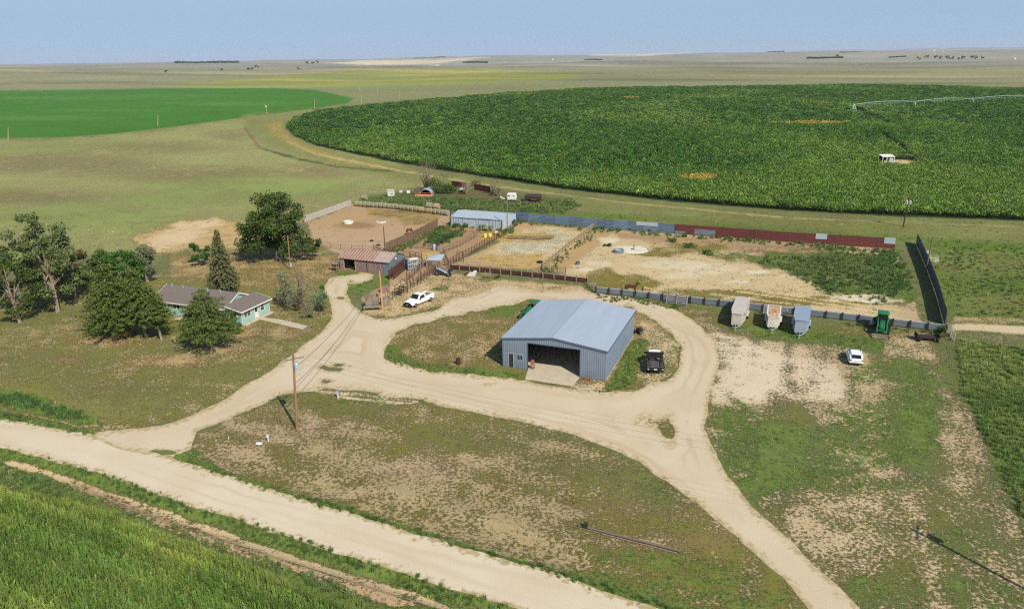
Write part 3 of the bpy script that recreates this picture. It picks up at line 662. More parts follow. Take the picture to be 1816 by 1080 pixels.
# near maize field: planted rows along the road
ang = math.atan2((P(600, 1060) - P(100, 880)).y, (P(600, 1060) - P(100, 880)).x)
rw, ps = .70, .13
i_, j_ = np.meshgrid(np.arange(-80, 200), np.arange(-200, 560)); o_ = P(300, 944)
rx_ = j_.ravel() * ps * .9 ; ry_ = -i_.ravel() * rw
rx_ = rx_ - 20
x = o_.x + rx_ * math.cos(ang) - ry_ * math.sin(ang) + rng.normal(0, .03, rx_.size); y = o_.y + rx_ * math.sin(ang) + ry_ * math.cos(ang) + rng.normal(0, .05, rx_.size)
u, v = pix(x, y, 1.2); u0, v0 = pix(x, y)
k = inframe(u, v, 220) & (v > 600) & (y > 28) & (sdf(NCORN, u, v) + 4 * fbm(x, y, 3, 2, 91) > 0)
x, y = x[k], y[k]; n = len(x)
patch = sstep(-.3, .5, fbm(x, y, 9, 3, 93) - .15 + .95 * (1 - np.clip(sdf(NCORN, u0[k], v0[k]) / 60, 0, 1)))
t = srgb((116, 156, 54))[None] * (1 - patch[:, None]) + srgb((156, 176, 62))[None] * patch[:, None]
rown = i_.ravel()[k]; t = t * (.86 + .3 * hashn(rown, rown * 0, 5))[:, None] * (.9 + .2 * ((rown % 4) == 0))[:, None]; t = t * np.exp(rng.normal(0, .15, (n, 1))) * (1 + rng.normal(0, .05, (n, 3)))
yel = rng.uniform(0, 1, n) < .035; t[yel] = srgb((170, 176, 80)) * rng.uniform(.7, 1.1, (yel.sum(), 1))
_, _, _, z, _ = sample(x, y)
sc = np.stack([rng.uniform(.85, 1.2, n)] * 2 + [rng.uniform(.78, 1.05, n)], 1)
corn_src = source('maize_plant', [maize(s) for s in range(6)])
scatter('maize_crop', np.stack([x, y, z], 1), sc, t, corn_src, 'dense green maize with yellowing edge rows south of the gravel road')
print('near maize', n)

# the big circle of maize
far_src = source('maize_clump', [clump(s + 40, 34, .95, 2.3, .2) for s in range(5)])
def corn_tone(x, y, n):
    a = .18 + .72 * sstep(-.35, .55, fbm(x, y * .6, 60, 3, 101) + .3 * fbm(x, y, 9, 3, 102) - .25 * sstep(230, 700, y) + .35 * (1 - sstep(160, 330, y)))
    t = srgb((50, 108, 24))[None] * (1 - a[:, None]) + srgb((108, 148, 42))[None] * a[:, None]
    t = t * np.exp(rng.normal(.05, .3, (n, 1))); b = rng.uniform(0, 1, n) < .12 + .18 * a
    t[b] = t[b] * .55 + srgb((158, 176, 66)) * .45
    return t
pts = []; scs = []; tn = []
for (y0, y1, st, s) in ((165, 260, 1.15, 1.0), (260, 420, 1.9, 1.35), (420, 1080, 3.6, 2.4)):
    x, y = grid_jit(-260, y1 * .95, y0, y1, st)
    u, v = pix(x, y); k = inframe(u, v, 420) & (sdf(CORN, u, v) + 1.5 * fbm(x, y, 12, 2, 103) > .6)
    hole = np.zeros(x.shape, bool)
    for (cx, cy, rx, ry) in CPATCH[3:]: hole |= ((u - cx) / rx) ** 2 + ((v - cy) / ry) ** 2 + .5 * fbm(x, y, 8, 2, 104) < 1
    # the wheel track from pivot to well
    for (a0, b0, a1, b1) in ((1520, 198, 1576, 222), (1560, 236, 1615, 280)):
        tt = np.clip(((u - a0) * (a1 - a0) + (v - b0) * (b1 - b0)) / ((a1 - a0) ** 2 + (b1 - b0) ** 2), 0, 1)
        hole |= np.hypot(u - a0 - tt * (a1 - a0), (v - b0 - tt * (b1 - b0)) * 1.2) < 3.8
    hole |= ((u - 1516) / 22) ** 2 + ((v - 197) / 3) ** 2 < 1
    pale = np.zeros(x.shape, bool)
    for (cx, cy, rx, ry) in CPATCH[:3]: pale |= ((u - cx) / rx) ** 2 + ((v - cy) / ry) ** 2 + .5 * fbm(x, y, 8, 2, 104) < 1.1
    k &= ~hole; pale = pale[k]; x, y = x[k], y[k]; n = len(x)
    pts.append(np.stack([x, y, height(x, y)], 1)); tq = corn_tone(x, y, n); tq[pale] = srgb((196, 176, 84)) * rng.uniform(.8, 1.2, (pale.sum(), 1)); tn.append(tq)
    w_ = s * rng.uniform(.8, 1.25, n); scs.append(np.stack([w_, w_, rng.uniform(.8, 1.15, n) * np.where(pale, .8, 1)], 1))
pts = np.concatenate(pts); scs = np.concatenate(scs); tn = np.concatenate(tn); print('circle maize', len(pts))
scatter('maize_crop', pts, scs, tn, far_src, 'tall tasselled maize filling the big round field')

# grass tufts over pastures, lawns and verges
tuft_src = source('grass_tuft', [blades(14, .30, .20, .05, .8, s + 60) for s in range(5)])
tall_src = source('grass_clump', [blades(26, 1.0, .42, .08, .5, s + 70, True) for s in range(5)])
def inrect(x, y, o, a, x0, x1, y0, y1):
    dx, dy = x - o.x, y - o.y; p = dx * math.cos(a) + dy * math.sin(a); q = -dx * math.sin(a) + dy * math.cos(a)
    return (p > x0) & (p < x1) & (q > y0) & (q < y1)
def built(x, y):
    s = P(891.8, 649.6); h_ = P(430.8, 576); a = R(-21.4); pu, pv = pix(x, y)
    return inrect(x, y, s, a, -.1, 14.4, -.1, 16.8) | inrect(x, y, s, a, 3.5, 10.9, -3.1, 0) | inrect(x, y, h_, a, -17.9, 1.1, -.2, 6.8) | inrect(x, y, h_, a, -12.5, -9.1, -1.8, 0) | inrect(x, y, P(603.5, 477.5), R(-22), 0, 11.4, -.1, 6.3) | (sdf([(455, 565.5), (466, 563), (500, 567.5), (546, 578.5), (536, 584.5), (490, 573.5)], pu, pv) > -1)
P3 = []; S3 = []; T3 = []
for (y0, y1, st, s) in ((36, 75, .42, .85), (75, 130, .62, 1.15), (130, 190, 1.3, 1.5)):
    x, y = grid_jit(-y1 * .75, y1 * .75, y0, y1, st)
    u, v = pix(x, y); k = inframe(u, v, 180); x, y, u, v = x[k], y[k], u[k], v[k]
    a, b, kk, z, lu = sample(x, y); islush = rng.uniform(0, 1, len(x)) < lu * 1.25 * (.4 + fbm(x, y, 2.2, 3, 115) + .4); kk = np.maximum(kk, lu * .95)
    lg = rng.uniform(0, 1, (len(x), 1)); b = np.where(islush[:, None], np.array(LUSH[0]) * (1 - lg) + np.array(LUSH[1]) * lg, b)
    clus = .5 + .9 * fbm(x, y, 1.6 * s, 3, 111)
    keep = rng.uniform(0, 1, len(x)) < np.clip(kk * 1.05 * clus + (kk > .8) * .3, 0, .92)
    eg = rng.uniform(0, 1, len(x)) ** 3 * 12; keep &= ~built(x, y) & (sdf(ROAD, u, v) < eg - 2) & ~((sdf(DRIVE, u, v) > eg - 3) & (sdf(ISLAND, u, v) < -eg)) & (sdf(CORN, u, v) < 0) & (sdf(NCORN, u, v) < 0) & (kk > .12) & ~((v < 246) & (u < 630))
    x, y, b, a, kk, z, u, v = x[keep], y[keep], b[keep], a[keep], kk[keep], z[keep], u[keep], v[keep]; n = len(x)
    mixd = rng.uniform(0, 1, (n, 1)) ** 2.2 * (1 - kk[:, None] * .8); t = (b * (1 - mixd) + a * 1.0 * mixd) * np.exp(rng.normal(0.22, .3, (n, 1)))
    w_ = s * rng.uniform(.6, 1.25, n); hh = w_ * (.55 + 1.0 * sstep(.6, .97, kk)) * rng.uniform(.7, 1.3, n)
    P3.append(np.stack([x, y, z], 1)); S3.append(np.stack([w_, w_, hh], 1)); T3.append(t)
P3 = np.concatenate(P3); S3 = np.concatenate(S3); T3 = np.concatenate(T3); print('tufts', len(P3))
scatter('grass', P3, S3, T3, tuft_src, 'short dry and green grass tufts over the farmyard ground')

# knee-high weeds: right border, ditch bands, weedy pen corner, along fence feet
def weeds(poly, st, sc, cols, seed, name=None, hs=1.0, out=[]):
    pp = [P(*q) if q[1] > 100 else None for q in poly]; xs = [q.x for q in pp]; ys = [q.y for q in pp]
    x, y = grid_jit(min(xs) - 2, max(xs) + 2, min(ys) - 2, max(ys) + 2, st)
    u, v = pix(x, y); k = inframe(u, v, 200) & (y > 25); x, y, u, v = x[k], y[k], u[k], v[k]
    k = sdf(poly, u, v) + 7 * fbm(x, y, 3, 3, seed) - rng.uniform(0, 1, len(x)) ** 2 * 9 > -2
    k &= ~built(x, y)
    k &= rng.uniform(0, 1, len(x)) < .35 + .8 * (fbm(x, y, 5, 3, seed + 1) + .5)
    x, y = x[k], y[k]; n = len(x); a = sstep(-.3, .4, fbm(x, y, 6, 2, seed + 2))[:, None]
    t = (srgb(cols[0])[None] * (1 - a) + srgb(cols[1])[None] * a) * np.exp(rng.normal(0, .2, (n, 1)))
    _, _, _, z, _ = sample(x, y); w_ = sc * rng.uniform(.7, 1.2, n)
    return np.stack([x, y, z], 1), np.stack([w_, w_, w_ * hs * rng.uniform(.7, 1.2, n)], 1), t
G1 = ((96, 136, 58), (146, 162, 76)); G2 = ((100, 136, 62), (132, 150, 72)); G3 = ((86, 128, 54), (120, 146, 66))
W = [weeds([(1696, 600), (1760, 610), (2050, 670), (2050, 1120), (1850, 1000), (1806, 905), (1770, 825), (1740, 762), (1708, 686)], .5, .75, ((110, 146, 56), (156, 168, 74)), 120, hs=.7),
     weeds([(1340, 462), (1480, 450), (1592, 448), (1612, 480), (1618, 518), (1560, 540), (1450, 515), (1400, 485)], .8, .75, G3, 123),
     weeds([(1692, 440), (1816, 440), (1850, 560), (1700, 560), (1672, 520), (1655, 470)], 1.3, .7, G1, 126, hs=.7),
     weeds([(-60, 690), (70, 706), (140, 732), (170, 748), (60, 728), (-60, 706)], .45, .8, G3, 129),
     weeds([(-60, 716), (0, 730), (60, 742), (170, 766), (165, 774), (60, 752), (-60, 730)], .4, .45, G3, 132),
     weeds([(-60, 785), (110, 822), (185, 842), (363, 904), (600, 980), (900, 1076), (860, 1080), (600, 990), (340, 912), (180, 852), (0, 804), (-60, 790)], .38, .42, G3, 135),
     weeds([(310, 806), (420, 846), (600, 897), (1000, 1016), (1250, 1090), (1200, 1090), (1000, 1024), (600, 905), (420, 852), (330, 818)], .38, .42, G3, 138),
     weeds([(-60, 820), (0, 826), (120, 862), (260, 920), (480, 996), (660, 1060), (650, 1078), (480, 1012), (300, 942), (200, 902), (0, 858), (-60, 850)], .5, .6, G2, 141),
     weeds([(640, 350), (1010, 356), (1030, 366), (1000, 378), (920, 376), (800, 374), (690, 362)], 1.0, .9, G2, 144),
     weeds([(1080, 680), (1122, 602), (1148, 602), (1135, 650), (1112, 692), (1062, 696)], .55, .3, G2, 147),
     weeds([(684, 614), (700, 620), (730, 642), (830, 656), (925, 668), (860, 666), (780, 659), (710, 648), (688, 636)], .5, .3, G2, 150),
     weeds([(752, 432), (770, 416), (812, 409), (824, 412), (790, 430), (770, 438)], .6, .7, G3, 153),
     weeds([(1500, 572), (1690, 592), (1690, 598), (1500, 578)], .5, .5, G3, 156), weeds([(1056, 524), (1200, 540), (1200, 546), (1056, 529)], .5, .5, G3, 159),
     weeds([(930, 396), (1200, 416), (1590, 446), (1590, 451), (1200, 420), (1060, 409)], .7, .8, G3, 162),
     weeds([(960, 482), (1052, 409), (1062, 410), (975, 486)], .7, .55, G3, 165),
     weeds([(800, 396), (860, 404), (905, 408), (925, 392), (925, 398), (908, 414), (800, 402)], .6, .7, G3, 168),
     weeds([(690, 446), (780, 402), (792, 404), (705, 450)], .8, .6, G3, 171)]
W = [np.concatenate(q) for q in zip(*W)]; print('weeds', len(W[0]))
scatter('weeds', W[0], W[1], W[2], tall_src, 'knee-high green weeds along borders, ditches and fence feet')
# ------------------------------------------------------------------ shared materials
MT = {}
def sheet_metal(name, col, rough=.42, metal=.25, wear=None, scale=(.25, 3, 3), amt=.5):
    return mat(name, col, rough, metal, wear or tuple(c * .82 for c in col), 1.2, amt, 0, scale, 5, .5)
MT['shed_wall'] = sheet_metal('blue_grey_wall_steel', C(142, 158, 176))
MT['shed_roof'] = sheet_metal('pale_blue_roof_steel', C(184, 194, 206), .45, .12, C(168, 180, 194), (1, .12, 1), .35)
MT['trim'] = mat('trim_steel', C(98, 116, 138), .5, .2)
MT['dark'] = mat('dark_interior', C(60, 58, 56), .9)
MT['concrete'] = mat('concrete', C(205, 192, 168), .9, 0, C(186, 172, 146), .9, .5, .01)
MT['white'] = mat('white_paint', C(236, 234, 226), .55, 0, C(214, 210, 200), 2, .3)
MT['glass'] = mat('window_glass', C(36, 42, 48), .08, 0, C(26, 30, 36), 1, .3, spec=.8)
MT['glass2'] = mat('curtained_glass', C(120, 108, 100), .15, 0, C(90, 82, 78), 1, .5, spec=.7)
MT['teal'] = mat('teal_clapboard', C(158, 196, 180), .7, 0, C(144, 184, 168), 3, .4)
MT['shingle'] = mat('brown_shingle', C(130, 119, 112), .92, 0, C(110, 100, 94), 5, .7, .02)
MT['wood_grey'] = mat('weathered_grey_wood', C(166, 152, 134), .9, 0, C(118, 104, 90), 3, .7, .01, (1, 1, .2))
MT['wood_pink'] = mat('weathered_red_wood', C(164, 138, 132), .9, 0, C(112, 94, 90), 4, .8, .01, (3, 3, .15))
MT['wood_brown'] = mat('brown_board', C(146, 118, 92), .9, 0, C(92, 74, 58), 3, .8, .01, (3, 3, .15))
MT['wood_light'] = mat('pale_timber', C(206, 184, 142), .85, 0, C(172, 146, 104), 3, .6)
MT['pole'] = mat('pole_wood', C(172, 136, 98), .85, 0, C(128, 98, 70), 4, .7, 0, (3, 3, .1))
MT['polegrey'] = mat('grey_pole_wood', C(140, 122, 104), .85, 0, C(100, 86, 74), 4, .7, 0, (3, 3, .1))
MT['steel_dark'] = mat('dark_pipe_steel', C(84, 72, 68), .6, .3, C(58, 46, 42), 3, .7)
MT['rust'] = mat('rusty_steel', C(126, 74, 56), .85, .1, C(84, 48, 38), 2, .8)
MT['rust_pipe'] = mat('rusty_pipe', C(156, 124, 102), .8, .1, C(112, 84, 68), 3, .8)
MT['rail_red'] = mat('oxide_red_rail', C(104, 56, 46), .8, .1, C(72, 40, 34), 1.5, .8)
MT['galv'] = sheet_metal('galvanised_sheet', C(140, 150, 158), .5, .3, C(112, 122, 130), (.6, .6, 2), .6)
MT['galv_lt'] = sheet_metal('bright_galvanised', C(196, 206, 214), .45, .2, C(176, 188, 198), (1, 1, 1), .4)
MT['galv_barn'] = sheet_metal('barn_steel', C(200, 208, 216), .42, .15, C(176, 192, 208), (.4, 2, 2), .4)
MT['wb_blue'] = sheet_metal('slate_blue_sheet', C(112, 130, 150), .5, .15, C(92, 108, 128), (.5, .5, 3), .8)
MT['wb_red'] = sheet_metal('oxide_red_sheet', C(116, 58, 50), .6, .1, C(96, 46, 42), (.5, .5, 3), .7)
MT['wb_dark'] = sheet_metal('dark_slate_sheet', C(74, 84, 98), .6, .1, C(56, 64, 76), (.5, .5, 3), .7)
MT['black'] = mat('black_rubber', C(44, 42, 42), .85, 0, C(30, 29, 29), 5, .5)
MT['orange'] = mat('orange_paint', C(196, 110, 80), .6, 0, C(160, 90, 66), 3, .5)

def rust_roof():
    """galvanised roofing with every sheet rusted along its length"""
    m, n, l, b = new_mat('rusted_corrugated_roof'); b.inputs['Roughness'].default_value = .75
    tc = n.new('ShaderNodeTexCoord'); sx = n.new('ShaderNodeSeparateXYZ'); l.new(tc.outputs['Object'], sx.inputs[0])
    wv = n.new('ShaderNodeTexWave'); wv.inputs['Scale'].default_value = .46; wv.inputs['Distortion'].default_value = 1.2; wv.inputs['Detail'].default_value = 3; wv.inputs['Detail Scale'].default_value = 2
    wv.bands_direction = 'X'; l.new(tc.outputs['Object'], wv.inputs[0])
    nz = n.new('ShaderNodeTexNoise'); nz.inputs['Scale'].default_value = .9; nz.inputs['Detail'].default_value = 4; l.new(tc.outputs['Object'], nz.inputs[0])
    mr = n.new('ShaderNodeMapRange'); mr.inputs[1].default_value = 7.2; mr.inputs[2].default_value = 8.4; l.new(sx.outputs[0], mr.inputs[0])
    sub = n.new('ShaderNodeMath'); sub.operation = 'MULTIPLY_ADD'; sub.inputs[1].default_value = -.55; l.new(mr.outputs[0], sub.inputs[0])
    ad = n.new('ShaderNodeMath'); ad.operation = 'MULTIPLY_ADD'; ad.inputs[1].default_value = .9; l.new(nz.outputs[0], ad.inputs[0]); l.new(wv.outputs['Fac'], ad.inputs[2])
    l.new(ad.outputs[0], sub.inputs[2])
    r = n.new('ShaderNodeValToRGB'); l.new(sub.outputs[0], r.inputs[0]); e = r.color_ramp
    e.elements[0].position = .45; e.elements[0].color = (*C(178, 166, 158), 1); e.elements[1].position = 1.0; e.elements[1].color = (*C(154, 108, 86), 1)
    q = e.elements.new(.7); q.color = (*C(180, 148, 130), 1); l.new(r.outputs[0], b.inputs['Base Color']); return m
MT['rust_roof'] = rust_roof()

def corr(mb, x0, x1, zb, zt, y=0.0, pitch=.3, dep=.03, axis='x', flip=1, rib=.35):
    """ribbed steel sheet standing on zb up to zt(x) ; ribs stand proud by dep"""
    n = max(1, round((x1 - x0) / pitch)); p = (x1 - x0) / n; xs = []
    for k in range(n): a = x0 + k * p; xs += [(a, 0), (a + p * (1 - rib), 0), (a + p * (1 - rib * .8), 1), (a + p * (1 - rib * .2), 1)]
    xs.append((x1, 0)); vs = []
    f = zt if callable(zt) else (lambda x: zt); g = zb if callable(zb) else (lambda x: zb)
    for x, o in xs:
        yy = y - flip * dep * o
        for z in (g(x), f(x)): vs.append((x, yy, z) if axis == 'x' else (yy, x, z))
    mb.add(vs, [(2 * k, 2 * k + 2, 2 * k + 3, 2 * k + 1) for k in range(len(xs) - 1)])
def slope_sheet(mb, x0, x1, ya, za, yb, zb, th=.05, pitch=.6, dep=.035, axis='x'):
    """roof plane between lines (ya,za) and (yb,zb), ribs running down the slope"""
    pts = [(ya, za), (yb, zb)]
    def q(x, y, z): return (x, y, z) if axis == 'x' else (y, x, z)
    vs = [q(x, y, z - o) for o in (0, th) for x in (x0, x1) for y, z in pts]
    mb.add(vs, [(0, 1, 3, 2), (4, 6, 7, 5), (0, 4, 5, 1), (2, 3, 7, 6), (0, 2, 6, 4), (1, 5, 7, 3)])
    n = round((x1 - x0) / pitch)
    for k in range(n + 1):
        x = x0 + .03 + (x1 - x0 - .09) * k / n; vs = [q(xx, y, z + o) for o in (.002, dep) for xx in (x, x + .06) for y, z in pts]
        mb.add(vs, [(0, 1, 3, 2), (4, 6, 7, 5), (0, 4, 5, 1), (2, 3, 7, 6), (0, 2, 6, 4), (1, 5, 7, 3)])
AX = R(-21.4)

# ------------------------------------------------------------------ main machine shed
W_, L_, HE, HP = 14.28, 16.67, 4.14, 5.02
sh = thing('machine_shed', 'big blue-grey steel machine shed with open front doorway on the gravel loop', 'shed', P(891.8, 649.6), AX)
top = lambda x: HE - .06 + (HP - HE) * (1 - abs(x - W_ / 2) / (W_ / 2))
m = MB()
corr(m, 0, .82, .05, top); corr(m, .82, 1.62, 2.1, top); corr(m, 1.62, 2.08, .05, top)
corr(m, 2.08, 2.95, .05, 1.25); corr(m, 2.08, 2.95, 2.1, top); corr(m, 2.95, 3.64, .05, top)
corr(m, 3.64, 10.8, 3.85, top); corr(m, 10.8, W_, .05, top)
m.build('wall', MT['shed_wall'], sh, label='front wall with the wide doorway')
m = MB(); corr(m, 0, L_, .05, HE - .04, W_, axis='y', flip=-1); m.build('wall', MT['shed_wall'], sh)
m = MB(); corr(m, 0, L_, .05, HE - .04, 0, axis='y', flip=1); m.build('wall', MT['shed_wall'], sh)
m = MB(); corr(m, 0, W_, .05, top, L_, flip=-1); m.build('wall', MT['shed_wall'], sh)
m = MB(); slope_sheet(m, -.12, L_ + .12, -.22, HE + .02, W_ / 2, HP + .06, pitch=.92, axis='y'); slope_sheet(m, -.12, L_ + .12, W_ / 2, HP + .06, W_ + .22, HE + .02, pitch=.92, axis='y')
rf = m.build('roof', MT['shed_roof'], sh)
m = MB(); m.add([(W_ / 2 - .22, -.15, HP + .08), (W_ / 2, -.15, HP + .125), (W_ / 2 + .22, -.15, HP + .08), (W_ / 2 - .22, L_ + .15, HP + .08), (W_ / 2, L_ + .15, HP + .125), (W_ / 2 + .22, L_ + .15, HP + .08)], [(0, 1, 4, 3), (1, 2, 5, 4), (0, 2, 1), (3, 4, 5)])
m.build('ridge_cap', MT['shed_roof'], rf)
m = MB()
for s, (xa, xb) in ((0, (-.22, W_ / 2)), (1, (W_ / 2, W_ + .22))):
    za, zb = (HE, HP + .04) if not s else (HP + .04, HE)
    for y in (-.17, L_ + .125): m.add([(x, yy, z + o) for x, z in ((xa, za), (xb, zb)) for yy in (y, y + .045) for o in (-.18, .03)], [(0, 1, 3, 2), (4, 6, 7, 5), (0, 4, 5, 1), (2, 3, 7, 6), (0, 2, 6, 4), (1, 5, 7, 3)])
for x in (-.3, W_ + .23): m.box(x, x + .08, -.14, L_ + .14, HE - .14, HE - .01)
m.build('eave_trim', MT['trim'], rf)
m = MB(); m.box(-.05, W_ + .05, .035, .085 + L_ - .12, -.05, .035); m.build('floor_slab', MT['concrete'], sh)
m = MB(); m.box(3.56, 3.64, -.06, .06, .04, 3.93); m.box(10.8, 10.88, -.06, .06, .04, 3.93); m.box(3.64, 10.8, -.06, .06, 3.85, 3.93); m.build('doorway_frame', MT['trim'], sh)
d = MB().box(.82, .88, -.06, .05, .04, 2.1).box(1.56, 1.62, -.06, .05, .04, 2.1).box(.88, 1.56, -.06, .05, 2.04, 2.1)
fr = d.build('door_frame', MT['galv_lt'], sh); MB().box(.89, 1.55, .02, .05, .04, 2.03).build('door', MT['dark'], sh)
wn = MB().box(2.08, 2.14, -.06, .03, 1.25, 2.1).box(2.89, 2.95, -.06, .03, 1.25, 2.1).box(2.14, 2.89, -.06, .03, 2.04, 2.1).box(2.14, 2.89, -.06, .03, 1.25, 1.31).box(2.49, 2.55, -.05, .03, 1.31, 2.04).build('window', MT['galv_lt'], sh)
MB().box(2.14, 2.49, -.02, 0, 1.31, 2.04).build('pane', MT['glass'], wn); MB().box(2.55, 2.89, -.02, 0, 1.31, 2.04).build('pane', MT['glass'], wn)
m = MB().box(.06, .1, .1, L_ - .1, .04, HE - .1).box(W_ - .1, W_ - .06, .1, L_ - .1, .04, HE - .1).box(.1, W_ - .1, L_ - .14, L_ - .1, .04, HE - .1); m.prism([(.12, HE - .1), (W_ - .12, HE - .1), (W_ / 2, HP - .12)], L_ - .13, L_ - .11, 'y'); m.build('shade_lining', mat('interior_shade', C(36, 36, 38), .9), sh)  # added liner, coloured near black to stand for the bay's deep shade
m = MB()                                    # steel frame seen through the doorway
for y in (4.1, 8.3, 12.5):
    for x in (.3, W_ - .5): m.box(x, x + .2, y, y + .12, .04, HE - .25)
    for xa, xb in ((.3, W_ / 2), (W_ / 2, W_ - .3)):
        za, zb = (HE - .35, HP - .35) if xa < 1 else (HP - .35, HE - .35)
        m.add([(x, yy, z + o) for x, z in ((xa, za), (xb, zb)) for yy in (y, y + .12) for o in (0, .28)], [(0, 1, 3, 2), (4, 6, 7, 5), (0, 4, 5, 1), (2, 3, 7, 6), (0, 2, 6, 4), (1, 5, 7, 3)])
m.build('portal_frame', MT['steel_dark'], sh)
m = MB(); m.box(.15, .3, .3, L_ - .3, 1.2, 1.32); m.box(.15, .3, .3, L_ - .3, 2.5, 2.62); m.box(W_ - .3, W_ - .15, .3, L_ - .3, 1.2, 1.32); m.box(W_ - .3, W_ - .15, .3, L_ - .3, 2.5, 2.62); m.box(.3, W_ - .3, L_ - .3, L_ - .15, 1.2, 1.32); m.build('girt', MT['steel_dark'], sh)
def inshed(x, y, z=0.0): return sh.location + Vector((x * math.cos(AX) - y * math.sin(AX), x * math.sin(AX) + y * math.cos(AX), z))
ap = thing('concrete_apron', '', ''); COL.objects.unlink(ap); bpy.data.objects.remove(ap)
m = MB(); m.prism([(3.62, .03), (10.82, .03), (10.75, -3.0), (4.3, -2.95)], -.05, .045, 'z'); o = m.build('pavement', MT['concrete']); o.location = sh.location; o.rotation_euler.z = AX; tag(o, kind='structure')
# tools and shelves inside the doorway
wb = thing('workbench', 'workbench with boxes dimly seen inside the shed by the left wall', 'bench', inshed(1.6, 5.0), AX)
m = MB().box(-.5, .5, -1.8, 1.8, .82, .9); m.build('worktop', MT['wood_grey'], wb)
for a, b in ((-.45, -1.7), (.38, -1.7), (-.45, 1.62), (.38, 1.62)): MB().box(a, a + .08, b, b + .08, 0, .82).build('leg', MT['steel_dark'], wb)
def can(name, label, cat, loc, mt, r=.16, h=.42, group=None):
    m = MB(); n = 12
    m.loft([[(rr * math.cos(t), rr * math.sin(t), z) for t in [2 * math.pi * k / n for k in range(n)]] for rr, z in ((r, 0), (r, h * .3), (r * 1.04, h * .33), (r, h * .36), (r, h * .64), (r * 1.04, h * .67), (r, h * .7), (r, h))])
    t = thing(name, label, cat, loc, 0, group); m.build('body', mt, t)
    m = MB(); m.loft([[(rr * math.cos(q), rr * math.sin(q), z) for q in [2 * math.pi * k / n for k in range(n)]] for rr, z in ((r * .96, h + .002), (r * .96, h + .02))]); m.build('lid', mt, t); return t
oil = mat('orange_can', C(178, 100, 72), .5, 0, C(150, 84, 60), 3, .4)
for k, (x, y) in enumerate(((11.75, -.55), (12.1, -.6), (12.45, -.55))):
    can('paint_pail', ('leftmost', 'middle', 'rightmost')[k] + ' of three orange-red pails against the shed front right of its doorway', 'pail', inshed(x, y), oil, .12, .34, 'orange pails at the shed front')
# orange drill press type tool stand by left jamb
ts = thing('tool_stand', 'orange wheeled tool stand just inside the left side of the shed doorway', 'tool stand', inshed(4.1, .5, .035), AX)
MB().box(-.25, .25, -.2, .2, .12, .18).build('shelf', MT['orange'], ts); MB().box(-.25, .25, -.2, .2, .62, .66).build('shelf', MT['orange'], ts); MB().box(-.2, .2, -.16, .16, .66, 1.25).build('cabinet', MT['orange'], ts, bevel=.02)
for a in (-.22, .22):
    for b in (-.17, .17): MB().box(a - .02, a + .02, b - .02, b + .02, 0, .62).build('leg', MT['steel_dark'], ts)

# ------------------------------------------------------------------ farmhouse
fl = P(430.8, 576); HX = R(-21.1)
hs = thing('farmhouse', 'long low teal ranch house with brown shingle roof and white trim', 'house', fl, HX)
X0, X1, D_, E_, RZ, RY = -17.8, -3.2, 6.6, 2.55, 4.0, 3.3
def bx_open(mb, x0, x1, z0, z1, ops, y=0, th=.15, axis='x'):
    """wall strip with rectangular openings (a,b,c,d) cut out"""
    xs = sorted({x0, x1, *[o[0] for o in ops], *[o[1] for o in ops]})
    for a, b in zip(xs[:-1], xs[1:]):
        op = [o for o in ops if o[0] <= a + 1e-6 and o[1] >= b - 1e-6]; segs = [(z0, z1)] if not op else [(z0, op[0][2]), (op[0][3], z1)]
        for c, d in segs:
            if d - c > .01: (mb.box(a, b, y, y + th, c, d) if axis == 'x' else mb.box(y, y + th, a, b, c, d))
def clap(mb, x0, x1, z0, z1, ops, y, axis, out):
    """clapboard courses proud of the wall"""
    z = z0
    while z < z1 - .05:
        zz = min(z + .17, z1); xs = [(x0, x1)]
        for o in ops:
            if o[2] < zz and o[3] > z: xs = [s for a, b in xs for s in ((a, min(b, o[0])), (max(a, o[1]), b)) if s[1] - s[0] > .02]
        for a, b in xs:
            y0_, y1_ = (y, y + out * .03); q = lambda t, yy, h: (t, yy, h) if axis == 'x' else (yy, t, h)
            mb.add([q(a, y0_, zz), q(b, y0_, zz), q(a, y1_, z + .01), q(b, y1_, z + .01), q(a, y0_, z + .01), q(b, y0_, z + .01)], [(0, 1, 3, 2), (2, 3, 5, 4), (0, 2, 4), (1, 5, 3)])
        z += .17
fops = [(-14.0, -12.6, 1.25, 2.15), (-11.2, -10.3, .12, 2.1), (-8.6, -7.0, 1.1, 2.15), (-5.4, -4.2, 1.1, 2.15), (-2.4, -1.0, 1.1, 2.0)]
eops = [(.55, 2.05, .95, 1.95), (3.05, 3.9, .1, 2.02), (4.55, 5.35, .9, 1.95)]
m = MB(); bx_open(m, X0, 0, 0, 2.36, fops); clap(m, X0, 0, .15, 2.34, fops, 0, 'x', -1); m.build('wall', MT['teal'], hs)
m = MB(); bx_open(m, .15, D_ - .15, 0, 2.3, eops, -.15, .15, 'y'); clap(m, 0, D_, .15, 2.3, eops, 0, 'y', 1); m.build('wall', MT['teal'], hs)
m = MB(); m.box(X0, 0, D_ - .15, D_, 0, 2.36); m.build('wall', MT['teal'], hs)
m = MB(); m.prism([(0, 0), (D_, 0), (D_, 2.4), (RY, RZ - .12), (0, 2.4)], X0 - .001, X0 + .15, 'x'); m.build('wall', MT['teal'], hs)
m = MB(); m.prism([(.1, 2.4), (D_ - .1, 2.4), (RY, RZ - .12)], X1 - .15, X1 - .02, 'x'); gb = m.build('gable', MT['teal'], hs)
ov = .45
m = MB()
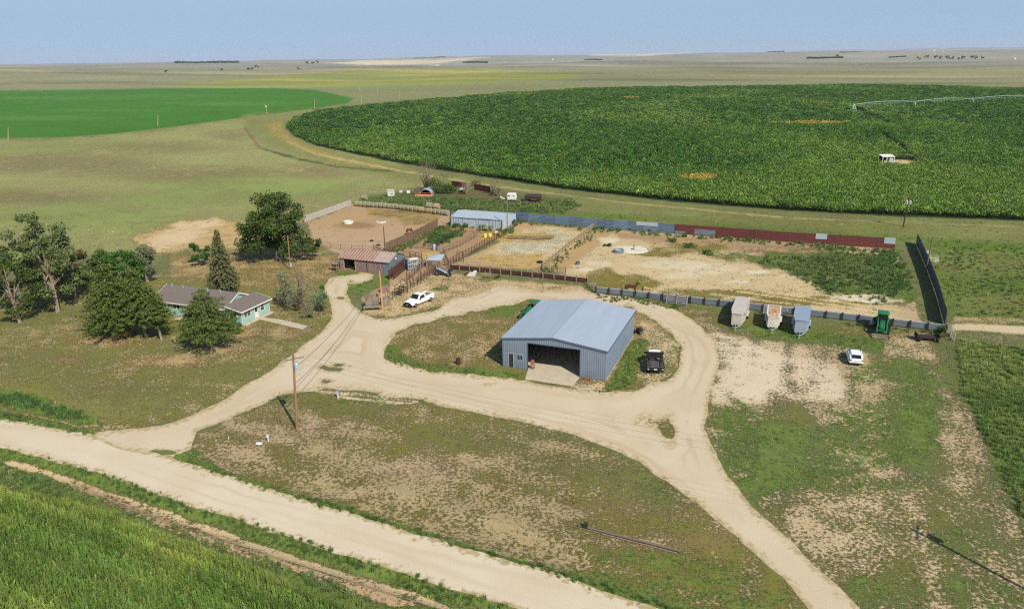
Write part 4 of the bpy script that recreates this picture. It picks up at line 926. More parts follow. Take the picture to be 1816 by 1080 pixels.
for ya, za, yb, zb in ((-ov, 2.32, RY, RZ), (RY, RZ, D_ + ov, 2.32)):
    m.add([(x, y, z + o) for x in (X0 - .3, X1 + .25) for y, z in ((ya, za), (yb, zb)) for o in (0, .1)], [(0, 1, 3, 2), (4, 6, 7, 5), (0, 4, 5, 1), (2, 3, 7, 6), (0, 2, 6, 4), (1, 5, 7, 3)])
rf = m.build('roof', MT['shingle'], hs)
m = MB()
for ya, za, yb, zb in ((-ov, 2.32, RY, RZ), (RY, RZ, D_ + ov, 2.32)):
    for x in (X0 - .34, X1 + .25): m.add([(xx, y, z + o) for xx in (x, x + .045) for y, z in ((ya, za), (yb, zb)) for o in (-.1, .125)], [(0, 1, 3, 2), (4, 6, 7, 5), (0, 4, 5, 1), (2, 3, 7, 6), (0, 2, 6, 4), (1, 5, 7, 3)])
m.box(X0 - .3, X1 + .25, -ov - .06, -ov - .005, 2.2, 2.42); m.build('fascia', MT['white'], rf)
for k, x in enumerate((-16.6, -14.2, -9.0, -6.4)):
    m = MB().tube((x, RY - .35, RZ - .2), (x, RY - .35, RZ + .28), .09, n=8).tube((x, RY - .35, RZ + .28), (x, RY - .35, RZ + .34), .14, n=8); m.build('vent_pipe', MT['galv_lt'], rf)
m = MB()
q0, q1 = (X1 + .05, 3.02), (E_ - 2.55 + .4, 2.22)
m.add([(x, y, z + o) for y in (-ov, D_ + ov) for x, z in ((X1 + .06, 2.98), (.42, 2.2)) for o in (0, .1)], [(0, 1, 3, 2), (4, 6, 7, 5), (0, 4, 5, 1), (2, 3, 7, 6), (0, 2, 6, 4), (1, 5, 7, 3)])
rf2 = m.build('lean_to_roof', MT['shingle'], hs)
m = MB(); m.box(.425, .48, -ov - .05, D_ + ov + .05, 2.08, 2.3)
for y in (-ov - .055, D_ + ov + .005): m.add([(x, yy, z + o) for yy in (y, y + .05) for x, z in ((X1 + .3, 2.9), (.47, 2.2)) for o in (-.1, .115)], [(0, 1, 3, 2), (4, 6, 7, 5), (0, 4, 5, 1), (2, 3, 7, 6), (0, 2, 6, 4), (1, 5, 7, 3)])
m.build('fascia', MT['white'], rf2)
def opening(op, axis, y, out, kind):
    a, b, c, d = op; q = lambda x0, x1, o0, o1, z0, z1: (x0, x1, *sorted((y + out * o0, y + out * o1)), z0, z1) if axis == 'x' else (*sorted((y + out * o0, y + out * o1)), x0, x1, z0, z1)
    m = MB(); w_ = .11
    for args in ((a - w_, a, -.02, .05, c - w_, d + w_), (b, b + w_, -.02, .05, c - w_, d + w_), (a, b, -.02, .05, d, d + w_), (a, b, -.02, .05, c - w_, c)): m.box(*q(*args))
    if kind == 'door':
        dr = MB().box(*q(a, b, -.12, -.06, c, d)).build('door', MT['white'], hs); MB().box(*q(a + .16, b - .16, -.058, -.05, 1.05, 1.9)).build('pane', MT['glass'], dr)
        MB().box(*q(b - .12, b - .07, -.056, -.02, .95, 1.05)).build('handle', MT['steel_dark'], dr); m.build('door_frame', MT['white'], hs)
    else:
        if b - a > .9: m.box(*q((a + b) / 2 - .03, (a + b) / 2 + .03, -.05, .03, c, d))
        else: m.box(*q(a, b, -.05, .03, (c + d) / 2 - .03, (c + d) / 2 + .03))
        wn = m.build('window', MT['white'], hs); MB().box(*q(a, b, -.09, -.06, c, d)).build('pane', MT['glass2'] if (axis == 'y' and a < 1) else MT['glass'], wn)
for o_ in fops: opening(o_, 'x', 0, -1, 'door' if o_[2] < .5 else 'window')
for o_ in eops: opening(o_, 'y', 0, 1, 'door' if o_[2] < .5 else 'window')
MB().box(-.09, .05, -.09, -.03, .1, 2.2).build('corner_board', MT['white'], hs); MB().box(-.05, .05, D_ - .02, D_ + .06, .1, 2.2).build('corner_board', MT['white'], hs)
MB().box(-12.4, -9.2, -1.7, -.06, -.05, .1).build('porch_slab', MT['concrete'], hs); MB().box(.06, .95, -.2, D_ + .1, -.05, .09).build('porch_slab', MT['concrete'], hs)
pth = [P(462, 567), P(545, 584), P(536, 579), P(470, 561)]
pth = [P(455, 565.5), P(466, 563), P(500, 567.5), P(546, 578.5), P(536, 584.5), P(490, 573.5)]
MB().prism([(q.x, q.y) for q in pth], -.05, .05, 'z').build('path', MT['concrete'])['kind'] = 'structure'

# ------------------------------------------------------------------ old red-roofed livestock shed
os_ = thing('livestock_shed', 'old wooden livestock shed with rust-striped tin roof and dark doorway', 'shed', P(603.5, 477.5), R(-22))
SL, SD = 11.3, 6.2
m = MB()
for a, b, mt_ in ((0, 1.0, 0), (3.6, 9.9, 0)):
    x = a
    while x < b - .02:
        w_ = min(.24, b - x); m.box(x, x + w_ - .02, -.03 + random.uniform(-.012, .012), .03, 0, 2.42); x += w_
m.box(1.0, 3.6, -.02, .03, 2.2, 2.42); m.build('wall', MT['wood_pink'], os_, label='weathered red board front')
m = MB(); corr(m, 9.95, SL, 0, 2.42, 0, .2, .02); corr(m, 0, SD, 0, lambda y: 2.42 + (1.1 * y / 2.9 if y < 2.9 else 1.1 * (SD - y) / (SD - 2.9)), SL, .2, .02, 'y', -1); m.build('wall', MT['galv'], os_, label='blue-grey tin clad end wall')
m = MB(); m.box(0, SL, SD - .04, SD + .04, 0, 2.4); m.prism([(0, 0), (SD, 0), (SD, 2.42), (2.9, 3.5), (0, 2.42)], -.02, .05, 'x'); m.build('wall', MT['wood_grey'], os_)
m = MB(); slope_sheet(m, -.35, SL + .3, -.35, 2.42, 2.9, 3.62, .04, .23, .022); rf = m.build('roof', MT['rust_roof'], os_)
m = MB(); slope_sheet(m, -.35, SL + .3, 2.9, 3.62, SD + .3, 2.42, .04, .23, .022); m.build('roof', MT['rust_roof'], os_)
MB().box(3.58, 3.72, -.08, .06, 0, 2.3).build('post', MT['wood_light'], os_); MB().box(.92, 1.04, -.08, .06, 0, 2.3).build('post', MT['wood_light'], os_)
m = MB()
for z in (.3, .7, 1.1, 1.5, 1.9): m.box(.1, .92, -.14, -.09, z, z + .14)
m.build('gate_panel', MT['wood_light'], os_)
MB().box(6.3, 6.42, -.09, .0, 0, 2.35).build('door_edge', MT['steel_dark'], os_)
MB().tube((SL - .02, 2.6, 2.5), (SL + .16, 2.6, 2.5), .22, n=12).build('gable_vent', MT['white'], os_)
# low stand beside its left end
st_ = thing('timber_rack', 'small grey timber rack beside the left end of the old shed', 'rack', P(594, 479), R(-22))
for a in (-.7, .7):
    for b in (-.4, .4): MB().box(a - .05, a + .05, b - .05, b + .05, 0, 1.3).build('leg', MT['wood_grey'], st_)
MB().box(-.85, .85, -.5, .5, 1.3, 1.36).build('shelf', MT['wood_grey'], st_); MB().box(-.8, .8, -.45, .45, .45, .5).build('shelf', MT['wood_grey'], st_); MB().box(-.5, .5, -.3, .3, .5, .95).build('crate', MT['wood_brown'], st_)

# ------------------------------------------------------------------ pale steel barn behind the pens
bn = thing('steel_barn', 'low pale blue steel barn with white roof behind the alley pens', 'barn', P(800, 401), R(-23))
BL, BD, BE, BP_ = 13.9, 8.6, 2.35, 3.15
m = MB(); corr(m, 0, BL, 0, BE, 0, .5, .03); m.build('wall', MT['galv_barn'], bn)
gt = lambda y: BE + (BP_ - BE) * (1 - abs(y - BD / 2) / (BD / 2))
m = MB(); corr(m, 0, BD, 0, gt, BL, .5, .03, 'y', -1); m.build('wall', MT['galv_barn'], bn)
m = MB(); corr(m, 0, BD, 0, gt, 0, .5, .03, 'y', 1); corr(m, 0, BL, 0, BE, BD, .5, .03, 'x', -1); m.build('wall', MT['galv_barn'], bn)
m = MB(); slope_sheet(m, -.1, BL + .1, -.15, BE + .03, BD / 2, BP_ + .05, pitch=.9); slope_sheet(m, -.1, BL + .1, BD / 2, BP_ + .05, BD + .15, BE + .03, pitch=.9); m.build('roof', MT['galv_lt'], bn)
for x in (3.4, 7.0): MB().box(x, x + 2.9, -.09, -.04, .05, 2.1).box(x, x + .05, -.11, -.09, .05, 2.12).build('sliding_door', MT['galv_barn'], bn)
MB().box(3, 10.5, -.12, -.04, 2.12, 2.2).build('door_track', MT['steel_dark'], bn)
for x in (.7, 1.45, 2.2, 10.6, 11.4, 12.2, 13.0): MB().box(x, x + .04, -.05, -.032, .05, BE - .05).build('seam', MT['trim'], bn)

# ------------------------------------------------------------------ fences
def lerp(a, b, t): return a + (b - a) * t
class Line:
    """a surveyed fence line"""
    def __init__(s, pts): 
        s.p = [Vector((P(*q).x, P(*q).y, 0)) for q in pts]; s.d = [0]
        for a, b in zip(s.p[:-1], s.p[1:]): s.d.append(s.d[-1] + (b - a).length)
        s.L = s.d[-1]
    def at(s, t):
        t = max(0, min(s.L, t))
        for k in range(len(s.p) - 1):
            if t <= s.d[k + 1] + 1e-9: return lerp(s.p[k], s.p[k + 1], (t - s.d[k]) / max(1e-6, s.d[k + 1] - s.d[k]))
        return s.p[-1]
    def dir(s, t): a = s.at(t - .2); b = s.at(t + .2); return (b - a).normalized()
def bar(mb, a, b, z0, z1, th, off=0.0):
    d = (b - a); n = Vector((-d.y, d.x, 0)).normalized(); A_, B_ = a + n * off, b + n * off
    mb.add([q + n * s * th / 2 + Vector((0, 0, z)) for q in (A_, B_) for s in (-1, 1) for z in (z0, z1)], [(0, 1, 3, 2), (4, 6, 7, 5), (0, 4, 5, 1), (2, 3, 7, 6), (0, 2, 6, 4), (1, 5, 7, 3)])
def fence(name, label, cat, pts, post_mat, rail_mat, h=1.3, sp=2.4, pr=.07, rails=(.5, 1.1), rh=.1, rth=.04, kind='rail', off=.09, round_=True, group=None, jit=.0, rn='rail', skip=()):
    L = Line(pts); n = max(1, round(L.L / sp)); o0 = L.at(0)
    t = thing(name, label, cat, o0, 0, group)
    pm = {}
    for k in range(n + 1):
        q = L.at(L.L * k / n) - o0; hh = h * (1 + jit * random.uniform(-1, 1))
        m = MB(); (m.tube((0, 0, -.02), (random.uniform(-.03, .03), 0, hh), pr, pr * .92, 6) if round_ else m.box(-pr, pr, -pr, pr, -.02, hh))
        o = m.build('post', post_mat, t); o.location = q; o.rotation_euler.z = math.atan2(L.dir(L.L * k / n).y, L.dir(L.L * k / n).x)
    for k in range(n):
        if k in skip: continue
        a, b = L.at(L.L * k / n) - o0, L.at(L.L * (k + 1) / n) - o0
        if kind == 'rail':
            m = MB()
            for z in rails: bar(m, a, b, z, z + rh, rth, off)
            m.build(rn, rail_mat, t)
        elif kind == 'board':
            m = MB(); d = (b - a); c = max(1, round(d.length / .2))
            for i in range(c):
                u0 = a + d * (i / c); u1 = a + d * ((i + .86) / c); bar(m, u0, u1, .04, h * (.93 + .09 * random.random()), .03, off + random.uniform(-.01, .01))
            m.build('board_panel', rail_mat, t)
    return t
def windbreak(name, label, pts, h, mats, pw=3.0, patches=(), off=0.0, slope=0):
    """tall corrugated sheet fence: sheets are panels with horizontal ribs"""
    L = Line(pts); n = max(1, round(L.L / pw)); o0 = L.at(0); t = thing(name, label, 'windbreak', o0)
    for k in range(n + 1):
        q = L.at(L.L * k / n) - o0; d = L.dir(L.L * k / n); nn = Vector((-d.y, d.x, 0))
        o = MB().box(-.06, .06, -.06, .06, -.02, h * .97).build('post', MT['polegrey'], t); o.location = q + nn * .13; o.rotation_euler.z = math.atan2(d.y, d.x)
    for k in range(n):
        a, b = L.at(L.L * k / n) - o0, L.at(L.L * (k + 1) / n) - o0; d = (b - a).normalized(); nn = Vector((-d.y, d.x, 0))
        m = MB(); nr_ = 13; zs = [.06 + (h - .06) * i / nr_ for i in range(nr_ + 1)]; vs = []
        hh = random.uniform(-.03, .03)
        for i, z in enumerate(zs):
            o_ = .012 if i % 2 else -.012
            for q in (a, b): vs.append(q + nn * (o_ - .0) + Vector((0, 0, z + hh)))
        m.add(vs, [(2 * i, 2 * i + 1, 2 * i + 3, 2 * i + 2) for i in range(nr_)])
        for q in (a, b - d * .03): bar(m, q, q + d * .03, .06, h + hh, .05, .0)
        m.build('sheet', mats[k % len(mats)], t)
    for (u0, u1, f0, f1, mt_) in patches:      # along-line survey columns and height fractions
        def tt(u):
            lo, hi = 0, L.L
            for _ in range(40):
                c = (lo + hi) / 2; q = L.at(c)
                if pix(q.x, q.y)[0] < u: lo = c
                else: hi = c
            return lo
        a, b = L.at(tt(u0)) - o0, L.at(tt(u1)) - o0; m = MB(); bar(m, a, b, h * f0, h * f1 + .06, .02, -.06); m.build('patch_sheet', mt_, t, label='pale metal patch')
    return t
windbreak('windbreak_fence', 'long slate-blue corrugated windbreak behind the straw pen, joining the barn', [(913, 392), (980, 398), (1090, 407), (1196, 414.5)], 2.3, [MT['wb_blue'], sheet_metal('slate_blue_sheet_pale', C(122, 140, 160), .5, .15, C(104, 122, 142), (.5, .5, 3), .7)], 3.6, [(1128, 1166, .62, .98, MT['galv_lt'])])
windbreak('windbreak_fence', 'long dark red corrugated windbreak with pale patches along the back of the big pen', [(1196.5, 414.6), (1400, 430), (1586, 441.5)], 2.3, [MT['wb_red']], 3.6, [(1231, 1268, .08, .62, MT['galv']), (1445, 1465, .5, 1.0, MT['galv_lt']), (1566, 1587, .45, 1.0, MT['galv_lt']), (1197, 1215, .05, .3, MT['galv'])])
windbreak('windbreak_fence', 'dark shaded windbreak running toward the camera on the right side of the big pen', [(1624.5, 433), (1644, 478), (1660, 522), (1675, 577)], 2.35, [MT['wb_dark']], 3.0)
fence('plank_fence', 'oxide-red plank fence with grey posts below the straw pen', 'fence', [(797, 478), (900, 488), (1042, 502.5)], MT['wood_grey'], MT['rail_red'], 1.25, 2.15, .085, (.22, .6), .36, .05, off=.1, round_=False, rn='plank')
L = Line([(797, 478), (900, 488), (1042, 502.5)]); m = MB(); bar(m, L.at(0), L.at(L.L * .42), 1.26, 1.33, .16); bar(m, L.at(L.L * .42), L.at(L.L), 1.26, 1.33, .16)
cap = m.build('top_rail', MT['wood_grey']); fr_ = [o for o in COL.objects if o.name.startswith('plank_fence')][-1]; cap.parent = fr_; cap.location = -fr_.location
fence('sheet_fence', 'low grey galvanised sheet fence with dark posts behind the parked trailers', 'fence', [(1056.5, 520.5), (1240, 540), (1524, 571.5), (1676, 590)], MT['steel_dark'], MT['galv'], 1.28, 2.3, .11, (.14,), .92, .05, off=.14, round_=False, rn='sheet')
L = Line([(1056.5, 520.5), (1240, 540), (1524, 571.5), (1676, 590)]); m = MB()
for a, b in zip(L.p[:-1], L.p[1:]): bar(m, a, b, 1.1, 1.16, .16, .2)
cap = m.build('top_rail', MT['galv_lt']); fr_ = [o for o in COL.objects if o.name.startswith('sheet_fence')][-1]; cap.parent = fr_; cap.location = -fr_.location
fence('pole_fence', 'timber pole fence dividing the straw pen from the big pen', 'fence', [(961, 479), (985, 458), (1018, 431), (1051, 406)], MT['wood_brown'], MT['wood_light'], 1.45, 2.3, .09, (.55, 1.15), .14, .12, off=-.12)
fence('board_fence', 'tall weathered vertical board fence between horse pen and alley', 'fence', [(685, 446), (730, 426), (776, 402)], MT['wood_brown'], MT['wood_brown'], 2.0, 2.4, .08, kind='board', off=-.09)
fence('board_fence', 'pale grey board fence at the top left of the horse pen', 'fence', [(540, 395), (580, 380), (623, 364.5)], MT['wood_grey'], mat('pale_grey_boards', C(206, 198, 186), .9, 0, C(160, 150, 138), 4, .8), 1.75, 3.0, .09, kind='board', off=-.1)
PC = dict(post_mat=MT['steel_dark'], rail_mat=MT['steel_dark'])
fence('pipe_fence', 'dark pipe fence with closely set posts along the straw pen side of the alley', 'fence', [(795, 474), (811, 463.5), (831, 454), (862, 436), (889, 420.5)], MT['steel_dark'], MT['rust'], 1.65, 1.35, .06, (.35, .8, 1.2, 1.5), .06, .05, off=-.07)
fence('pipe_fence', 'rusty pipe fence with cream posts down the middle of the alley', 'fence', [(786, 450), (813, 439), (832, 428), (847, 419.5)], MT['wood_light'], MT['rust_pipe'], 1.5, 1.5, .06, (.3, .7, 1.05, 1.35), .09, .06, off=-.07)
fence('pipe_fence', 'dark pipe fence beside the weedy strip of the alley', 'fence', [(767, 442), (788, 430), (807, 418.5), (822, 410)], MT['steel_dark'], MT['steel_dark'], 1.5, 1.6, .055, (.5, 1.0, 1.4), .05, .05, off=-.06)
fence('pipe_fence', 'brown pipe fence directly behind the old red-roofed shed', 'fence', [(692, 454), (720, 457), (748, 462)], MT['steel_dark'], MT['rust'], 1.55, 1.6, .05, (.35, .75, 1.1, 1.45), .05, .05, off=-.06)
fence('pipe_fence', 'short weathered pipe fence across the weedy strip', 'fence', [(730, 440), (752, 441), (768, 444)], MT['rust_pipe'], MT['rust_pipe'], 1.2, 1.5, .05, (.3, .7, 1.05), .05, .05, off=-.06)
fence('pipe_fence', 'dark pipe fence on the driveway side of the loading alley', 'fence', [(772, 485), (754.5, 497), (733, 510), (715, 521), (697, 532), (688, 536)], MT['steel_dark'], MT['rust'], 1.55, 1.35, .055, (.45, 1.0, 1.45), .05, .05, off=-.06)
fence('pipe_fence', 'rusty pipe fence running out from the corner of the old shed', 'fence', [(722, 500), (738, 486), (757, 470)], MT['steel_dark'], MT['rust_pipe'], 1.5, 1.5, .055, (.4, .9, 1.4), .06, .05, off=-.06)
fence('pipe_fence', 'low rusty pipe rails behind the squeeze chute', 'fence', [(728, 462), (745, 466), (752, 470), (744, 478)], MT['rust_pipe'], MT['rust_pipe'], 1.4, 1.3, .05, (.3, .7, 1.1, 1.35), .07, .05, off=-.06)
fence('pipe_fence', 'pipe rail fence across the foot of the horse pen', 'fence', [(556, 436), (580, 440), (600, 443), (640, 446), (684, 449)], MT['rust_pipe'], MT['rust_pipe'], 1.3, 2.6, .06, (.55, 1.15), .06, .05, off=-.07)
fence('wire_fence', 'thin stake fence inside the lower edge of the straw pen', 'fence', [(812, 468), (850, 470), (900, 476), (957, 481)], MT['wood_light'], MT['steel_dark'], 1.5, 2.6, .05, (.6, 1.2), .025, .02, off=-.06, jit=.15)
fence('pole_fence', 'short brushy pole fence standing in the middle of the straw pen', 'fence', [(900, 424), (925, 425), (950, 426), (982, 424)], MT['wood_light'], MT['wood_brown'], 1.2, 2.0, .05, (.25, .6), .2, .14, off=-.08, jit=.2)
fence('pole_fence', 'cream post fence in front of the pale barn', 'fence', [(831, 410), (849, 414), (866, 410), (884, 412), (905, 408)], MT['wood_light'], MT['wood_light'], 1.8, 2.2, .07, (1.0,), .08, .05, off=-.07, jit=.1)
fence('pipe_fence', 'dark pipe fence corner right of the pale barn', 'fence', [(889, 420), (900, 412), (912, 405), (920, 396)], MT['steel_dark'], MT['steel_dark'], 1.5, 1.7, .055, (.4, .8, 1.2), .06, .05, off=-.07)
fence('wire_fence', 'low wire fence between straw pen corner and red plank fence', 'fence', [(960, 480), (985, 483), (1003, 485)], MT['steel_dark'], MT['steel_dark'], 1.3, 2.0, .04, (.3, .7, 1.1), .03, .02, off=-.05)
# wire fences of the pastures and yard
fence('wire_fence', 'old wire fence behind the house yard trees', 'fence', [(290, 457), (350, 452), (420, 446), (490, 443), (556, 437)], MT['polegrey'], MT['steel_dark'], 1.1, 5.5, .07, (.4, .75, 1.0), .02, .015, off=0, jit=.15)
fence('wire_fence', 'wire fence down the right edge of the parking lot', 'fence', [(1690, 600), (1706, 690), (1738, 762), (1772, 830), (1808, 908), (1840, 960)], MT['steel_dark'], MT['steel_dark'], 1.2, 4.5, .03, (.4, .75, 1.05), .012, .01, off=0, jit=.1)
fence('wire_fence', 'far wire fence along the headland track left of the maize circle', 'fence', [(436, 232), (462, 264), (515, 281), (606, 297), (690, 304)], MT['polegrey'], MT['steel_dark'], 1.2, 14, .12, (.5, 1.0), .02, .015, off=0, jit=.15)

fence('pipe_fence', 'inner pipe fence splitting the loading alley lengthwise', 'fence', [(742, 499), (762, 486), (788, 471)], MT['steel_dark'], MT['rust_pipe'], 1.5, 1.5, .05, (.4, .9, 1.4), .05, .05, off=-.06)
fence('pipe_fence', 'short dark pipe fence closing the alley below the board shelter', 'fence', [(756, 475), (765, 480), (773, 485)], MT['steel_dark'], MT['steel_dark'], 1.5, 1.2, .05, (.35, .75, 1.1, 1.4), .05, .05, off=-.06)
fence('pipe_fence', 'short rusty pipe fence at the junction of the two alley fences', 'fence', [(786, 451), (791, 462), (796, 473)], MT['steel_dark'], MT['rust_pipe'], 1.5, 1.4, .05, (.4, .9, 1.35), .06, .05, off=-.06)
fence('pipe_fence', 'cross fence of dark pipe halfway along the loading alley', 'fence', [(722, 500), (733, 505), (741, 506)], MT['steel_dark'], MT['rust'], 1.6, 1.1, .05, (.4, .8, 1.2, 1.5), .05, .05, off=-.06)
# metal gates
def gate(name, label, a, b, h, mt_, nb=5, cat='gate', group=None):
    a, b = P(*a), P(*b); d = b - a; t = thing(name, label, cat, a, math.atan2(d.y, d.x), group); w_ = d.length
    m = MB(); m.tube((0, 0, .1), (0, 0, h), .035); m.tube((w_, 0, .1), (w_, 0, h), .035); m.tube((0, 0, h), (w_, 0, h), .035); m.tube((0, 0, .15), (w_, 0, .15), .03); m.build('frame', mt_, t)
    m = MB()
    for k in range(1, nb): m.tube((0, 0, .15 + (h - .15) * k / nb), (w_, 0, .15 + (h - .15) * k / nb), .025)
    m.build('bars', mt_, t); m = MB(); m.box(w_ * .5 - .03, w_ * .5 + .03, -.02, .02, .15, h); m.build('brace', mt_, t); return t
gate('tube_gate', 'tube gate hanging open between red plank fence and sheet fence', (1056, 520), (1043, 505), 1.3, MT['galv'])
gate('tube_gate', 'white tube gate at the right end of the sheet fence', (1680, 590), (1692, 606), 1.25, MT['white'])
gate('tube_gate', 'small tube gate in the corner of the big pen by the red plank fence', (982, 484), (1004, 486), 1.2, MT['rust_pipe'])
gate('tube_gate', 'brown panel gate beside the concrete walk of the old shed', (588, 470), (603, 472), 1.2, MT['rust_pipe'])
gate('tube_gate', 'low gate leaning on the board fence corner in the horse pen', (662, 442), (684, 452), 1.1, MT['rust_pipe'])
# tall pipe portals over the alley
def portal(label, a, b, h, mt_):
    a, b = P(*a), P(*b); d = b - a; t = thing('pipe_portal', label, 'gateway', a, math.atan2(d.y, d.x)); w_ = d.length
    for x in (0, w_): MB().tube((x, 0, 0), (x, 0, h), .06).build('post', mt_, t)
    MB().tube((-.05, 0, h), (w_ + .05, 0, h), .05).build('crossbar', mt_, t); return t
portal('tall dark pipe portal over the loading alley near the old shed', (722, 501), (746.5, 503), 2.5, MT['steel_dark'])
portal('tall grey pipe portal in front of the pale barn', (849, 416), (889, 420.8), 3.9, MT['galv'])
portal('dark pipe portal where the alley meets the red plank fence', (811, 464), (822, 466), 2.2, MT['steel_dark'])
# bow-framed race
rc = thing('cattle_race', 'curved cattle race of rusty hoop frames and side boards beside the old shed', 'cattle race', P(694, 496), 0)
ra, rb = P(694, 496), P(721, 474); dd = rb - ra; rc.rotation_euler.z = math.atan2(dd.y, dd.x)
for k in range(8):
    x = dd.length * k / 7; m = MB(); pts = [(x, -.45, 0), (x, -.45, 1.6), (x, -.3, 1.95), (x, 0, 2.08), (x, .3, 1.95), (x, .45, 1.6), (x, .45, 0)]; m.path(pts, [.05] * 7, 5); m.build('hoop', MT['steel_dark'], rc)
for s in (-.45, .45):
    m = MB()
    for z in (.1, .5, .9, 1.3): m.box(0, dd.length, s - .02, s + .02, z, z + .3 if s > 0 else z + .16)
    m.build('side_board', MT['rust'], rc)
# squeeze chute
sq = thing('squeeze_chute', 'pale blue-grey steel cattle squeeze chute behind the old shed', 'cattle chute', P(733, 477), R(30))
for s in (-.6, .6):
    m = MB()
    for k in range(7): m.box(-1.3 + k * .42, -1.22 + k * .42, s - .04, s + .04, .2, 2.0)
    m.box(-1.35, 1.35, s - .05, s + .05, .15, .3); m.box(-1.35, 1.35, s - .05, s + .05, 1.1, 1.2); m.box(-1.35, 1.35, s - .05, s + .05, 1.95, 2.05); m.build('side_frame', MT['galv_lt'], sq)
MB().box(-1.35, 1.35, -.6, .6, .06, .14).build('floor_plate', MT['steel_dark'], sq); MB().box(-1.45, -1.36, -.7, .7, .1, 2.2).box(-1.5, -1.46, -.3, .3, 1.2, 1.7).build('head_gate', mat('blue_enamel', C(92, 120, 170), .5), sq)
MB().box(-.9, .9, -.5, .5, 2.06, 2.16).build('top_hood', MT['white'], sq); MB().tube((0, .65, 1.6), (.2, 1.2, 2.3), .03).build('lever', MT['rust'], sq)
# loading steps and crates near the yellow pole
ch = thing('loading_chute', 'dark steel loading steps at the end of the alley fence above the white pickup', 'loading chute', P(712, 521), R(-30))
for k, z in enumerate((.4, .8, 1.2)): MB().box(-.7, .7, -.9 + k * .5, -.4 + k * .5, z, z + .06).build('step', MT['steel_dark'], ch)
for a in (-.72, .72): MB().path([(a, -1, 0), (a, -1, 1.3), (a, .9, 2.1), (a, .9, 0)], [.05] * 4, 5).box(a - .02, a + .02, -.9, .9, 1.0, 1.1).build('side_frame', MT['steel_dark'], ch)
def plank_box(name, label, cat, loc, rz, w_, d_, z0, z1, mt_, legs=True, open_=False):
    t = thing(name, label, cat, loc, rz)
    for s, (x0, x1, y0, y1) in enumerate(((-w_, w_, -d_, -d_ + .06), (-w_, w_, d_ - .06, d_), (-w_, -w_ + .06, -d_ + .06, d_ - .06), (w_ - .06, w_, -d_ + .06, d_ - .06))):
        m = MB(); z = z0
        while z < z1 - .05: m.box(x0 + random.uniform(0, .015), x1, y0, y1, z, z + .15); z += .18
        m.build('side_boards', mt_, t)
    MB().box(-w_ + .06, w_ - .06, -d_ + .06, d_ - .06, z0, z0 + .06).build('deck', mt_, t)
    if legs:
        for a in (-w_ + .12, w_ - .12):
            for b in (-d_ + .12, d_ - .12): MB().box(a - .06, a + .06, b - .06, b + .06, 0, z0).build('leg', MT['wood_grey'], t)
    return t
bx_ = plank_box('loading_dock', 'grey plank loading dock with raised box at the foot of the yellow pole', 'loading dock', P(661, 546), R(5), 1.05, .75, .75, 2.2, MT['wood_grey'])
MB().box(-1.35, 1.5, -1.6, -.8, .55, .7).build('platform', MT['wood_grey'], bx_)
for a in (-1.25, 1.35): MB().box(a - .08, a + .08, -1.5, -1.35, 0, .55).build('leg', MT['wood_grey'], bx_)
plank_box('timber_crate', 'grey slatted crate just right of the yellow pole base', 'crate', P(684, 541), R(30), .75, .6, .1, 1.3, MT['wood_grey'], False)
plank_box('timber_crate', 'grey-pink slatted crate beside the alley fence above the yellow pole', 'crate', P(683, 518), R(20), .8, .5, .1, 1.1, MT['wood_pink'], False)
# lean-to shelter panel with white tin roof
lt = thing('pen_shelter', 'small board shelter with sloping white tin roof at the alley corner', 'shelter', P(757, 473), R(-16))
m = MB(); x = 0
while x < 3.1: m.box(x, x + .2, -.03, .03, 0, 1.35); x += .215
m.build('wall', MT['wood_grey'], lt); m = MB(); m.add([(x, y, z + o) for x in (-.1, 3.2) for y, z in ((-.1, 1.38), (2.0, 1.75 if x < 1 else 2.3)) for o in (0, .05)], [(0, 1, 3, 2), (4, 6, 7, 5), (0, 4, 5, 1), (2, 3, 7, 6), (0, 2, 6, 4), (1, 5, 7, 3)]); m.build('roof', MT['galv_lt'], lt)
for x, y, h in ((0, 0, 1.37), (3.05, 0, 1.37), (0, 1.9, 1.68), (3.05, 1.9, 2.2)): MB().box(x - .06, x + .06, y - .11, y - .04, 0, h - .02).build('post', MT['wood_light'], lt)
# stacks of corral panels leaning at the sheet fence
def panel_stack(label, a, b, n_, group='corral panels leaning on the sheet fence'):
    a, b = P(*a), P(*b); d = b - a; nn = Vector((-d.y, d.x, 0)).normalized()
    for k in range(n_):
        t = thing('corral_panel', label[k], 'corral panel', a - nn * (.55 - .16 * k), math.atan2(d.y, d.x), group); t.rotation_euler.x = R(-12); w_ = d.length
        mt_ = MT['galv_lt'] if k == 0 else MT['rust']
        m = MB(); m.tube((0, 0, 0), (0, 0, 1.65), .045); m.tube((w_, 0, 0), (w_, 0, 1.65), .045); m.build('upright', mt_, t)
        m = MB()
        for z in (.25, .55, .85, 1.15, 1.45): m.tube((0, 0, z), (w_, 0, z), .04)
        m.build('bars', mt_, t); MB().box(w_ * .5 - .04, w_ * .5 + .04, -.03, .03, .2, 1.5).build('brace', mt_, t)
panel_stack(['pale corral panel at the front of the stack between the horses and the first trailer', 'rusty corral panel second in the stack left of the trailers', 'rusty corral panel against the fence at the back of the left stack'], (1183, 537), (1219, 541.5), 3)
panel_stack(['pale corral panel behind the rust-topped trailer, front of its stack', 'rusty corral panel behind the rust-topped trailer, against the fence'], (1354, 556), (1396, 561), 2)
def HT(u, v, vt):
    """height whose top shows at image row vt above the ground point (u,v)"""
    q = P(u, v); lo, hi = 0.0, 35.0
    for _ in range(40):
        c = (lo + hi) / 2
        if float(pix(q.x, q.y, c)[1]) > vt: lo = c
        else: hi = c
    return lo
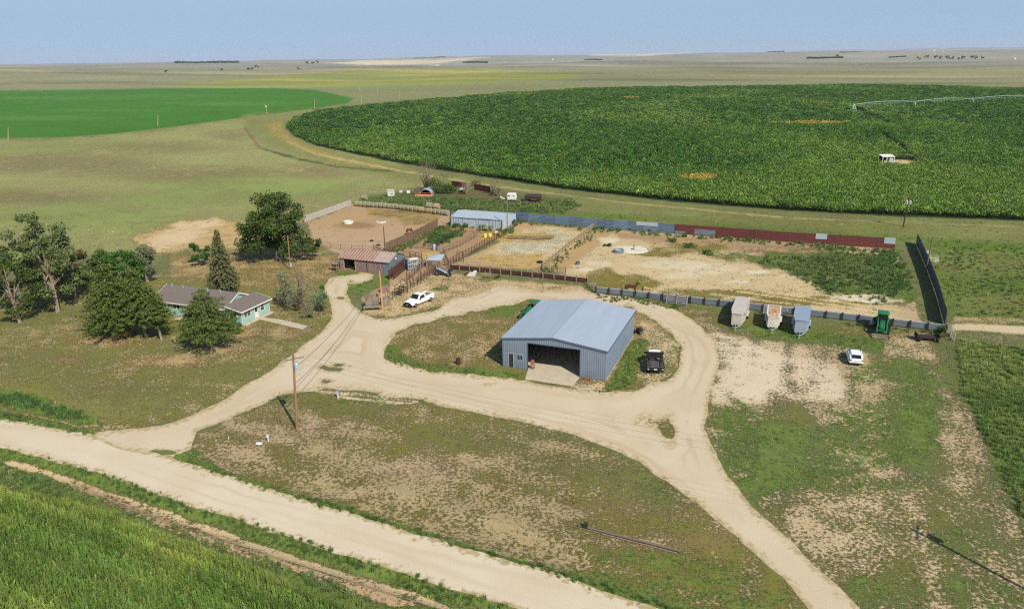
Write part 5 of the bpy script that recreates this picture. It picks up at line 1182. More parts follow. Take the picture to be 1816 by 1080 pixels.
# ------------------------------------------------------------------ trees and shrubs
def leaf_mat(name, col, col2, trans=.25):
    m, n, l, b = new_mat(name); b.inputs['Roughness'].default_value = .75; b.inputs['Specular IOR Level'].default_value = .25
    tc = n.new('ShaderNodeTexCoord'); z = n.new('ShaderNodeTexNoise'); z.inputs['Scale'].default_value = 1.3; z.inputs['Detail'].default_value = 3; l.new(tc.outputs['Object'], z.inputs[0])
    z2 = n.new('ShaderNodeTexWhiteNoise'); g = n.new('ShaderNodeNewGeometry'); l.new(g.outputs['Random Per Island'], z2.inputs['Vector'])
    ad = n.new('ShaderNodeMath'); ad.operation = 'MULTIPLY_ADD'; l.new(z2.outputs['Value'], ad.inputs[0]); ad.inputs[1].default_value = .5; 
    mr = n.new('ShaderNodeMapRange'); mr.inputs[1].default_value = .35; mr.inputs[2].default_value = .65; mr.inputs[4].default_value = .6; l.new(z.outputs[0], mr.inputs[0]); l.new(mr.outputs[0], ad.inputs[2])
    mx = n.new('ShaderNodeMix'); mx.data_type = 'RGBA'; l.new(ad.outputs[0], mx.inputs[0]); mx.inputs[6].default_value = (*col, 1); mx.inputs[7].default_value = (*col2, 1)
    l.new(mx.outputs[2], b.inputs['Base Color']); tr = n.new('ShaderNodeBsdfTranslucent'); l.new(mx.outputs[2], tr.inputs[0]); ms = n.new('ShaderNodeMixShader'); ms.inputs[0].default_value = trans
    l.new(b.outputs[0], ms.inputs[1]); l.new(tr.outputs[0], ms.inputs[2]); l.new(ms.outputs[0], n['Material Output'].inputs[0]); return m
LM = {'cotton': leaf_mat('cottonwood_leaf', C(58, 80, 34), C(98, 118, 52)), 'elm': leaf_mat('elm_leaf', C(92, 110, 60), C(134, 146, 90)), 'elm_grey': leaf_mat('grey_green_leaf', C(98, 112, 72), C(142, 150, 112)),
      'pine': leaf_mat('pine_needle', C(70, 90, 38), C(114, 130, 58), .15), 'spruce': leaf_mat('spruce_needle', C(86, 96, 58), C(134, 134, 88), .15), 'juniper': leaf_mat('juniper_leaf', C(92, 118, 78), C(138, 158, 118), .15),
      'olive': leaf_mat('olive_grey_leaf', C(122, 124, 96), C(160, 156, 128)), 'bright': leaf_mat('bright_leaf', C(56, 96, 34), C(84, 126, 52)), 'dead': leaf_mat('dead_twig', C(150, 126, 104), C(188, 168, 146)), 'russet': leaf_mat('russet_leaf', C(96, 78, 44), C(120, 104, 60))}
BARK = mat('pale_bark', C(178, 162, 142), .9, 0, C(120, 104, 88), 5, .8, .02); BARKD = mat('dark_bark', C(104, 90, 76), .9, 0, C(72, 60, 50), 5, .8, .02)

def leaf_quads(centers, radii, n_each, size, g, squash=.8, shell=.35):
    """numpy: little leaf faces through ellipsoid clumps"""
    C_ = np.repeat(np.asarray(centers, float), n_each, 0); Rr = np.repeat(np.asarray(radii, float), n_each)
    n = len(C_); d = g.normal(size=(n, 3)); d /= np.linalg.norm(d, axis=1)[:, None]
    r = Rr * (shell + (1 - shell) * g.uniform(size=n) ** .5) * g.uniform(.75, 1.12, n)
    P_ = C_ + d * r[:, None] * np.array([1, 1, squash])
    a = g.normal(size=(n, 3)); a /= np.linalg.norm(a, axis=1)[:, None]; b = np.cross(a, g.normal(size=(n, 3))); b /= np.linalg.norm(b, axis=1)[:, None]
    s = size * g.uniform(.6, 1.3, (n, 1)); a = a * s; b = b * s * .62
    V = np.stack([P_ - a, P_ - b * .9, P_ + a, P_ + b], 1).reshape(-1, 3); return V
def leaves_obj(name, V, mt, parent):
    F = np.arange(len(V)).reshape(-1, 4); me = mesh_np(name, V, F, [mt]); o = bpy.data.objects.new(name, me); COL.objects.link(o); o.parent = parent; return o

def broad_tree(name, label, base, h, w, mt, seed, bark=BARK, n_cl=26, per=55, leaf=.2, lean=(0, 0), gap=.35, trunk_r=.28, low=.25, group=None, cat='tree', dead=0.0, squash=.75, clr=None, multi=1):
    g = np.random.default_rng(seed); t = thing(name, label, cat, base, 0, group)
    m = MB(); cents = []; rads = []; h0 = h * low
    for st_i in range(multi):
        bx0 = Vector((g.uniform(-.3, .3) * (multi > 1), g.uniform(-.3, .3) * (multi > 1), 0)); tip = bx0 + Vector((lean[0] + g.uniform(-.6, .6) * (multi > 1), lean[1], h0 + h * .22))
        m.path([bx0, bx0 * .6 + tip * .4 + Vector((g.uniform(-.15, .15), g.uniform(-.15, .15), 0)), tip], [trunk_r, trunk_r * .75, trunk_r * .6], 7)
        nb = max(5, int(n_cl / 2.4 / multi))
        for k in range(nb):
            a = 6.283 * k / nb + g.uniform(-.4, .4); rr = w * .5 * g.uniform(.35, .85); z = h * (low * .55 + .08 + (.85 - low * .55) * g.uniform() ** .85)
            rr *= math.sqrt(max(.3, 1 - ((z / h - .48) / .56) ** 2)); e = Vector((lean[0] * z / h * 1.5 + rr * math.cos(a), lean[1] * z / h * 1.5 + rr * math.sin(a), z))
            s0 = tip * (.55 + .4 * g.uniform()) + bx0 * 0; mid = (s0 + e) / 2 + Vector((g.uniform(-.3, .3), g.uniform(-.3, .3), g.uniform(0, .5)))
            m.path([s0, mid, e], [trunk_r * .38, trunk_r * .24, trunk_r * .1], 5)
            if g.uniform() < dead:
                for q in range(6):
                    f = e + Vector(g.normal(size=3)) * w * .11; m.path([mid * .3 + e * .7, f], [.04, .012], 3)
                continue
            for q in range(3):
                c = e + Vector(g.normal(size=3)) * w * .12; c.z = min(max(c.z, h * (low)), h * .97); cents.append(c); rads.append(w * g.uniform(.09, .19)); m.path([e, c], [trunk_r * .1, .015], 4)
    m.build('trunk', bark, t)
    if len(cents): leaves_obj('crown', leaf_quads(cents, rads, int(per * 1.9), leaf * 1.35, g, squash, gap * .6), mt, t)
    return t
def conifer(name, label, base, h, w, mt, seed, bark=BARKD, low=.06, droop=.25, dens=1.0, leaf=.16, trunk_r=.2, ragged=.2, lean=(0, 0), group=None, power=.9, cat='conifer', twigs=True, spray=.2):
    g = np.random.default_rng(seed); t = thing(name, label, cat, base, 0, group); m = MB()
    m.path([(0, 0, 0), (lean[0] * .5, lean[1] * .5, h * .5), (lean[0], lean[1], h * .98)], [trunk_r, trunk_r * .6, .03], 7); cen = []; rad = []
    nl = int(h * 2.4)
    for k in range(nl):
        f = (k + g.uniform(-.3, .3)) / nl; z = h * (low + (.98 - low) * f); f = max(f, 0); R_ = w * .5 * max(.04, (1 - f) ** power) * g.uniform(1 - ragged, 1 + ragged * .6)
        if f < .15: R_ *= .75 + f
        nb = max(4, int(9 * dens * (.4 + R_ / (w * .5))))
        for j in range(nb):
            a = 6.283 * (j + g.uniform(-.35, .35)) / nb + k * .7; L = R_ * g.uniform(.65, 1.1); ax = Vector((lean[0] * f, lean[1] * f, z)); e = ax + Vector((L * math.cos(a), L * math.sin(a), -droop * L + .12 * L))
            if twigs and j % 2 == 0: m.tube(ax, e, .035, .01, 3, False)
            ns = max(2, int(L / .3))
            for i in range(ns):
                q = (i + 1) / ns
                if q < .25: continue
                p = ax + (e - ax) * q; cen.append(p); rad.append(spray * (1.25 - .5 * q) + .06 * R_)
    m.build('trunk', bark, t); leaves_obj('crown', leaf_quads(cen, rad, max(6, int(9 * dens)), leaf, g, .55, .1), mt, t); return t
def shrub(name, label, base, h, w, mt, seed, n=14, per=60, leaf=.13, cat='shrub', group=None, bark=BARKD, squash=.8, cone=0.0):
    g = np.random.default_rng(seed); t = thing(name, label, cat, base, 0, group); m = MB(); cen = []; rad = []
    for k in range(n):
        a = g.uniform(0, 6.283); z = h * g.uniform(.22, .9); r = w * .5 * math.sqrt(g.uniform(.05, .8)) * (1 - cone * z / h) * math.sqrt(max(.15, 1 - (z / h - .4) ** 2 * 1.6)); c = Vector((r * math.cos(a), r * math.sin(a), z))
        m.path([(g.uniform(-.1, .1), g.uniform(-.1, .1), 0), c * .5 + Vector((0, 0, .1)), c], [.06, .04, .012], 4); cen.append(c); rad.append(w * g.uniform(.13, .22) * (1 - cone * .5 * z / h))
    m.build('stem', bark, t); leaves_obj('foliage', leaf_quads(cen, rad, per, leaf, g, squash, .3), mt, t); return t
def dead_bush(label, base, h, w, seed, group='leafless grey shrubs', cat='dead shrub', mt=None, n=26, r0=.05, name='dead_shrub'):
    g = np.random.default_rng(seed); t = thing(name, label, cat, base, 0, group); m = MB()
    for k in range(n):
        a = g.uniform(0, 6.283); e = Vector((w * .5 * g.uniform(.1, 1) * math.cos(a), w * .5 * g.uniform(.1, 1) * math.sin(a), h * g.uniform(.5, 1))); mid = e * .5 + Vector((0, 0, h * .12)); m.path([(0, 0, 0), mid, e], [r0, r0 * .6, .015], 4)
        for q in range(5):
            s0 = mid + (e - mid) * g.uniform(.1, .9); f = s0 + Vector(g.normal(size=3)) * w * .1 + Vector((0, 0, h * .1)); m.tube(s0, f, .02, .008, 3, False)
    m.build('branches', mt or LM['dead'], t); return t

# the shelter trees at the left
broad_tree('elm_tree', 'tallest grey-green elm with bare pale limbs at the far left', P(103, 554), HT(103, 554, 379), 9.2, LM['elm'], 1, n_cl=46, per=70, leaf=.18, lean=(-.2, .4), dead=.08, low=.22, trunk_r=.36, gap=.45)
broad_tree('elm_tree', 'ragged half-dead elm cut by the left edge of the photo', P(36, 573), HT(36, 573, 443), 8.2, LM['cotton'], 2, n_cl=34, per=60, leaf=.17, dead=.22, lean=(-.6, .3), trunk_r=.28, low=.2, gap=.5)
broad_tree('elm_tree', 'sparse dark elm leaning in from the left edge', P(4, 545), HT(4, 545, 440), 7.0, LM['cotton'], 3, n_cl=28, per=60, leaf=.17, dead=.2, lean=(-.8, .2), gap=.5, trunk_r=.25)
broad_tree('elm_tree', 'small bushy dark elm between the two tall left elms', P(66, 545), HT(66, 545, 455), 6.2, LM['cotton'], 4, n_cl=22, per=50, leaf=.16, dead=.25, low=.15, gap=.5)
broad_tree('elm_tree', 'olive-green elm in the gap left of the big pine', P(150, 512), HT(150, 512, 440), 6.4, LM['russet'], 5, n_cl=20, per=46, leaf=.16, low=.15, dead=.2)
broad_tree('elm_tree', 'dark green round elm behind the big pine', P(182, 505), HT(182, 505, 445), 5.4, LM['cotton'], 6, n_cl=22, per=52, leaf=.16, low=.12)
broad_tree('elm_tree', 'grey-green elm on the right behind the big pine', P(262, 500), HT(262, 500, 437), 6.6, LM['elm_grey'], 7, n_cl=26, per=50, leaf=.15, low=.14, gap=.5)
broad_tree('elm_tree', 'dense green elm directly behind the big pine crown', P(226, 505), HT(226, 505, 447), 7.0, LM['bright'], 8, n_cl=24, per=55, leaf=.17, low=.12)
dead_bush('bare whitish dead tree standing up between the elms', P(188, 478), HT(188, 478, 423), 2.0, 9, None, 'dead tree', BARK, 10, .09, 'dead_tree')
conifer('pine_tree', 'big spreading yellow-green pine left of the farmhouse', P(208, 597), HT(208, 597, 464), 11.0, LM['pine'], 10, low=.16, droop=.15, dens=1.15, leaf=.15, trunk_r=.3, ragged=.5, power=.5, lean=(-.2, .6), spray=.3, group=None)
broad_tree('elm_tree', 'low dark elm filling the gap behind the two front elms', P(84, 500), HT(84, 500, 446), 7.5, LM['cotton'], 75, n_cl=26, per=60, leaf=.17, low=.12)
broad_tree('elm_tree', 'olive elm joining the tallest elm and the big pine', P(135, 530), HT(135, 530, 470), 6.0, LM['elm'], 76, n_cl=22, per=60, leaf=.17, low=.12)
conifer('pine_tree', 'tilted pine with a bare pale trunk at the front of the big pine', P(287, 604), HT(287, 604, 505), 5.4, LM['pine'], 11, bark=BARK, low=.3, droop=.1, dens=1.0, leaf=.16, trunk_r=.19, ragged=.4, power=.6, lean=(-1.1, .5), spray=.3)
conifer('pine_tree', 'pine with bare lower trunk between the big pine and the tilted one', P(258, 597), HT(258, 597, 475), 7.4, LM['pine'], 12, bark=BARK, low=.25, droop=.1, dens=1.0, leaf=.16, trunk_r=.2, ragged=.4, power=.6, lean=(-.5, .3), spray=.3)
conifer('pine_tree', 'pine standing in front of the farmhouse with two pale trunks', P(377, 622), HT(377, 622, 512), 8.2, LM['pine'], 13, bark=BARK, low=.24, droop=.12, dens=1.0, leaf=.14, trunk_r=.22, ragged=.55, power=.45, lean=(-.7, .7), spray=.3)
conifer('pine_tree', 'smaller pine joined to the left side of the house-front pine', P(350, 616), HT(350, 616, 540), 5.4, LM['pine'], 14, bark=BARK, low=.3, droop=.15, dens=.9, leaf=.15, trunk_r=.14, ragged=.4, power=.55, lean=(-.2, .2), spray=.28)
shrub('pine_shrub', 'low dark bough mass at the foot of the big pine, left side', P(175, 588), 2.6, 3.6, LM['pine'], 15, 16, 60, .14)
shrub('russet_shrub', 'dark russet shrub under the big pine', P(222, 600), 1.2, 3.2, LM['russet'], 16, 10, 50, .12)
shrub('flowering_shrub', 'leafy green shrub with pink-orange bloom against the house front', P(408, 578), 2.6, 3.0, LM['bright'], 17, 14, 60, .13)
shrub('leafy_shrub', 'light green leafy shrub at the front corner of the farmhouse', P(418, 592), 2.2, 2.8, LM['bright'], 18, 12, 55, .13)
conifer('spruce_tree', 'tall pointed spruce behind the farmhouse', P(399, 519), HT(399, 519, 402), 7.4, LM['spruce'], 20, low=.05, droop=.35, dens=1.25, leaf=.15, trunk_r=.24, ragged=.18, power=.85, spray=.24)
broad_tree('small_tree', 'small round dark green tree alone in the yard behind the spruce', P(357, 471), HT(357, 471, 433), 4.2, LM['bright'], 21, n_cl=18, per=70, leaf=.14, low=.3, trunk_r=.1)
T = P(488, 466)
broad_tree('cottonwood_tree', 'biggest dark cottonwood with hanging limbs at the pen corner', P(491, 463), HT(491, 463, 349), 10.5, LM['cotton'], 22, n_cl=66, per=70, leaf=.19, lean=(.3, .4), low=.16, gap=.4, trunk_r=.4, bark=BARKD)
broad_tree('cottonwood_tree', 'low side cottonwood reaching left of the biggest one', P(468, 462), HT(468, 462, 397), 10.0, LM['cotton'], 23, n_cl=26, per=60, leaf=.18, lean=(-1.0, .2), low=.35, bark=BARKD, trunk_r=.22)
broad_tree('cottonwood_tree', 'smaller cottonwood with pale trunks right of the biggest one', P(534, 460), HT(534, 460, 404), 8.0, LM['cotton'], 24, n_cl=24, per=60, leaf=.18, lean=(.8, .2), low=.3, trunk_r=.26, dead=.15, multi=2)
# junipers and lilacs by the drive
shrub('juniper', 'tall grey-green upright juniper at the drive bend', P(507, 547), HT(507, 547, 474), 3.6, LM['juniper'], 30, 30, 60, .12, 'juniper', cone=.5)
shrub('olive_shrub', 'big grey-olive half-bare shrub beside the tall juniper', P(528, 551), HT(528, 551, 492), 6.0, LM['olive'], 31, 24, 36, .12)
dead_bush('leafless brown shrub rising from the grey-olive shrub', P(535, 541), HT(535, 541, 468), 3.6, 32)
shrub('juniper', 'silvery green juniper at the right end of the drive shrubs', P(567, 553), HT(567, 553, 516), 3.4, LM['juniper'], 33, 22, 60, .12, 'juniper')
shrub('juniper', 'small dark green pointed juniper behind the silvery one', P(573, 540), HT(573, 540, 505), 2.2, LM['bright'], 34, 14, 60, .12, 'juniper', cone=.5)
shrub('olive_shrub', 'low olive shrub at the front of the drive shrub group', P(549, 562), HT(549, 562, 538), 3.0, LM['olive'], 35, 12, 50, .12)
# weedy junk strip
shrub('green_shrub', 'big dark green shrub in the junk strip behind the pens', P(776, 343), HT(776, 343, 311), 8.5, LM['cotton'], 40, 22, 70, .2)
shrub('green_shrub', 'lower right lobe of green brush in the junk strip', P(796, 343), 2.8, 5.0, LM['cotton'], 41, 14, 60, .2)
dead_bush('tall bare grey tree left of the green brush', P(757, 340), HT(757, 340, 283), 8.0, 42, n=40, r0=.09)
dead_bush('bare grey bush left of the quonset hut', P(741, 346), 3.0, 4.0, 43)
dead_bush('bare brown bush in front of the dark red windbreak behind the pens', P(826, 345), 4.0, 6.0, 44, n=34)
dead_bush('bare pale bush at the right of the junk strip', P(876, 345), 5.0, 5.0, 45, n=34)
shrub('green_shrub', 'small grey-green bush below the pale bare bush', P(879, 347), 2.6, 3.4, LM['elm_grey'], 46, 12, 50, .16)
shrub('green_shrub', 'small green bush behind the junk strip windbreak', P(845, 330), 1.8, 3.6, LM['elm'], 47, 10, 50, .16)
for k, (u, v, s, lb) in enumerate(((806, 404, 1.7, 'green bush at the left foot of the pale barn'), (822, 404, 1.6, 'green bush against the middle of the pale barn wall'), (862, 409, 2.6, 'round dark green bush at the barn doors'), (908, 398, 1.5, 'green bush at the right end of the pale barn'))):
    shrub('weed_bush', lb, P(u, v), s * .75, s * 1.5, LM['bright'], 50 + k, 9, 50, .15)
for k, (u, v, s, lb) in enumerate(((1076, 437, .9, 'low dark bush in the big pen near the waterer'), (1222, 440, 1.5, 'green weed bush in the upper middle of the big pen'), (1192, 428, 1.1, 'green weed bush right of the concrete pad'), (1256, 452, 1.4, 'green weed bush at the left of the weedy corner'))):
    shrub('weed_bush', lb, P(u, v), s * .6, s * 2.2, LM['bright'], 60 + k, 8, 40, .14)
shrub('weed_bush', 'tall weeds growing at the gate by the right windbreak', P(1668, 592), 1.3, 2.6, LM['bright'], 66, 12, 50, .12)

# far trees and belts on the plain
def far_tree(label, u, v, h, w, seed, mt='elm', group=None):
    p = P(u, v); p.z = float(height(np.array([p.x]), np.array([p.y]))[0]); return shrub('distant_tree', label, p, h, w, LM[mt], seed, 7, 26, w * .10, 'tree', group)
far = [(296, 131, 'lone dark tree left on the far plain'), (393, 126.5, 'lone tree on the far plain right of the long shelter belt'), (441, 125.5, 'leftmost small tree of the far row'), (448, 125, 'second small tree of the far row'), (456, 124, 'third small tree of the far row'), (530, 125, 'lone tree by the far pale track'), (545, 117.3, 'small tree at the left end of the far wheat strip'), (556, 117, 'second tree along the far wheat strip'), (562, 116.6, 'third tree along the far wheat strip'),
       (1484, 104, 'isolated tree above the far right shelter belt'), (1643, 104, 'leftmost tree of the far farmstead'), (1660, 104, 'second tree of the far farmstead'), (1668, 105, 'big tree by the white house of the far farmstead'), (1680, 104.5, 'tree right of the far white house'), (1688, 104.5, 'tree in the middle of the far farmstead'), (1702, 105.5, 'dark tree at the front of the far farmstead'), (1708, 104, 'tree behind the dark one at the far farmstead'), (1722, 103.6, 'tree near the right of the far farmstead'), (1730, 103.8, 'second from right tree of the far farmstead'), (1741, 103.8, 'rightmost tree of the far farmstead'), (1628, 106.5, 'low tree left of the far farmstead')]
for k, (u, v, lb) in enumerate(far):
    d = P(u, v).length; far_tree(lb, u, v, 5.0 * d / FPX * .9, 7.0 * d / FPX * .9, 200 + k, 'cotton', 'scattered trees on the far plain')
def belt(label, a, b, hpx, k):
    a, b = P(*a), P(*b); g = np.random.default_rng(k); n = 60; s = a.length / FPX; cen = []; rad = []
    for i in range(n): q = a + (b - a) * (i / (n - 1)); cen.append((q.x, q.y, float(height(np.array([q.x]), np.array([q.y]))[0]) + hpx * s * .5)); rad.append(hpx * s * g.uniform(.5, .8))
    o = leaves_obj('shelter_belt', leaf_quads(cen, rad, 34, hpx * s * .3, g), LM['cotton'], None); tag(o, label, 'tree belt', None, 'stuff')
belt('long dark shelter belt of trees on the left plain', (313, 120.5), (423, 118.8), 3.4, 1); belt('short dark shelter belt on the middle plain', (822, 111), (864, 111), 2.6, 2)
belt('short dark shelter belt right of the middle', (1037, 107.5), (1067, 107), 2.4, 3); belt('dark shelter belt on the right plain', (1431, 107.5), (1493, 107), 2.8, 4); belt('dark shelter belt at the right horizon', (1362, 95.6), (1390, 95.4), 2.4, 5)
belt('thin distant shelter belt near the right horizon', (1490, 96.4), (1532, 95.8), 1.8, 6); belt('faint dark tree line left of the far farmstead', (1576, 103.6), (1606, 103.6), 1.6, 7); belt('thin line of trees on the middle horizon', (735, 106), (790, 104.6), 1.8, 8)
def heading(a, b): d = P(*b) - P(*a); return math.atan2(d.y, d.x)
def cyl_x(mb, x0, x1, y, z, r, n=18): return mb.tube((x0, y, z), (x1, y, z), r, n=n)
TYRE = MT['black']; RIM = mat('steel_rim', C(170, 172, 174), .4, .5); GLASS = MT['glass']; CHROME = mat('chrome_trim', C(200, 202, 205), .25, .8)
LAMP = mat('head_lamp', C(226, 228, 230), .15, .1); TAIL = mat('tail_lamp', C(150, 26, 22), .3); PLATE = mat('number_plate', C(228, 228, 222), .5)
CARW = mat('white_car_paint', C(246, 246, 244), .28, 0, C(236, 236, 234), 1, .2, spec=.6); DKP = mat('black_plastic', C(40, 41, 43), .6)
def wheel(t, x, y, r, w, rim=RIM, name='wheel'):
    """axle along local x, centre height r"""
    o = MB().tube((-w / 2, 0, 0), (w / 2, 0, 0), r, n=20).build(name, TYRE, t); o.location = (x, y, r)
    s = 1 if x > 0 else -1; MB().tube((s * w * .38, 0, 0), (s * (w / 2 + .012), 0, 0), r * .58, r * .5, n=14).build('rim', rim, o); return o
def hull(mb, secs, n=None):
    """loft of body cross-sections: each (y, halfwidth_bottom, halfwidth_top, z0, z1, edge)"""
    rings = []
    for y, wb, wt, z0, z1 in secs:
        e = min(.12, (z1 - z0) * .3); rings.append([(-wb * .9, y, z0), (-wb, y, z0 + e), (-wb, y, z0 + (z1 - z0) * .55), (-wt, y, z1 - e), (-wt * .86, y, z1), (wt * .86, y, z1), (wt, y, z1 - e), (wb, y, z0 + (z1 - z0) * .55), (wb, y, z0 + e), (wb * .9, y, z0)])
    return mb.loft(rings)
def arch(mb, x, y, r, w): mb.tube((x - w / 2, y, r * .98), (x + w / 2, y, r * .98), r * 1.18, n=18)
# local frame for vehicles: +y is forward, x is right
def vehicle(name, label, cat, loc, hd): return thing(name, label, cat, loc, hd - math.pi / 2)

# ---- white pickup
t = vehicle('pickup_truck', 'white regular-cab pickup parked nose to the left at the loading pens', 'pickup', (P(727, 545) + P(760, 531.5)) / 2, heading((760, 531.5), (727, 545)))
m = MB(); hull(m, [(-2.92, .9, .88, .5, 1.08), (-2.85, .98, .95, .42, 1.12), (-.75, 1.0, .97, .38, 1.12), (-.7, 1.0, .96, .38, 1.16), (1.2, 1.0, .95, .38, 1.16), (1.6, 1.0, .93, .4, 1.14), (2.75, .98, .86, .42, 1.02), (2.9, .9, .8, .5, .96)])
m.build('body', CARW, t, smooth=False)
m = MB(); hull(m, [(-.68, .93, .80, 1.12, 1.78), (-.5, .93, .82, 1.12, 1.84), (.55, .93, .80, 1.12, 1.84), (1.28, .93, .84, 1.1, 1.2)]); m.build('cab', CARW, t)
m = MB(); m.add([(-.8, 1.25, 1.2), (.8, 1.25, 1.2), (.7, .64, 1.8), (-.7, .64, 1.8)], [(0, 1, 2, 3)]); m.v = [(x, y + .03, z + .03) for x, y, z in m.v]; m.build('windscreen', GLASS, t)
for s in (-1, 1):
    m = MB(); m.prism([(-.4, 1.2), (.95, 1.2), (.52, 1.72), (-.35, 1.74)], s * .83, s * .945, 'x'); m.build('side_window', GLASS, t)
    MB().box(*sorted((s * .95, s * 1.18)), .82, .95, 1.15, 1.35).build('mirror', DKP, t)
MB().box(-.65, .65, -.72, -.68, 1.25, 1.68).build('rear_window', GLASS, t)
m = MB(); m.box(-.82, .82, -2.8, -.78, 1.124, 1.13); m.build('bed_floor', mat('bed_liner', C(120, 118, 112), .8), t)
m = MB()
for a in ((-1.0, -.86, -2.88, -.74), (.86, 1.0, -2.88, -.74), (-.86, .86, -2.92, -2.82)): m.box(a[0], a[1], a[2], a[3], 1.08, 1.34)
m.build('bed_side', CARW, t)
MB().box(-.95, .95, 2.86, 3.02, .42, .72).build('bumper', DKP, t); MB().box(-.55, .55, 2.88, 2.95, .74, .98).build('grille', DKP, t); MB().box(-.95, .95, -3.05, -2.9, .48, .68).build('bumper', CHROME, t)
for s in (-1, 1):
    MB().box(*sorted((s * .58, s * .88)), 2.86, 2.93, .76, .96).build('headlight', LAMP, t); MB().box(*sorted((s * .84, s * .99)), -2.95, -2.9, .8, 1.05).build('tail_light', TAIL, t)
    for y in (-1.85, 1.95): wheel(t, s * .9, y, .39, .25)
MB().box(-.15, .15, 3.02, 3.03, .5, .62).build('number_plate', PLATE, t)

# ---- flatbed truck by the shed
t = vehicle('flatbed_truck', 'black and white flatbed bale truck parked beside the machine shed', 'truck', (P(1162, 667) + P(1158, 632.5)) / 2, heading((1162, 668), (1158, 640)))
m = MB(); hull(m, [(.35, .98, .95, .5, 1.15), (1.5, 1.0, .96, .45, 1.18), (2.7, .98, .9, .45, 1.1), (2.9, .9, .8, .5, 1.0)]); m.build('body', CARW, t)
m = MB(); hull(m, [(.3, .93, .8, 1.1, 1.85), (.45, .93, .84, 1.1, 1.95), (1.1, .93, .82, 1.1, 1.95), (1.7, .93, .84, 1.1, 1.2)]); m.build('cab', CARW, t)
MB().box(-.7, .7, .24, .29, 1.25, 1.75).build('rear_window', GLASS, t)
m = MB(); m.add([(-.8, 1.72, 1.22), (.8, 1.72, 1.22), (.7, 1.2, 1.9), (-.7, 1.2, 1.9)], [(0, 1, 2, 3)]); m.build('windscreen', GLASS, t)
for s in (-1, 1):
    m = MB(); m.prism([(.5, 1.2), (1.35, 1.2), (1.0, 1.8), (.52, 1.82)], s * .83, s * .945, 'x'); m.build('side_window', GLASS, t); MB().box(*sorted((s * 1.0, s * 1.32)), 1.3, 1.42, 1.2, 1.5).build('mirror', DKP, t)
m = MB(); y = -2.75
while y < .1: m.box(-1.15, 1.15, y, y + .3, .96, 1.04); y += .32
m.build('flatbed_deck', mat('bed_steel', C(104, 98, 96), .7, .1, C(74, 68, 66), 2, .7), t)
MB().box(-1.12, 1.12, .14, .22, 1.0, 2.0).box(-1.16, -1.06, -2.75, .14, .9, 1.06).box(1.06, 1.16, -2.75, .14, .9, 1.06).build('headboard', DKP, t)
MB().box(-1.12, 1.12, -2.85, -2.76, .55, 1.0).build('rear_apron', DKP, t); MB().box(-.2, .2, -2.88, -2.86, .68, .84).build('number_plate', PLATE, t)
for s in (-1, 1):
    MB().box(*sorted((s * .85, s * 1.02)), -2.88, -2.86, .7, .85).build('tail_light', LAMP, t); MB().path([(s * .75, -.4, 1.05), (s * .95, -1.8, 1.5), (s * .6, -2.6, 1.15)], [.07, .07, .05], 6).build('bale_arm', DKP, t)
    for yy in (-1.7, 2.0): wheel(t, s * .88, yy, .42, .26 if yy > 0 else .38)
o = MB().tube((0, 0, 0), (0, 0, .22), .38, n=18).build('spare_wheel', TYRE, t); o.location = (.5, -.35, 1.05); MB().tube((0, 0, .2), (0, 0, .235), .2, n=12).build('rim', RIM, o)
MB().box(-.7, -.1, -.5, -.1, 1.05, 1.35).build('tool_box', MT['steel_dark'], t); MB().box(-.95, .95, 2.88, 3.05, .45, .8).build('bumper', DKP, t)

# ---- white hatchback
t = vehicle('hatchback_car', 'white hatchback parked on the grass in front of the green tractor, seen from behind', 'car', (P(1517, 649) + P(1511, 629)) / 2, heading((1517, 649), (1510, 628)))
m = MB(); hull(m, [(-2.12, .78, .72, .42, .86), (-2.02, .88, .8, .32, .98), (-1.3, .91, .86, .28, 1.02), (1.0, .91, .86, .28, 1.0), (1.6, .9, .8, .3, .9), (2.1, .82, .7, .36, .72), (2.2, .7, .6, .42, .62)]); m.build('body', CARW, t)
m = MB(); hull(m, [(-1.95, .78, .62, .96, 1.08), (-1.5, .84, .66, .98, 1.42), (-.9, .86, .68, .98, 1.5), (.1, .86, .66, .98, 1.5), (.5, .86, .68, .98, 1.4), (1.3, .84, .7, .92, 1.0)]); m.build('roof', CARW, t)
m = MB(); m.add([(-.62, -1.99, 1.08), (.62, -1.99, 1.08), (.55, -1.56, 1.42), (-.55, -1.56, 1.42)], [(0, 1, 2, 3)]); m.build('rear_window', GLASS, t)
m = MB(); m.add([(-.68, 1.22, 1.06), (.68, 1.22, 1.06), (.56, .52, 1.46), (-.56, .52, 1.46)], [(0, 1, 2, 3)]); m.build('windscreen', GLASS, t)
for s in (-1, 1):
    m = MB(); m.add([(s * .865, 1.05, 1.02), (s * .865, -1.6, 1.04), (s * .72, -1.35, 1.38), (s * .71, .35, 1.4)], [(0, 1, 2, 3)]); m.build('side_window', GLASS, t)
    MB().box(*sorted((s * .55, s * .86)), -2.12, -2.02, .76, .9).build('tail_light', TAIL, t); MB().box(*sorted((s * .5, s * .78)), 2.05, 2.16, .58, .7).build('headlight', LAMP, t); MB().box(*sorted((s * .86, s * 1.02)), .75, .87, 1.0, 1.12).build('mirror', CARW, t)
    for y in (-1.3, 1.3): wheel(t, s * .8, y, .32, .2)
MB().box(-.22, .22, -2.15, -2.11, .62, .74).build('number_plate', PLATE, t); MB().box(-.75, .75, -2.17, -2.08, .34, .46).build('bumper', DKP, t)

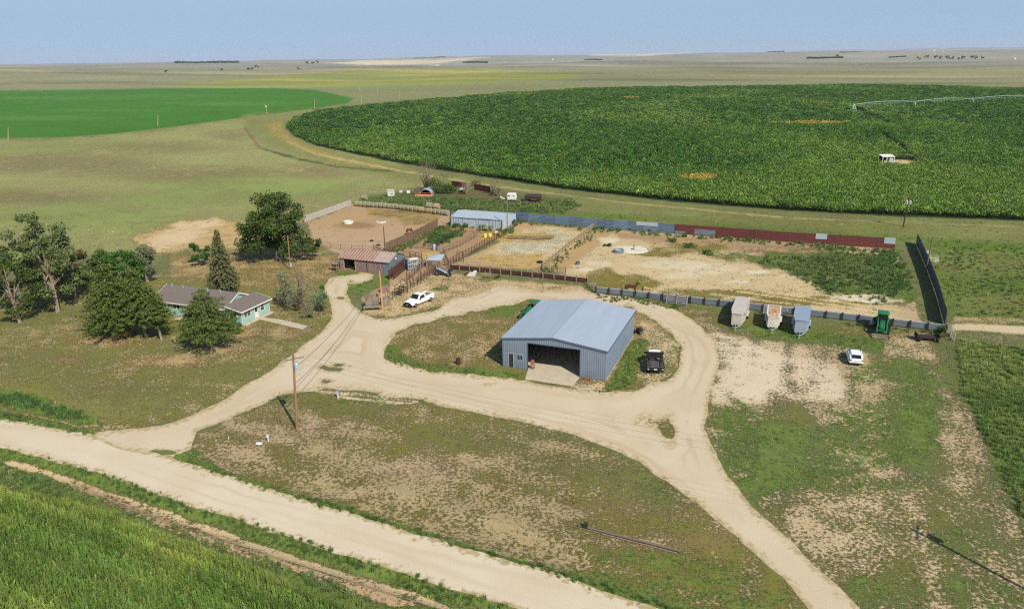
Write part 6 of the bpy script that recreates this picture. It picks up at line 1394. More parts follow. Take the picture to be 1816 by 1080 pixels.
# ---- livestock trailers
def stock_trailer(label, back, front, w_, H_, body, roof, nose_w, z0=.45, rusty=False):
    a = P(*back, H_); b = P(*front, H_); a.z = b.z = 0; d = b - a; L = d.length; t = vehicle('livestock_trailer', label, 'trailer', (a + b) / 2, math.atan2(d.y, d.x)); tag(t, group=None)
    y0, y1 = -L / 2, L / 2; tp = L * .26
    pl = [(-w_, y0), (-w_, y1 - tp), (-nose_w, y1), (nose_w, y1), (w_, y1 - tp), (w_, y0)]
    m = MB(); m.prism(pl, z0 + .1, z0 + 1.05, 'z'); m.build('lower_body', body, t)
    m = MB(); m.prism([(x * .985, y * .99) for x, y in pl], H_ - .38, H_ - .04, 'z'); m.build('upper_body', body, t)
    m = MB()
    for s in (-1, 1):
        k = int(L / .8)
        for i in range(k + 1): y = y0 + .04 + (L - tp - .1) * i / k; m.box(*sorted((s * w_ * .94, s * w_)), y, y + .1, z0 + 1.05, H_ - .38)
        m.box(*sorted((s * w_ * .955, s * w_ * .99)), y0, y1 - tp, (z0 + .67 + H_) / 2 - .06, (z0 + .67 + H_) / 2 + .06)
    m.box(-nose_w * .98, nose_w * .98, y1 - .14, y1 - .05, z0 + 1.05, H_ - .38); m.build('side_slats', body, t)
    m = MB(); m.prism([(x * 1.03, y * 1.015) for x, y in pl], H_ - .04, H_ + .03, 'z'); rf = m.build('roof', roof, t)
    if rusty: MB().prism([(-w_ * .8, y0 + .3), (-w_ * .8, y1 - tp), (-nose_w * .9, y1 - .15), (nose_w * .8, y1 - .1), (w_ * .78, y1 - tp * 1.1), (w_ * .8, y0 + .3)], H_ + .032, H_ + .05, 'z').build('torn_cover', mat('rust_blotched_cover', C(216, 190, 150), .9, 0, C(158, 96, 60), 1.6, .8, .03), rf)
    m = MB().box(-w_ * .96, w_ * .96, y0 + .02, y1 - tp, z0, z0 + .1); m.build('floor', MT['steel_dark'], t)
    for s in (-1, 1):
        MB().prism([(-.95 + y0 * .3, .5), (-.85 + y0 * .3, .92), (.75 + y0 * .3, .92), (.85 + y0 * .3, .5)], s * (w_ + .005), s * (w_ + .26), 'x').build('fender', body, t)
        for y in (y0 * .3 - .42, y0 * .3 + .42): wheel(t, s * (w_ + .13), y, .36, .2)
    m = MB().path([(-w_ * .6, y1 - .1, .48), (0, y1 + 1.15, .48)], [.06, .06], 6).path([(w_ * .6, y1 - .1, .48), (0, y1 + 1.15, .48)], [.06, .06], 6).tube((0, y1 + .8, .1), (0, y1 + .8, 1.0), .05).build('tongue', MT['galv_lt'], t)
    MB().box(-.1, .1, y1 + .7, y1 + .9, 0, .1).build('jack_foot', MT['galv_lt'], t); return t
TB1 = mat('beige_trailer_paint', C(206, 198, 186), .5, 0, C(186, 176, 162), 1.5, .5); TB2 = mat('white_trailer_paint', C(232, 226, 214), .5, 0, C(208, 196, 178), 1.5, .5); TB3 = mat('silver_trailer_paint', C(176, 190, 206), .4, .2, C(160, 174, 190), 1.5, .4)
stock_trailer('beige-roofed livestock trailer, leftmost of the three by the sheet fence', (1318.5, 527), (1307, 556.5), 1.05, 2.35, TB1, TB1, .72)
stock_trailer('white livestock trailer with rust-blotched torn roof, middle of the three', (1374, 541.5), (1371.5, 562), 1.0, 2.2, TB2, TB2, .72, rusty=True)
stock_trailer('blue-grey roofed livestock trailer, rightmost of the three by the sheet fence', (1425, 543), (1421, 568.5), 1.12, 2.45, TB3, mat('blue_trailer_roof', C(158, 172, 190), .45, .1, C(144, 158, 178), 1.5, .4), .78)

# ---- tractors
GRN = mat('green_tractor_paint', C(36, 128, 72), .4, 0, C(28, 106, 58), 2, .4, spec=.5); YEL = mat('yellow_rim_paint', C(216, 186, 60), .5)
def tractor(label, loc, hd, loader=True, cab=True):
    t = vehicle('tractor', label, 'tractor', loc, hd)
    for s in (-1, 1):
        wheel(t, s * .95, -1.2, .85, .5, YEL, 'rear_wheel'); wheel(t, s * .85, 1.35, .62, .38, YEL, 'front_wheel')
        MB().path([(s * .7, -.55, 1.35), (s * .72, -1.2, 1.82), (s * .72, -1.9, 1.45)], [.16, .16, .12], 6).build('fender', GRN, t)
    m = MB(); hull(m, [(-.2, .42, .38, .95, 1.75), (.8, .42, .36, .95, 1.7), (1.9, .38, .28, .95, 1.5), (2.1, .32, .22, 1.0, 1.35)]); m.build('bonnet', GRN, t)
    MB().box(-.28, .28, -1.7, 1.9, .5, 1.0).box(-.8, .8, 1.25, 1.45, .52, .66).box(-.9, .9, -1.3, -1.1, .75, .95).build('chassis', MT['steel_dark'], t)
    MB().tube((.32, .9, 1.6), (.32, .9, 2.5), .05).build('exhaust', MT['steel_dark'], t)
    if cab:
        m = MB()
        for x in (-.68, .68):
            for y, yy in ((-1.75, -1.6), (-.2, -.35)): m.tube((x, y, 1.2), (x * .95, yy, 2.65), .05, n=6)
        m.build('cab_frame', GRN, t)
        MB().box(-.62, .62, -1.62, -.28, 1.3, 2.6).build('cab_glass', GLASS, t)
        m = MB(); hull(m, [(-1.85, .7, .6, 2.62, 2.78), (-1.7, .8, .7, 2.62, 2.84), (-.25, .8, .7, 2.62, 2.84), (-.05, .7, .6, 2.62, 2.76)]); m.build('roof', GRN, t)
    else:
        for x in (-.6, .6): MB().tube((x, -1.6, 1.2), (x, -1.6, 2.45), .05).build('rollbar_post', MT['steel_dark'], t)
        m = MB(); hull(m, [(-1.95, .7, .6, 2.42, 2.52), (-1.7, .8, .7, 2.42, 2.58), (-.6, .8, .7, 2.42, 2.58), (-.4, .7, .6, 2.42, 2.5)]); m.build('canopy', GRN, t); MB().box(-.25, .25, -1.3, -.85, 1.25, 1.4).box(-.25, .25, -1.38, -1.28, 1.4, 1.85).build('seat', YEL, t)
    if loader:
        for s in (-1, 1):
            m = MB().path([(s * .62, .1, .9), (s * .62, .15, 1.85), (s * .62, 1.5, 1.7), (s * .62, 2.9, .75)], [.09, .1, .09, .08], 6); m.build('loader_arm', GRN, t); MB().tube((s * .62, .3, 1.1), (s * .62, 1.7, 1.4), .045).build('hydraulic_ram', CHROME, t)
        MB().box(-.72, .72, 2.5, 2.62, .95, 1.08).build('loader_crossbar', GRN, t)
        m = MB(); m.prism([(2.85, .6), (2.92, .6), (2.95, .16), (3.4, .12), (3.4, .06), (2.88, .1)], -1.12, 1.12, 'x'); m.prism([(2.86, .6), (3.38, .12), (3.38, .06), (2.84, .1)], -1.16, -1.12, 'x'); m.prism([(2.86, .6), (3.38, .12), (3.38, .06), (2.84, .1)], 1.12, 1.16, 'x'); m.build('bucket', mat('worn_bucket_steel', C(156, 148, 120), .6, .2, C(120, 110, 88), 2, .7), t)
    return t
tractor('green cab tractor with front loader facing the camera at the right of the sheet fence', P(1562.5, 588), heading((1562, 575), (1560.5, 602)))
tractor('green canopy tractor half hidden behind the left side of the machine shed', P(943, 563.5), heading((951, 556), (927, 571)), cab=False)
# ---- small mower behind the shed corner
t = vehicle('riding_mower', 'dark riding mower tucked behind the right wall of the machine shed', 'mower', P(1132.5, 590), R(60))
m = MB(); hull(m, [(0, .3, .26, .35, .75), (.8, .28, .2, .35, .65)]); m.build('bonnet', mat('dark_green_paint', C(40, 66, 46), .5), t); MB().box(-.25, .25, -.55, -.1, .5, .62).box(-.25, .25, -.62, -.52, .6, .95).build('seat', MT['black'], t); MB().box(-.55, .55, -.3, .35, .15, .3).build('mower_deck', MT['steel_dark'], t)
for s in (-1, 1): wheel(t, s * .42, -.5, .28, .22); wheel(t, s * .36, .65, .2, .14)
# ---- dark flat implement at the fence end
t = vehicle('utility_trailer', 'low dark flat trailer with upright ends at the right end of the sheet fence', 'trailer', P(1643, 603), R(-12 + 90)); DM = mat('dark_maroon_steel', C(70, 48, 44), .8, 0, C(48, 36, 34), 2, .7)
MB().box(-1.55, 1.55, -.7, .7, .5, .6).build('deck', DM, t)
for s in (-1, 1): MB().box(*sorted((s * 1.4, s * 1.52)), -.7, .7, .6, 1.05).build('end_board', DM, t); MB().box(*sorted((s * .7, s * .8)), -.9, .75, .42, .5).build('frame_rail', DM, t); wheel(t, s * 1.2, -.72, .34, .2); wheel(t, s * 1.2, .72, .34, .2)
MB().path([(0, -.7, .5), (.6, -1.6, .35), (1.2, -1.9, .3)], [.05, .05, .04], 6).build('tongue', DM, t)

# ---- horses
def horse(name, label, loc, hd, coat, mane, graze=False, white=None, scale=1.0):
    t = vehicle(name, label, 'horse', loc, hd); t.scale = (scale,) * 3
    V = []; E_ = []; Rr = []
    def vtx(x, y, z, r): V.append((x, y, z)); Rr.append(r); return len(V) - 1
    def chain(start, pts):
        p = start
        for q in pts: c = vtx(*q); E_.append((p, c)); p = c
        return p
    b0 = vtx(0, -.62, 1.28, .27); b1 = vtx(0, -.3, 1.24, .3); b2 = vtx(0, .05, 1.2, .29); b3 = vtx(0, .42, 1.25, .27); b4 = vtx(0, .68, 1.28, .22); E_.extend([(b0, b1), (b1, b2), (b2, b3), (b3, b4)])
    if graze: chain(b4, [(0, .95, 1.12, .16), (0, 1.22, .82, .12), (0, 1.42, .52, .12), (0, 1.5, .34, .1), (0, 1.56, .16, .07)])
    else: chain(b4, [(0, .88, 1.5, .17), (0, 1.08, 1.72, .12), (0, 1.2, 1.84, .115), (0, 1.42, 1.7, .1), (0, 1.58, 1.56, .07)])
    for s in (-1, 1):
        chain(b0, [(s * .17, -.72, 1.05, .19), (s * .18, -.56, .78, .12), (s * .18, -.82, .5, .065), (s * .18, -.78, .22, .05), (s * .18, -.72, .05, .07)])
        chain(b4, [(s * .16, .62, 1.0, .13), (s * .17, .64, .75, .09), (s * .17, .66, .48, .06), (s * .17, .64, .2, .045), (s * .17, .68, .05, .065)])
    me = bpy.data.meshes.new('body'); me.from_pydata(V, E_, []); me.materials.append(coat); o = bpy.data.objects.new('body', me); COL.objects.link(o); o.parent = t
    sk = o.modifiers.new('Skin', 'SKIN'); me.update()
    for i, r in enumerate(Rr): me.skin_vertices[0].data[i].radius = (r, r); me.skin_vertices[0].data[i].use_root = (i == 1)
    sb = o.modifiers.new('Sub', 'SUBSURF'); sb.levels = 1; sb.render_levels = 1
    hy, hz_ = (1.2, 1.84) if not graze else (1.36, .62)
    MB().path([(0, -.85, 1.38), (0, -1.02, 1.15), (0, -1.0, .75), (0, -.96, .5)], [.05, .09, .08, .03], 7).build('tail', mane, t)
    pts = [(0, .62, 1.52), (0, .84, 1.7), (0, 1.08, 1.9), (0, 1.22, 1.95)] if not graze else [(0, .6, 1.52), (0, .88, 1.34), (0, 1.16, 1.0), (0, 1.34, .74)]
    MB().path(pts, [.05, .07, .06, .04], 6).build('mane', mane, t)
    for s in (-1, 1): MB().tube((s * .06, hy - .02, hz_ + .08), (s * .08, hy, hz_ + .24), .04, .01, 5).build('ear', coat, t)
    return t
BAY = mat('bay_coat', C(110, 62, 44), .6, 0, C(78, 40, 30), 1.5, .6); BLK = mat('dark_hair', C(42, 32, 28), .7); DUN = mat('buckskin_coat', C(206, 176, 128), .6, 0, C(184, 148, 100), 1.5, .5); CHEST = mat('chestnut_coat', C(140, 66, 36), .6, 0, C(110, 50, 28), 1.5, .5)
horse('horse', 'dark bay horse with a pale blaze behind the grey sheet fence, left of the buckskin', P(1119, 520), heading((1106, 522), (1136, 525)), BAY, BLK, scale=1.06)
horse('horse', 'buckskin horse with dark mane beside the bay horse behind the sheet fence', P(1148, 523), heading((1136, 526.5), (1160, 530)), DUN, BLK, graze=False, scale=.92)
horse('horse', 'chestnut horse walking along the board fence in the left pen', P(726, 416), heading((716, 419), (735, 413.5)), CHEST, CHEST, graze=True, scale=.95)

# ---- hay bales
HAY = mat('weathered_hay', C(168, 164, 138), .95, 0, C(122, 116, 86), 5, .8, .03); HAY2 = mat('golden_hay', C(196, 170, 126), .95, 0, C(150, 122, 82), 5, .8, .03)
def bale_mesh():
    m = MB(); n = 18; g = random.Random(4); rings = []
    for x, r in ((-.6, .4), (-.62, .66), (-.5, .75), (-.2, .77), (.2, .76), (.5, .75), (.62, .66), (.6, .4)): rings.append([(x, r * (1 + g.uniform(-.02, .02)) * math.cos(6.283 * k / n), r * math.sin(6.283 * k / n) * .96) for k in range(n)])
    m.loft(rings); return m
bl0 = bale_mesh().build('hay_bale', HAY); bl1 = bale_mesh().build('hay_bale', HAY2)
LB = Line([(630, 365.5), (700, 370.5), (760, 378), (797, 383)])
nb = 24
for k in range(nb):
    q = LB.at((k + .5) * LB.L / nb); d = LB.dir((k + .5) * LB.L / nb); src = bl1 if k in (16, 17, 19) else bl0
    o = src if (k == 0 or (k == 16)) else src.copy()
    if not (k == 0 or k == 16): COL.objects.link(o)
    o.location = q + Vector((0, random.uniform(-.12, .12), .7)); o.rotation_euler = (random.uniform(0, 3), 0, math.atan2(d.y, d.x) + random.uniform(-.12, .12)); o.scale = (LB.L / nb / 1.42, 1.05 + random.uniform(-.05, .05), 1.05 + random.uniform(-.05, .05))
    tag(o, ('golden' if src is bl1 else 'grey-green weathered') + ' round hay bale in the long ground row behind the horse pen', 'hay bale', 'round bales in the ground row' if src is bl0 else 'golden bales in the ground row')
for (u, v, dz, lb, s) in ((647, 363, 2.05, 'single round hay bale stacked on top at the left end of the bale row', bl0), (762, 378, 2.1, 'left one of the two round bales stacked on top near the barn', bl0), (775, 379.5, 2.1, 'right one of the two round bales stacked on top near the barn, golden end', bl1)):
    o = s.copy(); COL.objects.link(o); q = P(u, v); o.location = (q.x, q.y + .1, dz); o.rotation_euler = (0, 0, R(-20)); o.scale = (1.25, 1.02, 1.02)
    if 'group' in o: del o['group']
    tag(o, lb, 'hay bale')
# ---- poles
PM = {}
def pole(name, label, u, v, ut, vt, r=.13, mt_=None, cross=None, trans=0, arm=None, cat='utility pole', meter=False):
    q = P(u, v); h = HT(u, v, vt); up_, _ = pix(q.x, q.y, h); f = float(q.y * cp - (h - CAM_H) * sp); tilt = max(-1.6, min(1.6, (ut - float(up_)) * f / FPX)); q.z = float(height(np.array([q.x]), np.array([q.y]))[0])
    t = thing(name, label, cat, q); top_ = Vector((tilt, 0, h)); MB().tube((0, 0, -.1), top_, r, r * .68, 8).build('shaft', mt_ or MT['pole'], t)
    if cross:
        a_, w_, z_ = cross; c_ = top_ * (z_ / h); d = Vector((math.cos(a_), math.sin(a_), 0)) * w_ / 2
        m = MB(); bar(m, c_ - d, c_ + d, -.06, .08, .1) if False else m.tube(c_ - d + Vector((0, -.12, 0)), c_ + d + Vector((0, -.12, 0)), .07, n=4); m.build('crossarm', MT['polegrey'], t)
        for s in (-.9, -.45, .9): MB().tube(c_ + d * s + Vector((0, -.12, .05)), c_ + d * s + Vector((0, -.12, .25)), .05, .03, 6).build('insulator', MT['galv_lt'], t)
    for k in range(trans):
        c_ = top_ * ((h - 1.6) / h) + Vector((.38 if k == 0 else -.38, -.18, 0)) if trans > 1 else top_ * ((h - 1.7) / h) + Vector((.36, -.12, 0))
        m = MB(); m.tube(c_ - Vector((0, 0, .42)), c_ + Vector((0, 0, .38)), .26, n=12); m.tube(c_ + Vector((0, 0, .38)), c_ + Vector((0, 0, .5)), .2, .1, 8); o = m.build('transformer', MT['galv_lt'], t); MB().tube(c_ + Vector((.1, 0, .45)), c_ + Vector((.12, 0, .7)), .04).build('bushing', MT['galv'], o)
    if arm:
        e = top_ + Vector(arm); MB().path([top_ - Vector((0, 0, .3)), e], [.05, .04], 6).build('lamp_arm', MT['galv'], t); MB().tube(e, e + Vector(arm).normalized() * .5 - Vector((0, 0, .05)), .14, .1, 8).build('lamp_head', MT['galv_lt'], t)
    if meter: MB().box(.1, .42, -.3, .0, .7, 1.6).build('meter_box', MT['galv_lt'], t)
    return t, q + top_
XA = R(30)
t, ptop = pole('utility_pole', 'tall brown utility pole with crossarm and transformer on the front lawn', 527, 762, 519.5, 625, .17, None, (XA, 2.4, HT(527, 762, 625) - .75), 1)
_, hp = pole('utility_pole', 'grey pole with meter box by the cottonwoods behind the house', 515, 479, 510, 418, .13, MT['pole'], meter=True)
pole('utility_pole', 'dark bare pole at the left corner of the pale barn', 799, 401, 799, 364, .14, MT['steel_dark'])
pole('utility_pole', 'short dark pole at the foot of the board fence', 683, 448, 680, 402, .11, MT['steel_dark'])
_, lp = pole('light_pole', 'slim grey light pole rising at the right of the pale barn', 899.7, 412, 899.2, 347, .13, MT['galv'], arm=None, cat='pole')
pole('light_pole', 'dark yard-light pole with sloping arm at the end of the alley fence', 889, 420.5, 890.5, 391, .12, MT['steel_dark'], arm=(-1.9, -.2, .9), cat='light pole')
_, yp = pole('utility_pole', 'bright yellow-brown pole standing by the loading dock', 678.3, 549, 673, 481, .15, mat('yellow_pole_wood', C(216, 172, 104), .8, 0, C(186, 138, 76), 3, .6, 0, (2, 2, .15)))
pole('utility_pole', 'dark pole with two white transformers at the edge of the maize circle', 1601.8, 402, 1613, 347, .16, MT['steel_dark'], (R(5), 3.6, HT(1601.8, 402, 347) - .2), 2)
pole('utility_pole', 'leaning pole with pale crossarm behind the right windbreak', 1640.5, 486, 1654.5, 420, .14, MT['polegrey'], (R(-4), 2.9, HT(1640.5, 486, 420) - .1))
FG = 'far poles between the fields'
for k, (u, v, vt, lb) in enumerate(((14.5, 250, 227, 'pale pole at the far left edge of the pasture'), (280, 224, 205, 'thin pole in front of the green field, left'), (473, 203, 187, 'pole with white transformer beside the green field'), (558, 197, 177, 'pole at the tip of the green field'), (607, 161, 152, 'short pole on the far track, left'), (641, 183, 167, 'pole beside the pale gate spot of the far track'), (669, 168, 156, 'pole behind the far gate spot'), (708, 176, 159, 'rightmost pole of the far track'), (828, 140, 135, 'lonely pole on the far yellow hill'), (637, 163, 153, 'faint pole between the far track poles'))):
    t, _ = pole('utility_pole', lb, u, v, u, vt, .22, MT['wood_light'], cat='utility pole')
    if k == 2: MB().box(-.5, .5, -.5, .5, 5, 6.6).build('transformer', MT['galv_lt'], t)
# pole beyond the right edge whose shadow lies in the lot
tip = P(1612, 935); Lh = 10.2 / math.tan(R(SUN_EL)); pb = tip - Vector((math.cos(R(SHADOW_AZ)), math.sin(R(SHADOW_AZ)), 0)) * Lh
t = thing('utility_pole', 'utility pole outside the right edge casting the long thin shadow on the lot', 'utility pole', pb); MB().tube((0, 0, -.1), (0, 0, 10.2), .17, .12, 8).build('shaft', MT['pole'], t)
MB().tube((-.6, -1.05, 9.5), (.6, 1.05, 9.5), .08, n=4).build('crossarm', MT['polegrey'], t); MB().tube((.4, .1, 8.0), (.4, .1, 8.9), .26, n=10).build('transformer', MT['galv_lt'], t); rp = pb + Vector((0, 0, 9.6))
# wires
WIRE = mat('weathered_wire', C(150, 146, 140), .6, .3)
def wire(label, a, b, sag, r=.02):
    n = 26; pts = []
    for k in range(n + 1): s = k / n; q = a + (b - a) * s; pts.append(q - Vector((0, 0, sag * 4 * s * (1 - s))))
    m = MB()
    for k in range(n): m.tube(pts[k], pts[k + 1], r, n=4, caps=False)
    tag(m.build('overhead_wire', WIRE), label, 'wire')
xd = Vector((math.cos(XA), math.sin(XA), 0))
wire('overhead wire from the lawn pole to the yellow pole', ptop - Vector((-.3, 0, 1.6)), yp - Vector((0, 0, .2)), 1.0, .03)
wire('lower overhead cable from the lawn pole to the yellow pole', ptop - Vector((0, 0, 3.6)), yp - Vector((0, 0, .5)), 1.4, .03)
for k, (s, lb) in enumerate(((-1.1, 'upper road-side wire crossing the right lot'), (0, 'middle road-side wire crossing the right lot'), (1.1, 'lower road-side wire crossing the right lot'))):
    wire(lb, ptop + xd * s - Vector((0, 0, .5)), rp + Vector((.5 * s, .95 * s, .1)), 1.5, .009)
wire('cable from the yellow pole to the pole by the cottonwoods', yp - Vector((0, 0, .3)), hp - Vector((0, 0, .2)), 1.2, .018)
m = MB(); g0 = P(492, 752); m.tube(g0, P(500, 745) + Vector((.1, .2, 3.6)), .02, n=4); t = m.build('guy_stake', MT['rust']); tag(t, 'thin rusty rod standing left of the lawn pole', 'rod')
m = MB(); m.tube(P(504, 764), P(504, 764) + Vector((.25, .2, 3.0)), .02, n=4); tag(m.build('guy_stake', MT['pole']), 'thin brown rod close beside the lawn pole', 'rod')
# ---- little things
def post_marker(name, label, cat, u, v, h, r, mt_, cap=None):
    t = thing(name, label, cat, P(u, v)); MB().tube((0, 0, 0), (0, 0, h), r, n=8).build('post', mt_, t); MB().box(-r * 1.5, r * 1.5, -r * 1.5, r * 1.5, h * .6, h).build('head', cap or mt_, t); return t
post_marker('utility_pedestal', 'small white pedestal on the lawn left of the white rock', 'pedestal', 405.5, 778, .6, .06, MT['white'], MT['galv']); post_marker('utility_pedestal', 'white capped pedestal right of the white rock', 'pedestal', 476, 783, .85, .07, MT['white']); post_marker('water_hydrant', 'white yard hydrant at the edge of the drive', 'hydrant', 599.5, 706, 1.0, .09, MT['white'], MT['galv_lt'])
def rock(name, label, cat, u, v, r, mt_, sx=1.3, sz=.5):
    g = np.random.default_rng(int(u)); m = MB(); n = 10; rings = []
    for j in range(5): f = math.pi * (j + .4) / 5.2; rings.append([(sx * r * math.sin(f) * math.cos(6.283 * k / n) * g.uniform(.85, 1.15), r * math.sin(f) * math.sin(6.283 * k / n) * g.uniform(.85, 1.15), sz * r * (1 - math.cos(f)) * .9) for k in range(n)])
    m.loft(rings); o = m.build(name, mt_); o.location = P(u, v); return tag(o, label, cat)
rock('white_rock', 'white rock lying on the front lawn near the pedestals', 'rock', 460, 788, .3, MT['white'])
dead_bush('pale upturned root stump on the grass between the front pines', P(311, 607), 1.0, 1.1, 73, None, 'stump', MT['wood_light'], 26, .09, 'tree_stump')
def drum(name, label, u, v, r, h, mt_, top_=None, cat='drum'):
    t = thing(name, label, cat, P(u, v)); m = MB(); n = 16
    m.loft([[(q * math.cos(6.283 * k / n), q * math.sin(6.283 * k / n), z) for k in range(n)] for q, z in ((r * .97, 0), (r, .03), (r, h * .32), (r * 1.05, h * .34), (r, h * .36), (r, h * .64), (r * 1.05, h * .66), (r, h * .68), (r, h))]); m.build('shell', mt_, t)
    MB().tube((0, 0, h + .002), (0, 0, h + .015), r * .9, n=n).build('lid', top_ or MT['dark'], t); return t
drum('burn_barrel', 'rusty burn barrel standing left of the machine shed', 813, 646, .3, .9, mat('burnt_rust', C(96, 46, 40), .9, 0, C(64, 34, 30), 3, .7))
drum('grey_barrel', 'left grey-white barrel at the weedy strip gate', 770.3, 443, .38, 1.1, MT['galv_lt'], MT['white']); drum('grey_barrel', 'right pinkish-grey barrel with dark lid at the weedy strip gate', 777.5, 444, .42, 1.15, MT['galv'], MT['dark'])
YB = mat('yellow_plastic', C(246, 222, 140), .5, 0, C(232, 200, 110), 2, .3)
drum('yellow_barrel', 'left yellow barrel standing in the alley before the pale barn', 860.5, 421, .36, .85, YB, YB); drum('yellow_barrel', 'right yellow barrel standing in the alley before the pale barn', 869, 420.5, .42, .8, YB, YB)
drum('white_tub', 'white tub on the ground beside the alley fence end', 880, 414.5, .4, .5, MT['white'], MT['white'], 'tub'); drum('blue_barrel', 'small blue barrel on the sand of the big pen', 1024.7, 469, .45, .55, mat('blue_plastic', C(96, 122, 170), .5), None)
def tank(name, label, u, v, r, h, mt_, inner, cat='water tank'):
    t = thing(name, label, cat, P(u, v)); n = 28; m = MB(); rings = [[(q * math.cos(6.283 * k / n), q * math.sin(6.283 * k / n), z) for k in range(n)] for q, z in ((r * .96, 0), (r, .1), (r, h), (r * .8, h + .02), (r * .76, h - .15), (r * .76, .1))]; m.loft(rings, False); m.build('rim', mt_, t); MB().tube((0, 0, 0), (0, 0, h - .18), r * .755, n=n).build('water_surface', inner, t); return t
TW = mat('tank_water', C(176, 182, 180), .12, 0, C(156, 164, 162), 1, .3, spec=.6)
tank('water_tank', 'round white rubber-tyre water tank in the horse pen', 618, 396.5, 1.25, .65, MT['white'], TW); tank('water_tank', 'grey-blue round stock tank at the edge of the concrete pad in the big pen', 1097, 447.5, 1.15, .6, MT['galv'], MT['galv_lt'])
t = thing('broken_ring', 'broken low white ring feeder lying in the horse pen', 'feeder ring', P(676, 394.5))
for k in range(7):
    a = 2.9 + k * .55; MB().box(-.32, .32, -.09, .09, 0, .3).build('segment', MT['white'], t); o = COL.objects[-1]; o.location = (1.15 * math.cos(a), .9 * math.sin(a), 0); o.rotation_euler.z = a + math.pi / 2
t = thing('waterer_pad', 'round pale concrete pad with a centre post in the big pen', 'concrete pad', P(1124, 444)); m = MB(); n = 32; m.loft([[(q * math.cos(6.283 * k / n), q * math.sin(6.283 * k / n), z) for k in range(n)] for q, z in ((2.9, -.05), (2.8, .14), (2.5, .16))]); m.build('slab', mat('white_concrete', C(232, 224, 204), .9, 0, C(206, 196, 170), 1.2, .6), t)
MB().tube((0, 0, .16), (0, 0, 1.3), .12, n=8).box(-.5, .1, -.3, .3, .16, .35).build('post', MT['galv'], t)
o = MB().tube((0, 0, 0), (0, 0, .28), .62, n=20).tube((0, 0, .28), (0, 0, .3), .3, n=12).build('tyre', TYRE); o.location = P(957.5, 466); tag(o, 'dark tyre lying at the lower right of the straw pen', 'tyre')
for u, v, lb in ((659, 428, 'upper dark feed pan on the dirt of the horse pen'), (671, 435.5, 'lower dark feed pan on the dirt of the horse pen')):
    o = MB().tube((0, 0, 0), (0, 0, .22), .42, .5, 14).build('feed_pan', MT['dark']); o.location = P(u, v); tag(o, lb, 'pan')
# long pipe on the lawn
a, b = P(1026, 934), P(1206, 979.5); d = (b - a); t = thing('irrigation_pipe', 'long grey pipe lying on the grass near the bottom of the photo', 'pipe', a, math.atan2(d.y, d.x)); MB().tube((0, 0, .16), (d.length, 0, .16), .11, n=8).build('tube', MT['polegrey'], t); MB().box(.5, .85, -.22, .2, .03, .62).build('valve_box', MT['dark'], t); MB().tube((0, -.22, .1), (d.length * .97, -.3, .1), .05, n=6).build('second_tube', MT['wood_grey'], t)
# scrap at the plank fence
t = thing('old_baler', 'grey derelict machine with dark wheel at the corner of the plank fence', 'derelict machine', P(788, 488), R(-20)); GM = mat('faded_grey_steel', C(150, 142, 138), .8, .1, C(100, 90, 88), 3, .8)
MB().box(-1.5, .2, -.7, .7, .6, 1.4).build('housing', GM, t, bevel=.1); MB().box(.3, 1.8, -.6, .6, .7, .9).build('bed', GM, t); MB().path([(-1.2, -.8, 1.5), (.2, -.9, 1.1), (1.4, -.9, .6)], [.12, .14, .1], 6).build('feed_arm', MT['galv_lt'], t)
for x in (-1.1, 1.3): o = MB().tube((0, -.12, 0), (0, .12, 0), .5, n=16).build('wheel', TYRE, t); o.location = (x, -.85, .5); MB().tube((0, -.14, 0), (0, -.11, 0), .26, n=10).build('rim', GM, o)
MB().box(1.2, 1.7, -.5, .5, .9, 1.5).build('hopper', MT['dark'], t)
t = thing('old_hopper', 'tipped white metal hopper lying by the plank fence', 'hopper', P(836, 489), R(-15)); MB().prism([(-.9, .1), (-.2, .0), (.8, .05), (.95, .85), (.1, .95)], -.5, .6, 'y').build('shell', MT['white'], t); MB().box(-1.3, -.5, -.45, .5, .15, .45).build('chute', MT['rust'], t); MB().tube((.3, -.5, .95), (.3, .5, .95), .18, n=10).build('roller', MT['dark'], t)
dead_bush('heap of bleached branches in front of the plank fence', P(862, 492), .9, 2.6, 71, None, 'brush heap', MT['wood_light'], 24, .05, 'branch_heap'); dead_bush('dark scrap brush heap right of the bleached branches', P(881, 493), .35, 2.6, 72, None, 'brush heap', MT['dark'], 14, .05, 'branch_heap')
# junk strip
t = thing('white_cabinet', 'white tilted metal cabinet at the left end of the junk strip', 'cabinet', P(694, 349), R(-10)); MB().box(-.9, .9, -.6, .6, .2, 1.9).build('case', MT['white'], t); MB().box(-1.1, 1.0, -.75, .7, 1.9, 2.05).build('lid', MT['white'], t); MB().box(.1, .7, -.63, -.6, .9, 1.1).build('vent', MT['dark'], t)
for k, u in enumerate((712, 718, 724)): o = plank_box('scrap_pallet', ('left', 'middle', 'right')[k] + ' white scrap frame of three before the grey bushes', 'scrap frame', P(u, 342.5 + k * .3), R(-20 + 20 * k), .55, .4, .1, .7, MT['white'] if k != 1 else MT['rust_pipe'], False)
t = thing('orange_rack', 'orange hay rack standing in front of the quonset hut', 'hay rack', P(736, 350), R(-6)); W_r = 2.9
for x in (0, W_r, W_r * 2 - .3): MB().box(x - .08, x + .08, -.08, .08, 0, 1.35).build('post', MT['orange'], t)
MB().box(0, 5.6, -.06, .06, 1.15, 1.3).build('rail', MT['orange'], t); MB().box(0, 5.6, -.05, .05, .2, .85).build('panel', mat('faded_orange_panel', C(222, 158, 122), .7), t); MB().box(0, 5.6, 1.4, 1.5, .9, 1.05).build('rail', MT['orange'], t)
t = thing('quonset_hut', 'small grey quonset hut half hidden by the green brush', 'hut', P(757, 346), R(-6)); m = MB(); n = 12
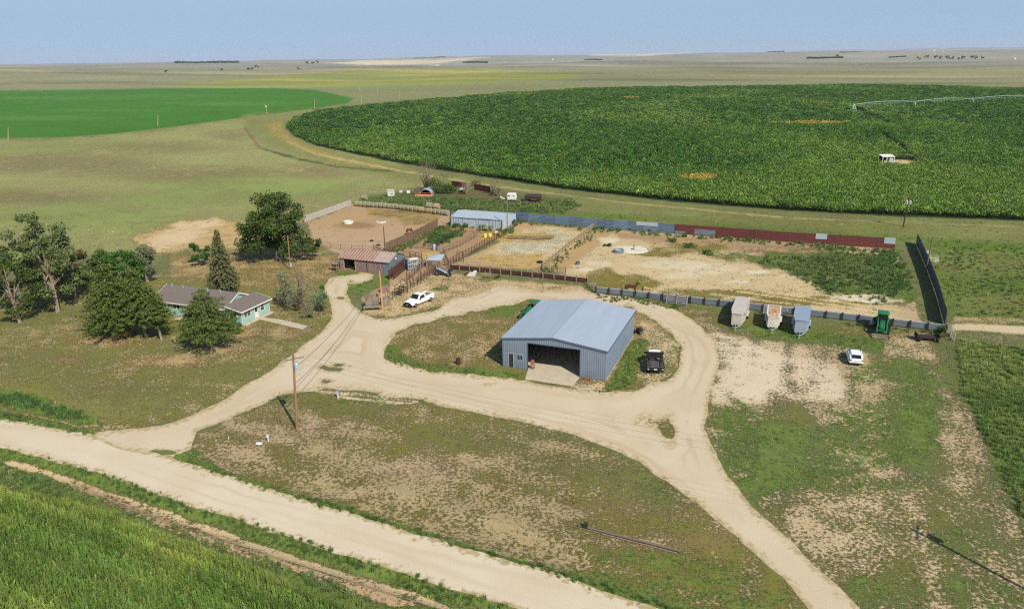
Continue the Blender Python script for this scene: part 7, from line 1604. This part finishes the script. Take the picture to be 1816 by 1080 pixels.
m.loft([[(1.9 * r * math.cos(math.pi * k / n), y, 1.95 * r * math.sin(math.pi * k / n)) for k in range(n + 1)] + [(1.9 * (r - .04) * math.cos(math.pi * k / n), y, 1.95 * (r - .04) * math.sin(math.pi * k / n)) for k in range(n, -1, -1)] for r, y in ((1, -1.4), (1.02, 0), (1, 1.4), (1, 2.8))]); m.build('shell', MT['galv_lt'], t)
m = MB(); m.add([(0, 2.6, 0)] + [(1.85 * math.cos(math.pi * k / n), 2.6, 1.9 * math.sin(math.pi * k / n)) for k in range(n + 1)], [(0, k, k + 1) for k in range(1, n + 1)]); m.build('end_wall', MT['dark'], t)
windbreak('windbreak_fence', 'old short dark red windbreak at the left of the back junk strip', [(801, 331.5), (826, 335)], 1.9, [MT['rail_red']], 3.0); windbreak('windbreak_fence', 'short dark red windbreak beside the pale bare bush in the junk strip', [(841, 337), (869, 341.5)], 1.9, [MT['rail_red']], 3.0)
t = thing('white_cart', 'small white cart among the bare brush of the junk strip', 'cart', P(822, 341), R(-10)); MB().box(-1.1, .3, -.6, .6, .7, 1.3).build('tub', MT['white'], t, bevel=.1); MB().box(.3, 1.9, -.1, .1, .7, .82).build('tongue', MT['galv'], t); MB().tube((-.4, -.7, .4), (-.4, .7, .4), .4, n=14).build('wheels', TYRE, t)
t = thing('camper_trailer', 'small white camper trailer parked in the junk strip', 'camper', P(907.5, 357), R(-8)); MB().prism([(-1.3, .5), (1.35, .5), (1.45, 1.3), (1.2, 2.35), (-1.15, 2.35), (-1.35, 1.3)], -.9, .9, 'y').build('body', MT['white'], t, bevel=.12)
for x0, x1 in ((-1.0, -.35), (.45, .9)): MB().box(x0, x1, -.93, -.9, 1.55, 1.8).build('window', MT['glass'], t)
for s in (-.8, .8): o = MB().tube((0, -.1, 0), (0, .1, 0), .33, n=14).build('wheel', TYRE, t); o.location = (0, s, .33)
m = MB().path([(-3.4, .4, 1.2), (-2.6, .2, .7), (-1.4, 0, .55)], [.2, .2, .14], 6); m.build('tow_bar', MT['white'], t)
t = thing('grain_wagon', 'dark maroon open grain wagon at the right end of the junk strip', 'wagon', P(945.5, 358), R(-14)); DW = mat('dark_wagon_paint', C(84, 56, 60), .6, 0, C(58, 44, 50), 1, .5)
for a in ((-2.3, 2.3, -1.1, -1.02), (-2.3, 2.3, 1.02, 1.1)): MB().box(*a, .9, 2.0).build('side', DW, t)
for a in ((-2.3, -2.22, -1.02, 1.02), (2.22, 2.3, -1.02, 1.02)): MB().box(*a, .9, 2.0).build('end_gate', DW, t)
MB().box(-2.2, 2.2, -1.0, 1.0, .9, 1.0).build('floor', DW, t); MB().box(-2.35, 2.35, -1.16, -1.1, 1.92, 2.04).box(-2.35, 2.35, 1.1, 1.16, 1.92, 2.04).build('top_rim', MT['galv'], t)
for x in (-1.5, 1.5):
    for s in (-.9, .9): o = MB().tube((0, -.14, 0), (0, .14, 0), .45, n=14).build('wheel', TYRE, t); o.location = (x, s, .45)
# ---- pivot irrigation machine
pv0 = P(1513.5, 197.5); T_ = [P(1620.5, 191.5), P(1723, 186), P(1836, 181)]
GP = mat('galvanised_pivot_steel', C(188, 216, 206), .5, .1, C(170, 198, 188), 2, .3)
t = thing('centre_pivot', 'long galvanised centre-pivot sprinkler spanning the maize circle', 'sprinkler', pv0)
m = MB(); 
for s in ((-1.6, -1.6), (1.6, -1.6), (1.6, 1.6), (-1.6, 1.6)): m.tube((*s, 0), (0, 0, 4.6), .12, n=4)
m.box(-1.2, 1.2, -1.2, 1.2, 1.6, 1.75); m.build('pivot_tower', GP, t); pr_ = pv0 + Vector((0, 0, 4.4))
for k, q in enumerate(T_):
    e = q + Vector((0, 0, 4.3)); n = 12; pts = [pr_ + (e - pr_) * (i / n) + Vector((0, 0, 1.1 * math.sin(math.pi * i / n))) - pv0 for i in range(n + 1)]; m = MB(); m.path(pts, [.14] * (n + 1), 6)
    lo = [p - Vector((0, 0, 1.5 * math.sin(math.pi * i / n) * .9)) for i, p in enumerate(pts)]
    sp_ = m.build('span', GP, t); m = MB(); m.path(lo, [.05] * (n + 1), 4)
    for i in range(1, n): m.tube(pts[i], lo[i], .05, n=4)
    m.build('truss', GP, sp_)
    for i in range(2, n, 2): MB().tube(pts[i], pts[i] - Vector((0, 0, 2.6)), .05, .1, 5).build('drop_hose', GP, sp_)
    dq = (e - pr_).normalized(); pq = Vector((-dq.y, dq.x, 0)); b_ = q - pv0; m = MB()
    for s in (-1, 1): m.tube(b_ + pq * 2.0 * s + Vector((0, 0, .6)), b_ + Vector((0, 0, 4.3)), .12, n=4)
    m.tube(b_ - pq * 2.0 + Vector((0, 0, .7)), b_ + pq * 2 + Vector((0, 0, .7)), .1, n=4); tw = m.build('wheel_tower', GP, t)
    for s in (-1, 1): MB().tube(b_ + pq * 2.0 * s - dq * .15 + Vector((0, 0, .6)), b_ + pq * 2.0 * s + dq * .15 + Vector((0, 0, .6)), .6, n=12).build('wheel', TYRE, tw)
    pr_ = e
t = thing('pump_shelter', 'small white-roofed pump shelter in a bare patch of the maize circle', 'shelter', P(1571, 291)); m = MB(); m.add([(x, y, z + o) for x in (-2.3, 2.3) for y, z in ((-1.6, 2.7), (1.8, 3.2)) for o in (0, .12)], [(0, 1, 3, 2), (4, 6, 7, 5), (0, 4, 5, 1), (2, 3, 7, 6), (0, 2, 6, 4), (1, 5, 7, 3)]); m.build('roof', MT['white'], t)
for x in (-2.1, -.6, 2.1): MB().box(x - .1, x + .1, -1.5, -1.3, 0, 2.72).build('post', MT['white'], t)
MB().box(.5, 1.9, -1.2, 1.2, 0, 2.3).build('motor_housing', MT['galv_lt'], t); MB().box(-2.1, -.2, 1.2, 1.3, 0, 3.0).build('back_wall', MT['dark'], t)
# far farmstead buildings
def far_house(label, u, v, w_, h, mt_, name='farmhouse', cat='house'):
    p = P(u, v); p.z = float(height(np.array([p.x]), np.array([p.y]))[0]); s = p.length / FPX; t = thing(name, label, cat, p); W2, H2 = w_ * s, h * s
    MB().box(-W2 / 2, W2 / 2, 0, W2 * .7, -1, H2 * .65).build('wall', mt_, t); MB().prism([(-.3, H2 * .62), (W2 * .35, H2), (W2 * .7 + .3, H2 * .62)], -W2 / 2 - .3, W2 / 2 + .3, 'x').build('roof', MT['galv_lt'], t)
far_house('tiny white house left in the far right farmstead', 1656, 96.8, 2.6, 2.0, MT['white']); far_house('tiny white house in the middle of the far right farmstead', 1671.5, 98.8, 3.2, 2.4, MT['white']); far_house('tiny pale shed at the far right edge of the plain', 1800, 104.5, 3, 2, MT['white'], 'distant_shed', 'shed'); far_house('tiny white shed on the left of the middle plain', 981, 107, 3, 2, MT['white'], 'distant_shed', 'shed')
